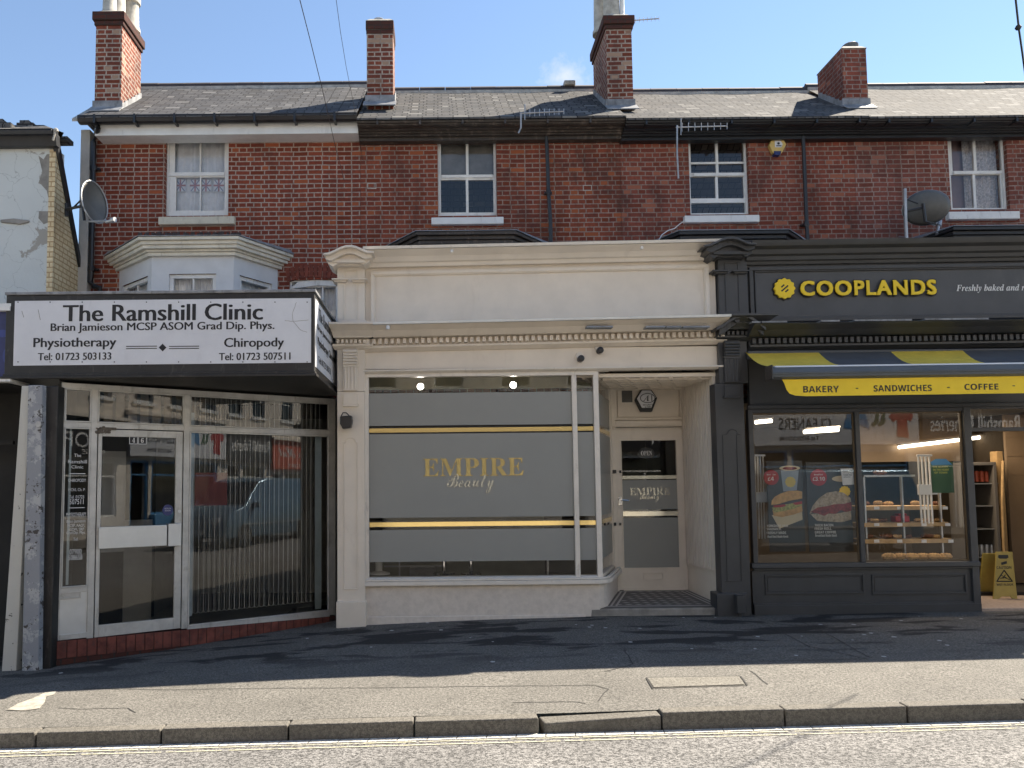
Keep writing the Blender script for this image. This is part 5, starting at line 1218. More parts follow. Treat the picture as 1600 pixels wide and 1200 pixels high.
b = MB(); b.mould([(10.5, zg_(538)), (10.36, zg_(538)), (10.36, zg_(527)), (10.5, zg_(527))], GX0, GX1, 0, 0, SG, xg)
x = GX0 + .02
while x < 8.6:
    z0 = SG * (x - xg); b.box(x, x + .048, 10.29, 10.36, zg_(537) + z0, zg_(528.5) + z0); x += .083
b.build('dentils', G, glc, bevel=.004)
b = MB()
for (a, c) in ((1190, 1230), (1283, 1312), (1335, 1425), (1445, 1545), (1175, 1188)):
    xa, xb_ = X(a, 509, 10.06), X(c, 509, 10.06); b.box(xa, xb_, 10.05, 10.30, zg_(510.5) + SG * (xa - xg), zg_(508) + SG * (xa - xg))
b.build('lead_remnant', M['lead_lt'], glc)
b = MB(); xa, xb_ = X(880, 511, 10.05), X(1110, 511, 10.05)
for (a, c) in ((1010, 1040), (1042, 1065), (1068, 1110), (917, 958)): b.box(X(a, 510, 10.05), X(c, 510, 10.05), 10.06, 10.3, Z(a, 511.5, 10.05), Z(a, 509, 10.05))
b.build('lead_remnant', M['lead'], lc)
# scrolled pediment on the bakery capital
b = MB(); q = lambda x: x; 
top = [(1120, 511), (1132, 505), (1141, 498), (1150, 493), (1160, 490.5), (1170, 492), (1179, 497), (1188, 504), (1197, 511)]
for (th, nf, s_) in ((5, -10.06, 0), (10, -10.14, 5)):
    up = [(1159 + (x - 1159) * (1 - s_ * .02), y + s_ * .6) for x, y in top]
    for i in range(len(up) - 1): b.ppoly(FR, [up[i], up[i + 1], (up[i + 1][0], up[i + 1][1] + th), (up[i][0], up[i][1] + th)], nf, -10.35)
b.ppoly(FR, top[1:-1] + [(1188, 511), (1132, 511)], -10.2, -10.35)
for c in ((1152, 500), (1161, 494)): b.disc(FR, *FR.at(c[0], c[1], -10.1), .035, -10.10, -10.2)
b.build('pediment', G, bk, bevel=.004)
FG = -10.45
# raised lettering and badge on the fascia
writing('lettering', [pt('COOPLANDS', 'heavy', FR, 1250, 439, 1462, 461, FG + .035, .02)], M['yellow'], gf)
writing('lettering', [pt('COOPLANDS', 'heavy', FR, 1248.5, 437.5, 1463.5, 463, FG + .015, .01)], M['ink'], gf)
u, v = FR.at(1225.5, 451, FG + .03)
def badge(b, fr, u, v, r, nf, nb, k=12, dep=.06):
    pts = []
    for i in range(k * 6):
        a = 2 * math.pi * i / (k * 6); rr_ = r * (1 + dep * math.cos(k * a)); pts.append((u + rr_ * math.cos(a), v + rr_ * math.sin(a)))
    b.poly(fr, pts, nf, nb)
b = MB(); badge(b, FR, u, v, .155, FG + .012, FG - .0); b.build('badge_edge', M['ink'], gf)
b = MB(); badge(b, FR, u, v, .138, FG + .045, FG + .013); bg_ = b.build('badge', M['yellow'], gf)
b = MB()
def bar(b, fr, u, v, ang, L, wd, nf, nb):
    c, s_ = math.cos(ang), math.sin(ang); b.poly(fr, [(u + c * a - s_ * d, v + s_ * a + c * d) for a, d in ((-L, -wd), (L, -wd), (L, wd), (-L, wd))], nf, nb)
for (dx, dy, L) in ((0, 0, .062), (.026, -.034, .028), (-.026, .034, .028)): bar(b, FR, u + dx, v + dy, R(40), L, .010, FG + .047, FG + .0455)
b.build('badge_mark', M['ink'], bg_)
writing('lettering', [pt('Freshly baked and ready for you', 'italic', FR, 1494, 444, 1666, 457, FG + .004, .003)], M['vinylwhite'], gf)
# band below the cornice, window frame
zh = lambda y: Z(1345, y, D1)
wx0, wx1, wx2, wx3 = X(1179, 760, D1), X(1339, 760, D1), X(1346, 760, D1), X(1509, 760, D1)
wx4 = X(1520, 760, D1)
ztw_, zbw = zh(644), zh(878)
b = MB(); b.box(X(1170, 560, D1), 9.6, D1 + .02, D1 + .10, zh(638), zh(546)); b.build('blind_panel', M['greylite'], bk)
b = MB(); b.box(X(1172, 760, D1), wx0, D1 - .03, D1 + .07, zbw, zh(638)); b.box(wx1, wx2, D1 - .03, D1 + .07, zbw, ztw_); b.box(wx3, wx4, D1 - .04, D1 + .08, -.3, zh(638))
b.box(wx0, wx3, D1 - .03, D1 + .07, ztw_, zh(638)); b.box(X(1172, 760, D1), 9.6, D1 - .045, D1 + .019, zh(637.6), zh(632))
gw = b.build('window_frame', G, bk, bevel=.005)
b = MB(); b.ring(FR, wx0 + .001, wx1 - .001, zbw, ztw_ - .001, .02, -D1 - .012, -D1 - .03); b.ring(FR, wx2 + .001, wx3 - .001, zbw, ztw_ - .001, .02, -D1 - .012, -D1 - .03); b.build('bead', paint('brown_wood_bead', (.13, .09, .05), .5, .2, 8), gw)
for (a, c) in ((wx0, wx1), (wx2, wx3)):
    b = MB(); b.add([(a, D1 + .02, zbw), (c, D1 + .02, zbw), (c, D1 + .02, ztw_), (a, D1 + .02, ztw_)], [(0, 1, 2, 3)]); b.build('pane', M['glassbake'], bk, fix=False)
b = MB(); b.box(X(1172, 880, D1), wx4 + .0, D1 - .07, D1 + .07, zh(886), zbw - .002); b.box(X(1176, 880, D1), wx4 - .0, D1 - .035, D1 + .02, zh(890), zh(886.2)); b.build('sill', G, bk, bevel=.008)
b = MB(); rx0 = X(1176, 920, D1)
b.box(rx0, wx4 - .06, D1, D1 + .08, -.4, zh(890)); gr_ = b.build('stall_riser', G, bk)
b = MB(); b.box(rx0, wx4, D1 - .03, D1 - .001, -.4, zh(941)); b.box(rx0, wx4, D1 - .045, D1 - .031, -.4, zh(944))
for (a, c) in ((1195, 1350), (1362, 1510)):
    u0, u1, v0, v1 = FR.rect(a, 897, c, 928, -D1); b.ring(FR, u0, u1, v0, v1, .022, -D1 + .018, -D1); b.ring(FR, u0 + .035, u1 - .035, v0 + .035, v1 - .035, .008, -D1 + .008, -D1)
b.build('panel_moulding', G, gr_, bevel=.005)
# doorway to the right
b = MB(); dz1 = Z(1560, 668, D1 + .03); dz0 = Z(1560, 674, D1 + .03)
b.box(wx4, 8.9, D1 - .02, D1 + .07, dz0, dz1); b.box(wx4, 8.9, D1 - .02, D1 + .07, zh(641), zh(637.7)); b.box(8.8, 9.6, D1 - .02, D1 + .1, -.3, zh(638.5)); b.build('door_frame', G, bk, bevel=.004)
b = MB(); b.add([(wx4, D1 + .03, dz1), (8.8, D1 + .03, dz1), (8.8, D1 + .03, zh(641)), (wx4, D1 + .03, zh(641))], [(0, 1, 2, 3)]); b.build('pane', M['glassshop'], bk, fix=False)
zfl = Z(1560, 950, D1)
b = MB(); b.hexa([(wx4 - .05, 11.2, -.4), (9, 11.2, -.4), (9, 11.2, zfl + .055), (wx4 - .05, 11.2, zfl + .055), (wx4 + .01, D1 - .02, -.4), (9, D1 - .02, -.4), (9, D1 - .02, zfl), (wx4 + .01, D1 - .02, zfl)])
b.build('threshold', paint('pinkish_stone', (.42, .32, .25), .8, .15, 30), bk, bevel=.01)
b = MB(); b.box(wx4, 9, 11.201, 11.25, zfl + .0, zfl + .10); b.box(3.9, 9.5, 11.26, 16, zfl + .05, zfl + .10); b.box(3.9, wx4, D1 + .09, 11.26, zfl - .1, zfl + .10); b.build('shop_floor', M['dark'], bk)
# interior shell
b = MB(); zci = Z(1345, 641, D1) + .12
xiL, xiR = X(1179, 760, D1) - .2, 9.4
b.add([(xiL, D1 + .08, 0), (xiL, 15.5, 0), (xiL, 15.5, zci), (xiL, D1 + .08, zci)], [(0, 1, 2, 3)])
b.add([(xiL, 15.5, 0), (xiR, 15.5, 0), (xiR, 15.5, zci), (xiL, 15.5, zci)], [(0, 1, 2, 3)])
b.add([(xiR, 15.5, 0), (xiR, D1, 0), (xiR, D1, zci), (xiR, 15.5, zci)], [(0, 1, 2, 3)])
b.build('interior_wall', M['darkwarm'], bk, fix=False)
b = MB(); b.add([(xiL, D1 + .08, zci), (xiR, D1 + .08, zci), (xiR, 15.5, zci), (xiL, 15.5, zci)], [(0, 1, 2, 3)]); b.build('ceiling', paint('dim_ceiling', (.30, .27, .22), .8), bk, fix=False)
# tiled warm wall of the doorway passage
b = MB(); pw = [(X(1595, 800, 12.6) + .25, D1 + .5), (X(1570, 800, 13.4), 13.4)]
b.box(X(1578, 800, 12.2), 9.3, 12.2, 12.25, zfl, 2.75)
for i in range(9): b.box(X(1578, 800, 12.2), 9.3, 12.193, 12.2, zfl + .3 * i + .292, zfl + .3 * i + .3, 0)
b.build('tiled_wall', M['orangewall'], bk)
b = MB(); xa, xb_ = X(1345, 700, 13.5), 9.3
b.box(xa, xb_, 13.5, 13.55, 2.05, zci); b.build('orange_bulkhead', M['orangewall'], bk)
# flat roof
b = MB(); b.box(GX0 - .3, 9.6, D1 + .26, 11.99, zg_(512) - .1, zg_(512)); b.build('flat_roof', M['lead'], bk)
# lit tubes
def tube_light(name, label, p, q, r=.028, grp='lit strip lights inside the bakery'):
    p, q = Vector(p), Vector(q); t = thing(name, label, 'light', p, grp)
    b = MB(); d = (q - p).normalized(); up = Vector((0, 0, 1)); b.tube([p, q], r, 8); b.build('tube', M['tube'], t)
    b = MB(); f_ = Frame(p, d, d.cross(Vector((0, 0, 1))) if abs(d.z) < .9 else (1, 0, 0), (0, 0, 1)); L = (q - p).length; b.obox(f_, 0, L, -.06, .06, r + .03, r + .004); b.build('batten', M['whitew'], t)
def at3(px, py, d): return FR.P(*FR.at(px, py, -d), -d)
tube_light('strip_light', 'lit strip light across the bakery ceiling above the sandwich posters', at3(1256, 675, 12.0), at3(1310, 671.5, 12.0), .03)
tube_light('strip_light', 'short lit strip light at far left top of the bakery window', at3(1180, 660, 12.2), at3(1206, 657.5, 12.2), .03)
tube_light('strip_light', 'long warm strip light along the bakery wall seen through its open doorway', at3(1404, 699, 13.4), at3(1625, 672, 13.4), .03)
ld2 = bpy.data.lights.new('shop_fill_light', 'AREA'); ld2.energy = 20; ld2.size = 2.5; ld2.size_y = .3; ld2.shape = 'RECTANGLE'; ld2.color = (1, .82, .62)  # unseen area fill, added to brighten the bakery interior and doorway
lo2 = bpy.data.objects.new('shop_fill_light', ld2); COL.objects.link(lo2); lo2.location = (7.2, 11.65, zci - .06)
# ------------------------------------------------------------------ awning
aw = thing('awning', 'half open yellow and grey striped bakery awning with wording on its valance', 'awning', at3(1380, 555, 10.35))
zt0 = Z(1380, 548, 10.34); zf0 = Z(1380, 570, 9.45)
xt = [X(1165, 548, 10.34)]; 
sA = .9
def awx(i): return X(1165, 548, 10.34) + i * (X(1390, 548, 10.34) - X(1165, 548, 10.34)) / 2
def awf(i): return X(1203, 570, 9.45) + i * (X(1432, 570, 9.45) - X(1203, 570, 9.45)) / 2
ys, gs = MB(), MB()
for i in range(5):
    tgt = MB()
    for j in range(6):
        t0, t1 = j / 6, (j + 1) / 6
        def P_(t, e):
            x = awx(i + e) * (1 - t) + awf(i + e) * t; return (x, 10.34 + (9.45 - 10.34) * t, zt0 + (zf0 - zt0) * t - .05 * math.sin(math.pi * t) + .004 * (x - 5.6))
        tgt.add([P_(t0, 0), P_(t0, 1), P_(t1, 1), P_(t1, 0)], [(0, 1, 2, 3)])
    tgt.build('yellow_stripe' if i % 2 == 0 else 'grey_stripe', M['yellowcloth'] if i % 2 == 0 else M['greycloth'], aw, fix=False)
b = MB(); zA = lambda y: Z(1380, y, 9.4)
x0, x1 = X(1205, 580, 9.4), awf(5)
b.mould([(9.52, zA(589)), (9.42, zA(590)), (9.37, zA(587)), (9.36, zA(580)), (9.38, zA(573)), (9.44, zA(570)), (9.52, zA(572))], x0, x1, 0, 0, .004, 5.6)
b.mould([(9.365, zA(583)), (9.352, zA(582.6)), (9.352, zA(581.6)), (9.365, zA(581))], x0, x1, 0, 0, .004, 5.6); b.build('front_bar', paint('blue_grey_powder_coat', (.085, .097, .108), .4, .1, 2), aw)
b = MB(); b.box(x0 - .02, x0 + .0, 9.34, 9.54, zA(592), zA(569)); b.build('end_cap', M['blackplastic'], aw, bevel=.008)
b = MB(); b.mould([(9.45, zA(571.5)), (9.40, zA(571.5)), (9.41, zA(569)), (9.45, zA(568.5))], x0 + .05, x1, 0, 0, .004, 5.6); b.build('piping', M['vinylwhite'], aw)
b = MB(); b.box(X(1166, 552, 10.36), 9.0, 10.30, 10.40, Z(1300, 560, 10.34), Z(1300, 547.5, 10.34)); b.build('roller_box', M['greylite'], aw, bevel=.01)
b = MB()
for px in (1222, 1470):
    a = at3(px - 8, 590, 10.3); c = at3(px + 60, 597, 9.9); e = at3(px + 12, 588, 9.5); b.tube([a, c], .02, 6); b.tube([c, e], .018, 6)
b.build('folding_arm', M['darkmetal'], aw)
b = MB(); NV = -9.43; vp = [(1222, 593), (1226, 600), (1229, 609), (1234, 615), (1243, 618), (1260, 619)] 
q = [FR.at(x, y, NV) for x, y in vp]; zlow = q[-1][1]; q2 = [(x, z) for x, z in q] + [(x1, zlow + .004 * (x1 - q[-1][0])), (x1, q[0][1] + .02)]
b.poly(FR, q2, NV, NV - .004); val = b.build('valance', M['yellow'], aw)
writing('lettering', [pt('BAKERY', 'bold', FR, 1255, 603, 1311, 613, NV + .003, 0), pt('-', 'bold', FR, 1337, 606, 1341, 607.5, NV + .003, 0), pt('SANDWICHES', 'bold', FR, 1365, 601.5, 1456, 611.5, NV + .003, 0), pt('-', 'bold', FR, 1480, 604.5, 1484, 606, NV + .003, 0),
    pt('COFFEE', 'bold', FR, 1507, 599.5, 1560, 609, NV + .003, 0), pt('-', 'bold', FR, 1582, 602, 1586, 603.5, NV + .003, 0), pt('CAKES', 'bold', FR, 1610, 597, 1655, 607, NV + .003, 0)], M['ink'], val)

# ------------------------------------------------------------------ things in the bakery window
PN = -D1 - .16
def poster(label, px0, py0, px1, py1):
    t = thing('poster', label, 'poster', at3((px0 + px1) / 2, py1, -PN), 'sandwich posters in the bakery window')
    b = MB(); b.pbox(FR, px0, py0, px1, py1, PN, PN - .012); return t, b.build('board', paint('dark_poster_print', (.06, .058, .056), .5, .15, 4), t)
BUN = paint('bun_print', (.62, .38, .15), .6, .25, 14); BUNW = paint('floured_bun_print', (.46, .38, .28), .7, .4, 22, dirt=.3, dirtc=(.7, .66, .58)); MEAT = paint('bacon_print', (.28, .05, .04), .6, .5, 30); LETT = paint('lettuce_print', (.42, .42, .14), .6, .5, 35); CREAMP = flat('cream_print', (.68, .60, .42), .6)
t1, bd1 = poster('sandwich poster with red four pound roundel, leftmost in the bakery window', 1200, 720, 1256, 862)
b = MB(); b.ppoly(FR, [(1206, 805), (1253, 796), (1254, 812), (1218, 826)], PN + .003, PN + .001); b.build('wrapper', CREAMP, bd1)
b = MB(); b.ppoly(FR, [(1205, 789), (1206, 782), (1211, 776), (1220, 771), (1232, 767), (1245, 766.5), (1253.5, 768), (1253.5, 779), (1235, 782), (1215, 788)], PN + .005, PN + .0035); b.ppoly(FR, [(1207, 797), (1253, 790), (1254, 799), (1240, 804), (1222, 808), (1209, 806)], PN + .0045, PN + .0032); b.build('bun', BUN, bd1)
b = MB(); b.ppoly(FR, [(1206, 793), (1215, 790), (1235, 787), (1253, 784), (1253.5, 790), (1240, 795), (1222, 799), (1210, 801)], PN + .0065, PN + .0052); b.build('salad', LETT, bd1)
b = MB(); b.ppoly(FR, [(1208, 790), (1225, 788), (1229, 790), (1222, 792.5), (1210, 793)], PN + .008, PN + .0067); b.ppoly(FR, [(1238, 786), (1253, 783), (1253.5, 787.5), (1243, 789)], PN + .008, PN + .0067); b.build('tomato', M['red'], bd1)
b = MB(); b.ppoly(FR, [(1220, 735), (1248, 735), (1245, 766), (1224, 768)], PN + .003, PN + .001); cup = b.build('cup', paint('blue_grey_cup_print', (.30, .36, .42), .5), bd1)
b = MB(); u, v = FR.at(1234, 731.5, PN + .004); b.disc(FR, u, v, .036, PN + .0045, PN + .003, ru=.145); b.build('cup_rim', CREAMP, cup); b = MB(); b.disc(FR, u, v - .003, .022, PN + .006, PN + .0047, ru=.10); b.build('coffee', MEAT, cup)
b = MB(); u, v = FR.at(1235, 753, PN + .005); badge(b, FR, u, v, .072, PN + .006, PN + .0035); b.build('emblem', paint('gold_print', (.62, .50, .13), .5), cup)
b = MB(); u, v = FR.at(1205, 746, PN + .01); b.disc(FR, u, v, .105, PN + .012, PN + .010, k=28); rd = b.build('roundel', M['red'], bd1); writing('lettering', [('\u00a34', 'bold', FR, u - .05, u + .035, v - .045, v + .01, PN + .014, 0), ('Mon - Sat', 'bold', FR, u - .06, u + .06, v + .03, v + .05, PN + .014, 0)], M['vinylwhite'], rd)
writing('lettering', [pt('YORKSHIRE HAM', 'bold', FR, 1198, 819.5, 1231, 823.5, PN + .12, 0), pt('SANDWICH,', 'bold', FR, 1198, 825, 1221, 829, PN + .12, 0), pt('FRESHLY MADE.', 'bold', FR, 1198, 830.5, 1229, 834.5, PN + .12, 0), pt('Meal Deal Made Good.', 'bold', FR, 1199, 836.5, 1232, 840, PN + .12, 0)], M['vinylwhite'], bd1)
t2, bd2 = poster('bacon roll poster with red three pound ten roundel, beside the window mullion', 1262, 722, 1331, 862)
b = MB(); b.ppoly(FR, [(1265, 803), (1270, 790), (1280, 778), (1292, 770), (1306, 767.5), (1318, 770), (1329, 778), (1330.5, 788), (1310, 790), (1290, 793), (1275, 798)], PN + .005, PN + .003); b.ppoly(FR, [(1266, 803), (1280, 802), (1305, 803), (1330, 798), (1330.5, 812), (1315, 816), (1295, 815), (1277, 814)], PN + .0045, PN + .0028); b.build('bun', BUNW, bd2)
b = MB(); b.ppoly(FR, [(1266, 800), (1278, 793), (1292, 791), (1303, 788), (1320, 787), (1330.5, 784), (1330.5, 798), (1322, 800), (1314, 797), (1305, 803), (1295, 802), (1288, 806), (1276, 802)], PN + .0065, PN + .0052); b.build('bacon', MEAT, bd2)
b = MB(); u, v = FR.at(1319, 748, PN + .004); b.disc(FR, u, v, .045, PN + .0045, PN + .003, ru=.17); b.build('cup_rim', CREAMP, bd2)
b = MB(); u, v = FR.at(1320, 768, PN + .003); badge(b, FR, u, v, .075, PN + .0035, PN + .0012); b.build('emblem', M['yellow'], bd2)
b = MB(); u, v = FR.at(1279, 746, PN + .01); b.disc(FR, u, v, .115, PN + .012, PN + .010, k=28); rd = b.build('roundel', M['red'], bd2); writing('lettering', [('\u00a33.10', 'bold', FR, u - .085, u + .085, v - .045, v + .008, PN + .014, 0), ('Breakfast', 'bold', FR, u - .06, u + .06, v + .03, v + .05, PN + .014, 0)], M['vinylwhite'], rd)
writing('lettering', [pt('THICK BACON.', 'bold', FR, 1273, 818.5, 1303, 822.5, PN + .12, 0), pt('FRESH ROLL.', 'bold', FR, 1273, 824, 1300, 828, PN + .12, 0), pt('GREAT COFFEE.', 'bold', FR, 1273, 829.5, 1307, 833.5, PN + .12, 0), pt('Breakfast Made Good.', 'bold', FR, 1274, 834.5, 1308, 838.5, PN + .12, 0)], M['vinylwhite'], bd2)
b = MB(); NN = PN + .11; b.ppoly(FR, [(1313.5, 732.5), (1333, 731.5), (1336, 757), (1317, 758)], NN, NN - .003); no = b.build('notice', M['vinylwhite']); tag(no, 'small white paper notice taped to the bakery window beside the mullion', 'notice')
it = []
for i, wd in enumerate((15, 16, 13, 11, 13, 9, 14)): it.append(pt('THANK YOU', 'bold', FR, 1317 + i * .35, 734.5 + i * 3.3, 1317 + i * .35 + wd, 736.6 + i * 3.3, NN + .002, 0)) if i % 2 == 0 else it.append(pt('opening hours', 'bold', FR, 1317 + i * .35, 734.5 + i * 3.3, 1317 + i * .35 + wd, 736.4 + i * 3.3, NN + .002, 0))
writing('lettering', it[:4], M['ink'], no)
gp_ = thing('poster', 'dark green and blue poster inside the right end of the bakery window', 'poster', at3(1475, 760, -PN), 'posters in the bakery window')
b = MB(); b.pbox(FR, 1456, 722, 1490, 770, PN, PN - .01); gbd = b.build('board', M['green'], gp_)
b = MB(); b.ppoly(FR, [(1454, 722), (1462, 717), (1478, 717), (1488, 726), (1456, 727)], PN + .002, PN + .0005); b.build('wave', M['blue'], gbd)
writing('lettering', [pt('THE BAKERY', 'bold', FR, 1457, 728, 1482, 731, PN + .003, 0), pt('IN THE HEART', 'bold', FR, 1458, 732.5, 1483, 735.5, PN + .003, 0), pt('OF TOWN', 'bold', FR, 1460, 737, 1480, 740, PN + .003, 0)], paint('olive_print', (.40, .42, .10), .5), gbd)
# slatted white stands (tray racks)
def stand(label, px0, px1, py0, py1, d, lean=.0):
    t = thing('tray_rack', label, 'rack', at3((px0 + px1) / 2, py1, d), 'white slatted racks in the bakery window'); b = MB(); n = 4
    for i in range(n):
        a = px0 + (px1 - px0) * i / n; c, e = FR.at(a, py1, -d), FR.at(a - lean, py0, -d); w_ = (FR.at(px1, py1, -d)[0] - FR.at(px0, py1, -d)[0]) / n * .32
        b.poly(FR, [(c[0], c[1]), (c[0] + w_, c[1]), (e[0] + w_, e[1]), (e[0], e[1])], -d, -d - .02)
    b.build('slat', M['vinylwhite'], t); b = MB(); ym = (py0 + py1) / 2; b.pbox(FR, px0 - 1 - lean * .5, ym - 8, px1 + 5 - lean * .5, ym + 8, -d + .015, -d - .03); b.pbox(FR, px0 - lean, py0 - 2, px1 - lean, py0 + 1, -d + .01, -d - .03); b.build('tray', M['sign'], t, bevel=.005)
stand('white slatted tray rack in the bakery window, right of the bread shelves', 1440, 1463, 712, 818, 11.0, 6)
stand('white slatted tray rack at the left end of the bakery window', 1182, 1199, 712, 842, 10.9, 3)
# shelves
sh = thing('shelf_unit', 'wooden bread shelves on metal legs in the right bakery window', 'shelves', at3(1420, 878, 11.0), None)
for (y0, y1, px1, dd) in ((790.5, 797, 1478, 11.1), (816.5, 823, 1482, 11.05), (842, 849, 1487, 11.0)):
    b = MB(); b.pbox(FR, 1347, y0, px1, y1, -dd, -dd - .35); s1 = b.build('shelf', M['wood'], sh, bevel=.004)
    b = MB()
    for px in (1366, 1402, 1440, px1 - 5): b.pbox(FR, px, y0 + 1, px + 8, y1 - 1, -dd + .004, -dd)
    b.build('price_ticket', M['vinylwhite'], s1)
b = MB()
for px in (1352, 1411, 1470): b.pbox(FR, px, 745, px + 2.5, 880, -11.06, -11.1)
b.pbox(FR, 1350, 742, 1430, 745, -11.0, -11.05); b.build('upright', M['galv'], sh)
def loaf(label, px, py, d, w_, h_, mat, grp, name='bread_loaf'):
    c = at3(px, py, d); b = MB(); vs = []; nu, nv = 14, 8
    for i in range(nu + 1):
        t = -1 + 2 * i / nu; rr_ = max(.02, (1 - abs(t) ** 2.6)) ** .5
        for j in range(nv):
            a = 2 * math.pi * j / nv; z = h_ * .5 * rr_ * math.sin(a); vs.append(c + Vector((t * w_ / 2, w_ * .22 * rr_ * math.cos(a), h_ * .5 + (z if z > 0 else z * .8) + .006 * math.sin(i * 2.3))))
    b.add(vs, [(i * nv + j, i * nv + (j + 1) % nv, (i + 1) * nv + (j + 1) % nv, (i + 1) * nv + j) for i in range(nu) for j in range(nv)] + [tuple(range(nv)), tuple(nu * nv + j for j in range(nv))])
    return tag(b.build(name, mat, smooth=True), label, 'bread', grp)
for i in range(6): loaf('golden bread loaf in the front row along the bakery window sill', 1389 + i * 17.6, 875.5, 10.62 + (i % 2) * .03, .20, .10, M['bread'], 'bread loaves on the bakery window sill')
for (px, lab) in ((1372, 'small golden bun on the top shelf, left of the red pack'), (1430, 'golden bun at the right of the top wooden shelf'),): loaf(lab, px, 790, 11.15, .14, .07, M['bread'], 'buns on the bakery shelves', 'bun')
for (px, py, lab) in ((1385, 841.5, 'dark pastry at the left of the lowest wooden shelf'), (1449, 841.5, 'dark pastry with red topping at right of the lowest shelf'), (1375, 743, 'dark pastry on the high metal rail shelf')): loaf(lab, px, py, 11.1, .2, .07, M['pastry'], 'pastries on the bakery shelves', 'pastry')
b = MB(); b.pbox(FR, 1400, 806, 1422, 816, -11.15, -11.3); b.pbox(FR, 1403, 802, 1418, 806, -11.18, -11.28); tag(b.build('snack_pack', M['red'], bevel=.02), 'bright red pack on the middle wooden bakery shelf', 'packet')
# drinks fridge and doorway things
for (py, dd, sp) in ((790, 11.2, (1352, 1388, 1462)), (816, 11.15, (1354, 1366, 1380, 1436, 1450, 1466)), (841.5, 11.1, (1358, 1402, 1418, 1462))):
    for k_, px in enumerate(sp): loaf('small %s on the %s wooden bakery shelf' % (('bun', 'top') if py < 800 else ('pasty', 'middle') if py < 830 else ('roll', 'lowest')), px, py, dd, .13 + .02 * (k_ % 2), .06, M['bread'] if k_ % 2 else M['pastry'], 'small baked goods on the bakery shelves', 'bread_roll')
fg = thing('drinks_fridge', 'tall dark drinks fridge with red cans inside the bakery doorway', 'fridge', at3(1540, 900, 12.0))
b = MB(); b.pring(FR, 1519, 722, 1563, 935, .05, -11.9, -12.4); b.pbox(FR, 1519, 722, 1563, 935, -12.38, -12.42); b.build('cabinet', paint('fridge_grey', (.13, .12, .11), .5), fg, bevel=.006)
b = MB()
for y in (755, 790, 826, 870): b.pbox(FR, 1522, y, 1560, y + 1.5, -11.95, -12.35)
b.build('wire_shelf', M['galv'], fg)
for i in range(5):
    c = at3(1526 + i * 8, 753, 12.05); b = MB(); b.lathe(c, [(.025, 0), (.033, .01), (.033, .15), (.026, .17)], k=10); tag(b.build('drinks_can', M['orange'], smooth=True), 'red drinks can standing in the row on the top fridge shelf', 'can', 'red cans on the top fridge shelf')
for i in range(5):
    c = at3(1526 + i * 8, 868, 12.05); b = MB(); b.lathe(c, [(.025, 0), (.033, .01), (.033, .15), (.026, .17)], k=10); tag(b.build('drinks_can', M['galv'], smooth=True), 'silver drinks can standing in the row on the low fridge shelf', 'can', 'silver cans on the low fridge shelf')
b = MB(); b.pbox(FR, 1564, 705, 1573, 935, -11.95, -12.1); b.tube([at3(1567, 720, 11.9), at3(1566, 780, 11.86), at3(1569, 870, 11.9)], .02, 8); tag(b.build('door_post', M['wood']), 'worn wooden door post beside the drinks fridge in the bakery', 'post')
# wet floor sign
wfs = thing('wet_floor_sign', 'yellow folding caution wet floor sign standing in the bakery doorway', 'wet floor sign', at3(1570, 938, 11.0))
dW = 10.98
WF = Frame(at3(1570, 938, dW), (1, 0, 0), Vector((0, .13, 1)), Vector((0, -1, .13)))
f2 = lambda px, py: WF.at(px, py, 0)
def wp(b, pts, nf, nb): b.poly(WF, [WF.at(a, c, nf) for a, c in pts], nf, nb)
b = MB()
wp(b, [(1552, 936), (1555, 900), (1556.5, 862), (1582, 862), (1586, 900), (1590, 936), (1583, 936), (1579, 932), (1566, 932), (1560, 936)], .0, -.02)
pnl = b.build('panel', M['cautionyel'], wfs, bevel=.004)
WB = Frame(WF.O + Vector((0, .33, 0)), (1, 0, 0), Vector((0, -.13, 1)), Vector((0, -1, -.13)))
b = MB(); b.poly(WB, [(-.14, 0), (-.12, .3), (-.10, .64), (.10, .64), (.13, .3), (.16, 0)], 0, -.015); b.build('rear_panel', M['cautionyel'], wfs)
b = MB(); wp(b, [(1560, 867), (1575, 867), (1576, 871), (1573, 873), (1562, 873), (1559.5, 871)], .002, .0005)
wp(b, [(1564, 879), (1573, 876.5), (1573.5, 880.5), (1565, 883)], .002, .0005)
b.build('grip_hole', M['ink'], pnl)
b = MB(); tri = [(1557.5, 908.5), (1582, 908.5), (1569, 891)]; 
for i in range(3):
    a, c = WF.at(*tri[i], .003), WF.at(*tri[(i + 1) % 3], .003); b.tube([WF.P(a[0], a[1], .002), WF.P(c[0], c[1], .002)], .008, 5)
for (p, q_) in (((1565, 899), (1573, 903)), ((1567, 904), (1571, 898)), ((1569, 902), (1578, 906)), ((1563, 904), (1569, 902))):
    a, c = WF.at(*p, .003), WF.at(*q_, .003); b.tube([WF.P(a[0], a[1], .002), WF.P(c[0], c[1], .002)], .006, 5)
b.build('warning_symbol', M['ink'], pnl)
def wt2(s, px0, py0, px1, py1):
    a = WF.at(px0, py1, .003); c = WF.at(px1, py0, .003); return (s, 'bold', WF, a[0], c[0], a[1], c[1], .003, 0)
writing('lettering', [wt2('CAUTION', 1557.5, 884.5, 1580, 889), wt2('WET FLOOR', 1557.5, 911.5, 1583, 915.5)], M['ink'], pnl)
# meter box at the foot of the charcoal pilaster
b = MB(); b.pbox(FR, 1152, 931, 1165, 959, -10.2, -10.3); b.tube([at3(1158, 959, 10.25), at3(1158, 968, 10.25)], .02, 8); b.pbox(FR, 1149, 928, 1151, 950, -10.28, -10.31)
tag(b.build('cable_box', G, bevel=.006), 'small grey cable box at the foot of the charcoal pilaster', 'utility box')

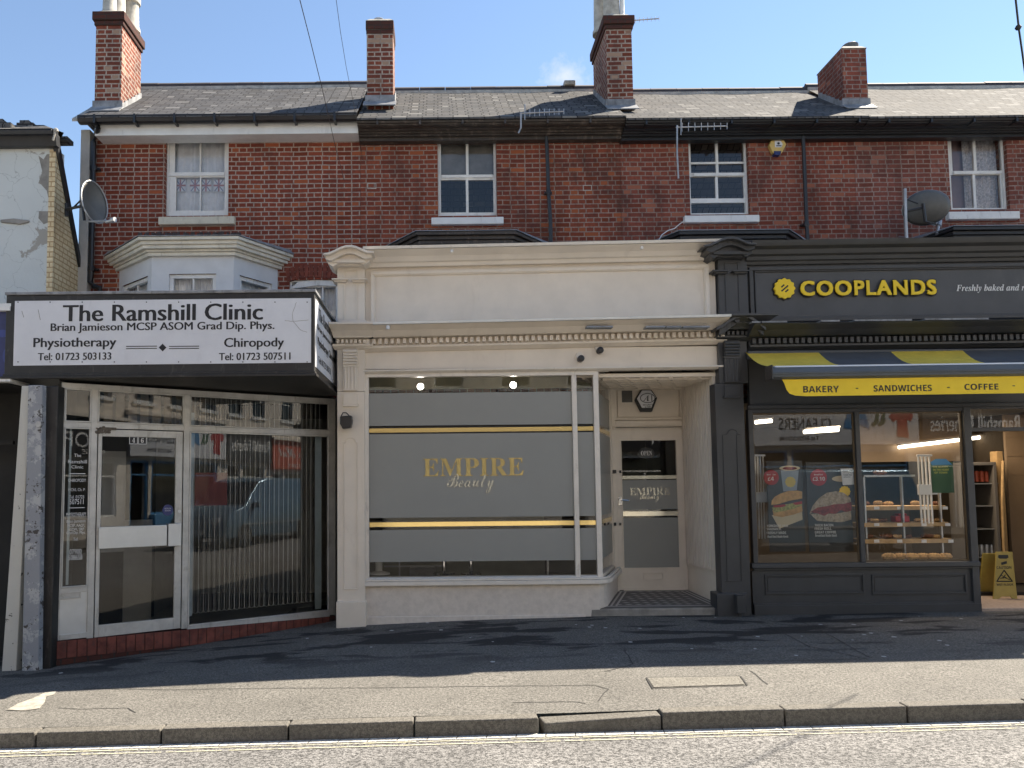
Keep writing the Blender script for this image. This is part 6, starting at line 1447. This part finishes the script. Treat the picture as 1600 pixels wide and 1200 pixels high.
# ------------------------------------------------------------------ fittings on the fronts
# flood light on the cream pilaster
fl = thing('lantern', 'small black lantern fixed beside the cream pilaster under the clinic sign', 'lantern', at3(540, 660, 10.3))
b = MB(); b.ppoly(FR, [(531, 650), (549, 649), (550, 656), (548, 668), (535, 670), (531, 662)], -10.18, -10.32); b.build('housing', M['blackplastic'], fl, bevel=.012)
b = MB(); b.tube([at3(533, 650, 10.25), at3(536, 645, 10.25), at3(541, 645, 10.25), at3(546, 650, 10.25)], .008, 6); b.build('bracket', M['blackplastic'], fl)
for (px, py, lab) in ((908, 560, 'stubby black camera on the cream frieze, lower of the two'), (938, 547, 'stubby black camera on the cream frieze, upper of the two')):
    t = thing('security_camera', lab, 'camera', at3(px, py, 10.42), 'cameras on the cream frieze')
    b = MB(); c = at3(px, py, 10.33); b.lathe(c, [(.03, -.02), (.045, -.01), (.045, .08), (.02, .11)], k=16, axis='y'); b.build('housing', M['blackplastic'], t, smooth=True)
    b = MB(); b.lathe(at3(px - 2, py - 4, 10.40), [(.05, .0), (.055, .015), (.055, .03)], k=16, axis='y'); b.build('mount', M['creamlite'], t, smooth=True)
# yellow alarm box upstairs
ab = thing('alarm_box', 'yellow hexagonal alarm box on the brick wall between upstairs windows', 'alarm box', at3(1215, 226, BW))
hx = [(1202, 226), (1208, 214), (1222, 214), (1229, 225), (1222, 239), (1208, 239)]
b = MB(); b.ppoly(FR, hx, -BW + .08, -BW); b.build('housing', paint('faded_yellow_plastic', (.62, .44, .14), .5, .1, 5), ab, bevel=.01)
b = MB(); b.ppoly(FR, [(1209, 236), (1221, 236), (1219, 242), (1211, 242)], -BW + .085, -BW); b.build('lamp', M['bluesign'], ab)
b = MB(); b.ppoly(FR, [(1210.5, 220), (1220, 220), (1223, 225), (1221, 230), (1211, 230)], -BW + .083, -BW + .0805); lbm = b.build('label', M['sign'], ab); b = MB(); b.disc(FR, *FR.at(1216.5, 224, -BW + .085), .02, -BW + .0855, -BW + .0835, k=12); b.pbox(FR, 1213, 227, 1221, 228.5, -BW + .0855, -BW + .0835); b.build('emblem', M['ink'], lbm)
# drain pipes
def pipe(label, pts, r, d=11.9, mat='blackplastic', clips=()):
    t = thing('drainpipe', label, 'drainpipe', at3(pts[-1][0], pts[-1][1], d), 'drainpipes on the brick wall')
    b = MB(); b.tube([at3(p[0], p[1], p[2] if len(p) > 2 else d) for p in pts], r, 10); b.build('pipe', M[mat], t, smooth=True)
    b = MB()
    for (px, py) in clips: c = at3(px, py, d); b.lathe(c, [(r * 1.25, -.04), (r * 1.3, -.03), (r * 1.3, .03), (r * 1.25, .04)], k=12); b.box(c.x - r * 2, c.x + r * 2, c.y + .02, 11.99, c.z - .015, c.z + .015)
    b.build('collar', M[mat], t); return t
pipe('black drainpipe at the left end of the brick terrace, by the gable', [(152, 186, 11.6), (153, 200, 11.62), (150, 212, 11.8), (146, 222, 11.88), (145, 300), (142, 430), (141, 440), (146, 447), (156, 450), (157, 458)], .042, clips=((146, 263), (143, 420)))
pipe('slim black drainpipe between the two middle upstairs windows', [(853, 200, 11.85), (855, 240), (857, 300), (860, 345), (861, 392)], .03, clips=((854, 210), (857, 300)))
pipe('slim black drainpipe to the right of the yellow alarm box', [(1254, 196, 11.85), (1256, 240), (1260, 340), (1262, 380)], .03, clips=((1255, 200), (1260, 350)))
# satellite dishes
def dish(label, c, nrm, ra, rb_, mount, arm, lnb, backside):
    t = thing('satellite_dish', label, 'satellite dish', c); n = Vector(nrm).normalized(); u = Vector((0, 0, 1)).cross(n).normalized(); v = n.cross(u); f_ = Frame(c, u, v, n)
    b = MB(); rings = 6; k = 28; vs = [f_.P(0, 0, 0)]
    for i in range(1, rings + 1):
        rr_ = i / rings
        for j in range(k): a = 2 * math.pi * j / k; vs.append(f_.P(ra * rr_ * math.cos(a), rb_ * rr_ * math.sin(a), .09 * rr_ * rr_))
    fs = [(0, 1 + j, 1 + (j + 1) % k) for j in range(k)] + [(1 + (i - 1) * k + j, 1 + i * k + j, 1 + i * k + (j + 1) % k, 1 + (i - 1) * k + (j + 1) % k) for i in range(1, rings) for j in range(k)]
    b.add(vs, fs); o = b.build('reflector', M['dish'], t, smooth=True, fix=False); sm = o.modifiers.new('t', 'SOLIDIFY'); sm.thickness = .012
    b = MB(); b.tube([f_.P(ra * math.cos(2 * math.pi * j / 28), rb_ * math.sin(2 * math.pi * j / 28), .092) for j in range(29)], .011, 6); b.build('rim', M['galv'], t)
    b = MB(); 
    for (p, q_, r_) in mount: b.tube([p, q_], r_, 8)
    b.build('bracket', M['darkmetal'], t, bevel=.0)
    b = MB(); b.tube(arm, .014, 6); b.build('arm', M['galv'], t); b = MB(); p, q_ = lnb; b.tube([p, p + (q_ - p) * .6, p + (q_ - p) * .61, q_], [.022, .022, .036, .036], 10); b.build('receiver', M['galv'], t, smooth=True)
c = at3(140, 318, 10.9)
dish('grey satellite dish on the cream brick side wall at left', c, (.93, -.33, .10), .25, .31,
     [(at3(104, 327, 11.2), at3(128, 322, 11.0), .022), (at3(104, 318, 11.25), at3(104, 338, 11.25), .03), (at3(127, 308, 10.98), at3(132, 344, 10.95), .022), (at3(109, 330, 11.2), at3(127, 312, 11.0), .012)],
     [at3(131, 346, 10.92), at3(145, 346, 10.7), at3(167, 345, 10.5)], (at3(166, 347, 10.5), at3(180, 343, 10.42)), False)
c = at3(1449, 324, 11.2)
dish('grey satellite dish seen from behind on a steel pole above the bakery', c, (.35, .90, .25), .31, .25,
     [(at3(1413, 331, 11.1), at3(1444, 324, 11.12), .02), (at3(1442, 318, 11.1), at3(1446, 347, 11.1), .022), (at3(1446, 346, 11.1), at3(1462, 350, 11.2), .014), (at3(1418, 312, 11.1), at3(1434, 318, 11.1), .01)],
     [at3(1446, 346, 11.12), at3(1460, 352, 11.3), at3(1466, 345, 11.4)], (at3(1464, 366, 11.3), at3(1468, 345, 11.4)), True)
t = bpy.data.objects['satellite_dish.001']
b = MB(); b.tube([at3(1417, 380, 11.08), at3(1415, 340, 11.08), at3(1414, 295, 11.08)], .022, 10); b.tube([at3(1416, 372, 11.1), at3(1405, 370, 11.95)], .016, 6); b.build('pole', M['galv'], t, smooth=True)
# aerials
def aerial(label, boom, els, mast, d, grp='television aerials along the roofs', h=12, refl=None, elw=.006):
    t = thing('aerial', label, 'aerial', at3(*boom[0], d), grp); b = MB(); b.tube([at3(*boom[0], d), at3(*boom[1], d)], .010, 6); b.build('boom', M['galv'], t)
    b = MB(); (x0, y0), (x1, y1) = boom
    for i in range(els):
        f = (i + .5) / els; x, y = x0 + (x1 - x0) * (.12 + .88 * i / (els - 1)), y0 + (y1 - y0) * (.12 + .88 * i / (els - 1)); hh = h * (1 - .3 * i / els) / 2
        b.tube([at3(x, y - hh, d), at3(x, y + hh, d)], elw, 5)
    b.build('element', M['galv'], t)
    if mast: b = MB(); b.tube([at3(*p, d) for p in mast], .014, 6); b.build('mast', M['galv'], t)
    if refl:
        b = MB()
        for p in refl: b.tube([at3(p[0], p[1] - p[2], d), at3(p[0], p[1] + p[2], d)], .008, 5)
        b.build('reflector', M['galv'], t)
aerial('television aerial at the brown eaves left of the middle drainpipe', [(812, 177), (881, 174)], 9, [(814, 177), (814, 200), (810, 208)], 11.3, h=12, refl=[(820, 175, 12)])
aerial('television aerial on a long mast left of the half raised sash window', [(1056, 199), (1136, 197)], 8, [(1058, 196), (1058, 240), (1060, 279)], 11.4, h=14, refl=[(1064, 198, 13)])
aerial('thin aerial sticking out beside the tallest chimney pot stack', [(988, 32), (1030, 29)], 7, None, 12.6, h=9, elw=.004)
# loose cables
def cable(label, pts, r=.006, mat='blackplastic', name='cable'):
    b = MB(); b.tube(pts, r, 6); return tag(b.build(name, M[mat]), label, 'cable')
cable('white cable hanging from the half raised sash window sill', [at3(1071, 344, 11.88), at3(1062, 350, 11.9), at3(1054, 357, 11.9), at3(1044, 360, 11.85), at3(1034, 367, 11.6), at3(1029, 376, 11.2), at3(1027, 386, 10.6)], .008, 'vinylwhite')
def wire(label, px0, py0, d0, pts, r):
    out = [at3(*p) for p in pts]; cable(label, out, r, 'blackplastic', 'overhead_wire')
wire('dark overhead wire crossing the left sky and down to the brick wall', 0, 0, 0, [(466, -10, 6.0), (484, 60, 7.2), (503, 137, 8.8), (513, 180, 9.7), (523, 225, 10.6), (533, 262, 11.5), (537, 280, 11.97)], .004)
wire('faint overhead wire over the left sky, right of the darker wire', 0, 0, 0, [(524, -10, 7.0), (532, 50, 8.1), (541, 105, 9.2), (548, 140, 10), (555, 175, 10.8), (561, 205, 11.5), (566, 250, 11.97)], .0028)
wire('dark wire with a clip in the top right corner of the sky', 0, 0, 0, [(1586, -10, 7.0), (1592, 45, 7.2), (1597, 80, 7.4), (1608, 160, 7.8), (1640, 330, 9)], .009)
b = MB(); b.lathe(at3(1591, 43, 7.2), [(.02, -.02), (.03, 0), (.02, .02)], k=8); b.build('clip', M['blackplastic'], bpy.data.objects['overhead_wire.002'])

# ------------------------------------------------------------------ the other side of the street (seen in the glass)
def opposite(label, xa, xb, h, wallm, fm, fascia_txt=None, txtm='ink', shop='dark', nwin=3, fh=(2.85, 4.1), riser=None):
    """building behind the photographer; frame OP runs in -x"""
    t = thing('building', label, 'building', ((xa + xb) / 2, -4, -.3), 'buildings on the far side of the street')
    u0, u1 = -xb, -xa; Wd = u1 - u0
    wins = []
    for lv in range(2 if h > 8 else 1):
        for i in range(nwin):
            c = u0 + Wd * (i + .5) / nwin; z = 4.9 + lv * 2.7; wins.append((c - .48, c + .48, z, z + 1.5))
    gw_ = [(u0 + .35, u1 - 1.35, .75, fh[0] - .15), (u1 - 1.2, u1 - .3, -.2, fh[0] - .15)]
    b = MB(); b.holes(OP, u0 + .01, u1 - .01, -.5, h, wins + gw_, 0, -.3); b.box(xa + .01, xb - .01, -11, -10.8, -.5, h); b.box(xa + .01, xb - .01, -10.8, -4.3, h - .25, h - .05); b.build('wall', M[wallm], t)
    b = MB(); b.obox(OP, u0 + .05, u1 - .05, -.4, h - .3, -.8, -.85); b.build('inner_wall', M['darkwarm'], t)
    for (a, c, z0, z1) in wins:
        b = MB(); b.ring(OP, a, c, z0, z1, .06, -.08, -.14); b.obox(OP, a + .06, c - .06, (z0 + z1) / 2 - .02, (z0 + z1) / 2 + .02, -.08, -.13); b.obox(OP, a - .08, c + .08, z0 - .12, z0, .06, -.1); wf_ = b.build('window', M['white'], t)
        b = MB(); b.obox(OP, a + .06, c - .06, z0 + .06, z1 - .06, -.12, -.13); b.build('pane', M['carglass'], wf_)
    b = MB(); b.obox(OP, u0 + .05, u1 - .05, fh[0], fh[1], .18, .0); fa = b.build('fascia', M[fm] if isinstance(fm, str) else fm, t, bevel=.01)
    b = MB(); b.obox(OP, u0, u1, fh[1], fh[1] + .12, .3, .0); b.obox(OP, u0 - .0, u1, h, h + .2, .25, -.0); b.build('cornice', M['creamlite'], t)
    b = MB()
    for (a, c, z0, z1) in gw_: b.ring(OP, a, c, z0, z1, .07, -.03, -.12); b.obox(OP, a, c, z1 - .55, z1 - .5, -.03, -.1)
    b.obox(OP, (u0 + u1 - 1) / 2 - .03, (u0 + u1 - 1) / 2 + .03, .82, fh[0] - .72, -.03, -.1); b.build('shop_window', M['whitew'] if riser is None else M[riser], t)
    b = MB(); b.add([OP.P(u0 + .35, .75, -.2), OP.P(u1 - 1.35, .75, -.2), OP.P(u1 - 1.35, fh[0] - .15, -.2), OP.P(u0 + .35, fh[0] - .15, -.2)], [(0, 1, 2, 3)]); b.build('pane', M['carglass'], t)
    if riser: b = MB(); b.obox(OP, u0 + .2, u1 - 1.3, -.4, .75, .25, .0); b.build('stall_riser', M[riser], t, bevel=.01)
    b = MB(); b.hexa([(xa, -11.2, h + .0), (xb, -11.2, h), (xb, -7.4, h + 2.2), (xa, -7.4, h + 2.2), (xa, -3.9, h + .2), (xb, -3.9, h + .2), (xb, -7.3, h + 2.3), (xa, -7.3, h + 2.3)]); b.build('roof', M['slate'], t)
    return t, fa
opposite('pale stone building furthest left across the street', -16, -9, 8.6, 'opp', 'bluesign')
opposite('red brick building left across the street with grey fascia', -9, -3, 8.0, 'brickC', 'greylite')
opposite('cream rendered building across the street behind the photographer', -3, 3.5, 8.8, 'opp', 'brownpaint')
t, fa = opposite('pale rendered shop across the street with black fascia lettered POP', 3.5, 10.0, 8.2, 'opp', 'ink')
writing('lettering', [('POP', '', OP, -8.6, -7.2, 3.1, 3.6, .185, 0), ('RANGE', '', OP, -8.9, -7.9, 2.9, 3.05, .185, 0)], M['vinylwhite'], fa)
t, fa = opposite('cleaners shop across the street with white fascia and blue riser', 10.0, 15.5, 8.4, 'opp', 'sign', riser='blue', fh=(2.9, 4.4))
writing('lettering', [('RAMSHILL', '', OP, -12.6, -10.9, 3.92, 4.3, .185, 0), ('CLEANERS', '', OP, -12.6, -10.9, 3.42, 3.8, .185, 0), ('Tel: 01723 377198', 'semi', OP, -12.2, -10.9, 3.06, 3.2, .185, 0)], M['ink'], fa)
b = MB(); b.poly(OP, [(-13.75, 3.95), (-13.15, 4.0), (-13.0, 3.45), (-13.45, 3.35), (-13.5, 3.55), (-13.85, 3.4)], .19, .182); b.build('shorts_picture', M['blue'], fa)
b = MB(); b.poly(OP, [(-14.15, 3.9), (-14.05, 3.9), (-14.0, 3.65), (-13.9, 3.55), (-13.98, 3.48), (-14.13, 3.6)], .19, .182); b.poly(OP, [(-14.35, 3.9), (-14.25, 3.9), (-14.2, 3.65), (-14.1, 3.55), (-14.18, 3.48), (-14.33, 3.6)], .19, .182); b.build('socks_picture', M['green'], fa)
b = MB(); b.poly(OP, [(-15.3, 3.85), (-15.05, 4.05), (-14.85, 4.0), (-14.7, 4.05), (-14.45, 3.8), (-14.58, 3.62), (-14.7, 3.72), (-14.68, 3.15), (-15.1, 3.1), (-15.05, 3.7), (-15.2, 3.65)], .19, .182); b.build('jacket_picture', M['red'], fa)
t, fa = opposite('fish shop across the street with charcoal fascia', 15.5, 18.9, 8.0, 'opp', 'greylite', nwin=2)
writing('lettering', [('Ramshill Fisheries', 'semi', OP, -18.7, -15.8, 3.3, 3.8, .185, 0)], M['vinylwhite'], fa)
t, fa = opposite('pizza shop across the street with red fascia', 18.9, 28.0, 8.6, 'opp', 'orange', fh=(2.6, 3.9))
writing('lettering', [('Pizza Hut', 'script', OP, -22.8, -19.4, 3.0, 3.6, .185, 0), ('DELIVERY', '', OP, -22.0, -20.2, 2.7, 2.88, .185, 0)], M['vinylwhite'], fa)
opposite('white rendered building furthest right across the street', 28, 36, 8.2, 'white', 'bluesign')

# parked van and car on the far side
def vehicle(name, label, cat, x, y, kind, bodym):
    t = thing(name, label, cat, (x, y, zr(x, y)), None); z0 = zr(x, y)
    if kind == 'van': L, Wd, prof = 5.0, .95, [(0, .35), (.05, .75), (.25, .98), (1.05, 1.18), (1.75, 1.86), (2.3, 1.97), (4.8, 1.95), (4.97, 1.5), (5.0, .4), (4.6, .28), (.3, .28)]; wheels = (.95, 3.95); gla = [[(1.25, 1.22), (1.82, 1.78), (2.35, 1.78), (2.35, 1.22)], [(2.45, 1.22), (2.45, 1.78), (3.5, 1.78), (3.5, 1.22)], [(3.6, 1.22), (3.6, 1.78), (4.7, 1.76), (4.78, 1.22)]]; nx = -1
    else: L, Wd, prof = 4.1, .87, [(0, .35), (.04, .65), (.3, .80), (1.15, .93), (1.8, 1.40), (2.4, 1.46), (3.4, 1.38), (3.95, .98), (4.08, .8), (4.1, .4), (3.8, .24), (.3, .24)]; wheels = (.78, 3.25); gla = [[(1.3, .98), (1.82, 1.33), (2.35, 1.37), (2.35, .98)], [(2.43, .98), (2.43, 1.37), (3.2, 1.32), (3.6, .98)]]; nx = -1
    b = MB(); secs = []
    for s_ in (-1, -.93, -.6, .6, .93, 1):
        w_ = s_ * Wd; ring_ = []
        for (px, pz) in prof:
            k_ = 0 if abs(s_) < .95 else 1
            tum = max(0, pz - 1.0) * .18 * (1 if s_ > 0 else -1)
            ring_.append(Vector((x + px + (.03 if k_ and px < 1 else (-.03 if k_ and px > L - 1 else 0)), y + w_ - tum * abs(s_), z0 + (pz - (.05 if k_ and pz > 1.2 else 0)))))
        secs.append(ring_)
    n = len(prof); vs = [p for r_ in secs for p in r_]
    b.add(vs, [(i * n + j, i * n + (j + 1) % n, (i + 1) * n + (j + 1) % n, (i + 1) * n + j) for i in range(5) for j in range(n)] + [tuple(range(n)), tuple(5 * n + j for j in range(n))])
    b.build('body', bodym, t, bevel=.03, smooth=True)
    for sd in (-1, 1):
        f_ = Frame((x, y + sd * Wd, z0), (1, 0, 0), (0, -sd * .18, 1), (0, sd, .18))
        b = MB()
        for g_ in gla: b.poly(f_, [(a, c) for a, c in g_], .022, -.02)
        b.build('side_glass', M['carglass'], t)
        for wx in wheels:
            b = MB(); R_ = .33; c = Vector((x + wx, y + sd * (Wd - .1), z0 + R_)); b.lathe(c, [(.20, -.1), (R_ * .95, -.11), (R_, -.08), (R_, .08), (R_ * .95, .11), (.20, .1)], k=28, axis='y'); tw = b.build('wheel', M['tyre'], t, smooth=True)
            b = MB(); b.lathe(c, [(.05, -.115), (.215, -.09), (.225, .0), (.215, .09), (.05, .115)], k=20, axis='y'); b.build('rim', M['darkmetal'], tw)
            b = MB(); f3 = Frame(c + Vector((0, sd * .10, 0)), (1, 0, 0), (0, 0, 1), (0, sd, 0))
            for k_ in range(10): bar(b, f3, .12 * math.cos(k_ * .628), .12 * math.sin(k_ * .628), k_ * .628, .09, .014, .03, -.01)
            b.build('spokes', M['galv'], tw)
    b = MB(); sg = prof[3]; ws = prof[4]; f4 = Frame((x + sg[0], y, z0 + sg[1]), (0, 1, 0), (ws[0] - sg[0], 0, ws[1] - sg[1]), (-(ws[1] - sg[1]), 0, ws[0] - sg[0])); LL = math.hypot(ws[0] - sg[0], ws[1] - sg[1])
    b.obox(f4, -Wd * .85, Wd * .85, .04, LL - .05, .012, -.02); b.build('windscreen', M['carglass'], t)
    for sd in (-1, 1):
        b = MB(); b.box(x + .02, x + .28, y + sd * Wd * .62 - .13, y + sd * Wd * .62 + .13, z0 + .68, z0 + .86); b.build('headlight', M['sign'], t, bevel=.03)
        b = MB(); b.box(x + 1.35, x + 1.5, y + sd * (Wd + .08) - .1, y + sd * (Wd + .08) + .1, z0 + 1.1, z0 + 1.28); b.build('wing_mirror', bodym, t, bevel=.03)
        b = MB(); b.box(x + .9, x + L - .6, y + sd * (Wd + .012) - .012, y + sd * (Wd + .012) + .012, z0 + .62, z0 + .67); b.build('side_trim', M['galv'], t)
    b = MB(); b.box(x - .012, x + .05, y - .26, y + .26, z0 + .42, z0 + .53); b.build('number_plate', M['sign'], t)
    return t
vehicle('van', 'blue grey van with alloy wheels on the road behind the photographer', 'van', 6.0, 2.4, 'van', M['van'])
vehicle('parked_car', 'black hatchback with alloy wheels parked across the street', 'car', 1.55, .85, 'car', M['carblack']) if False else None
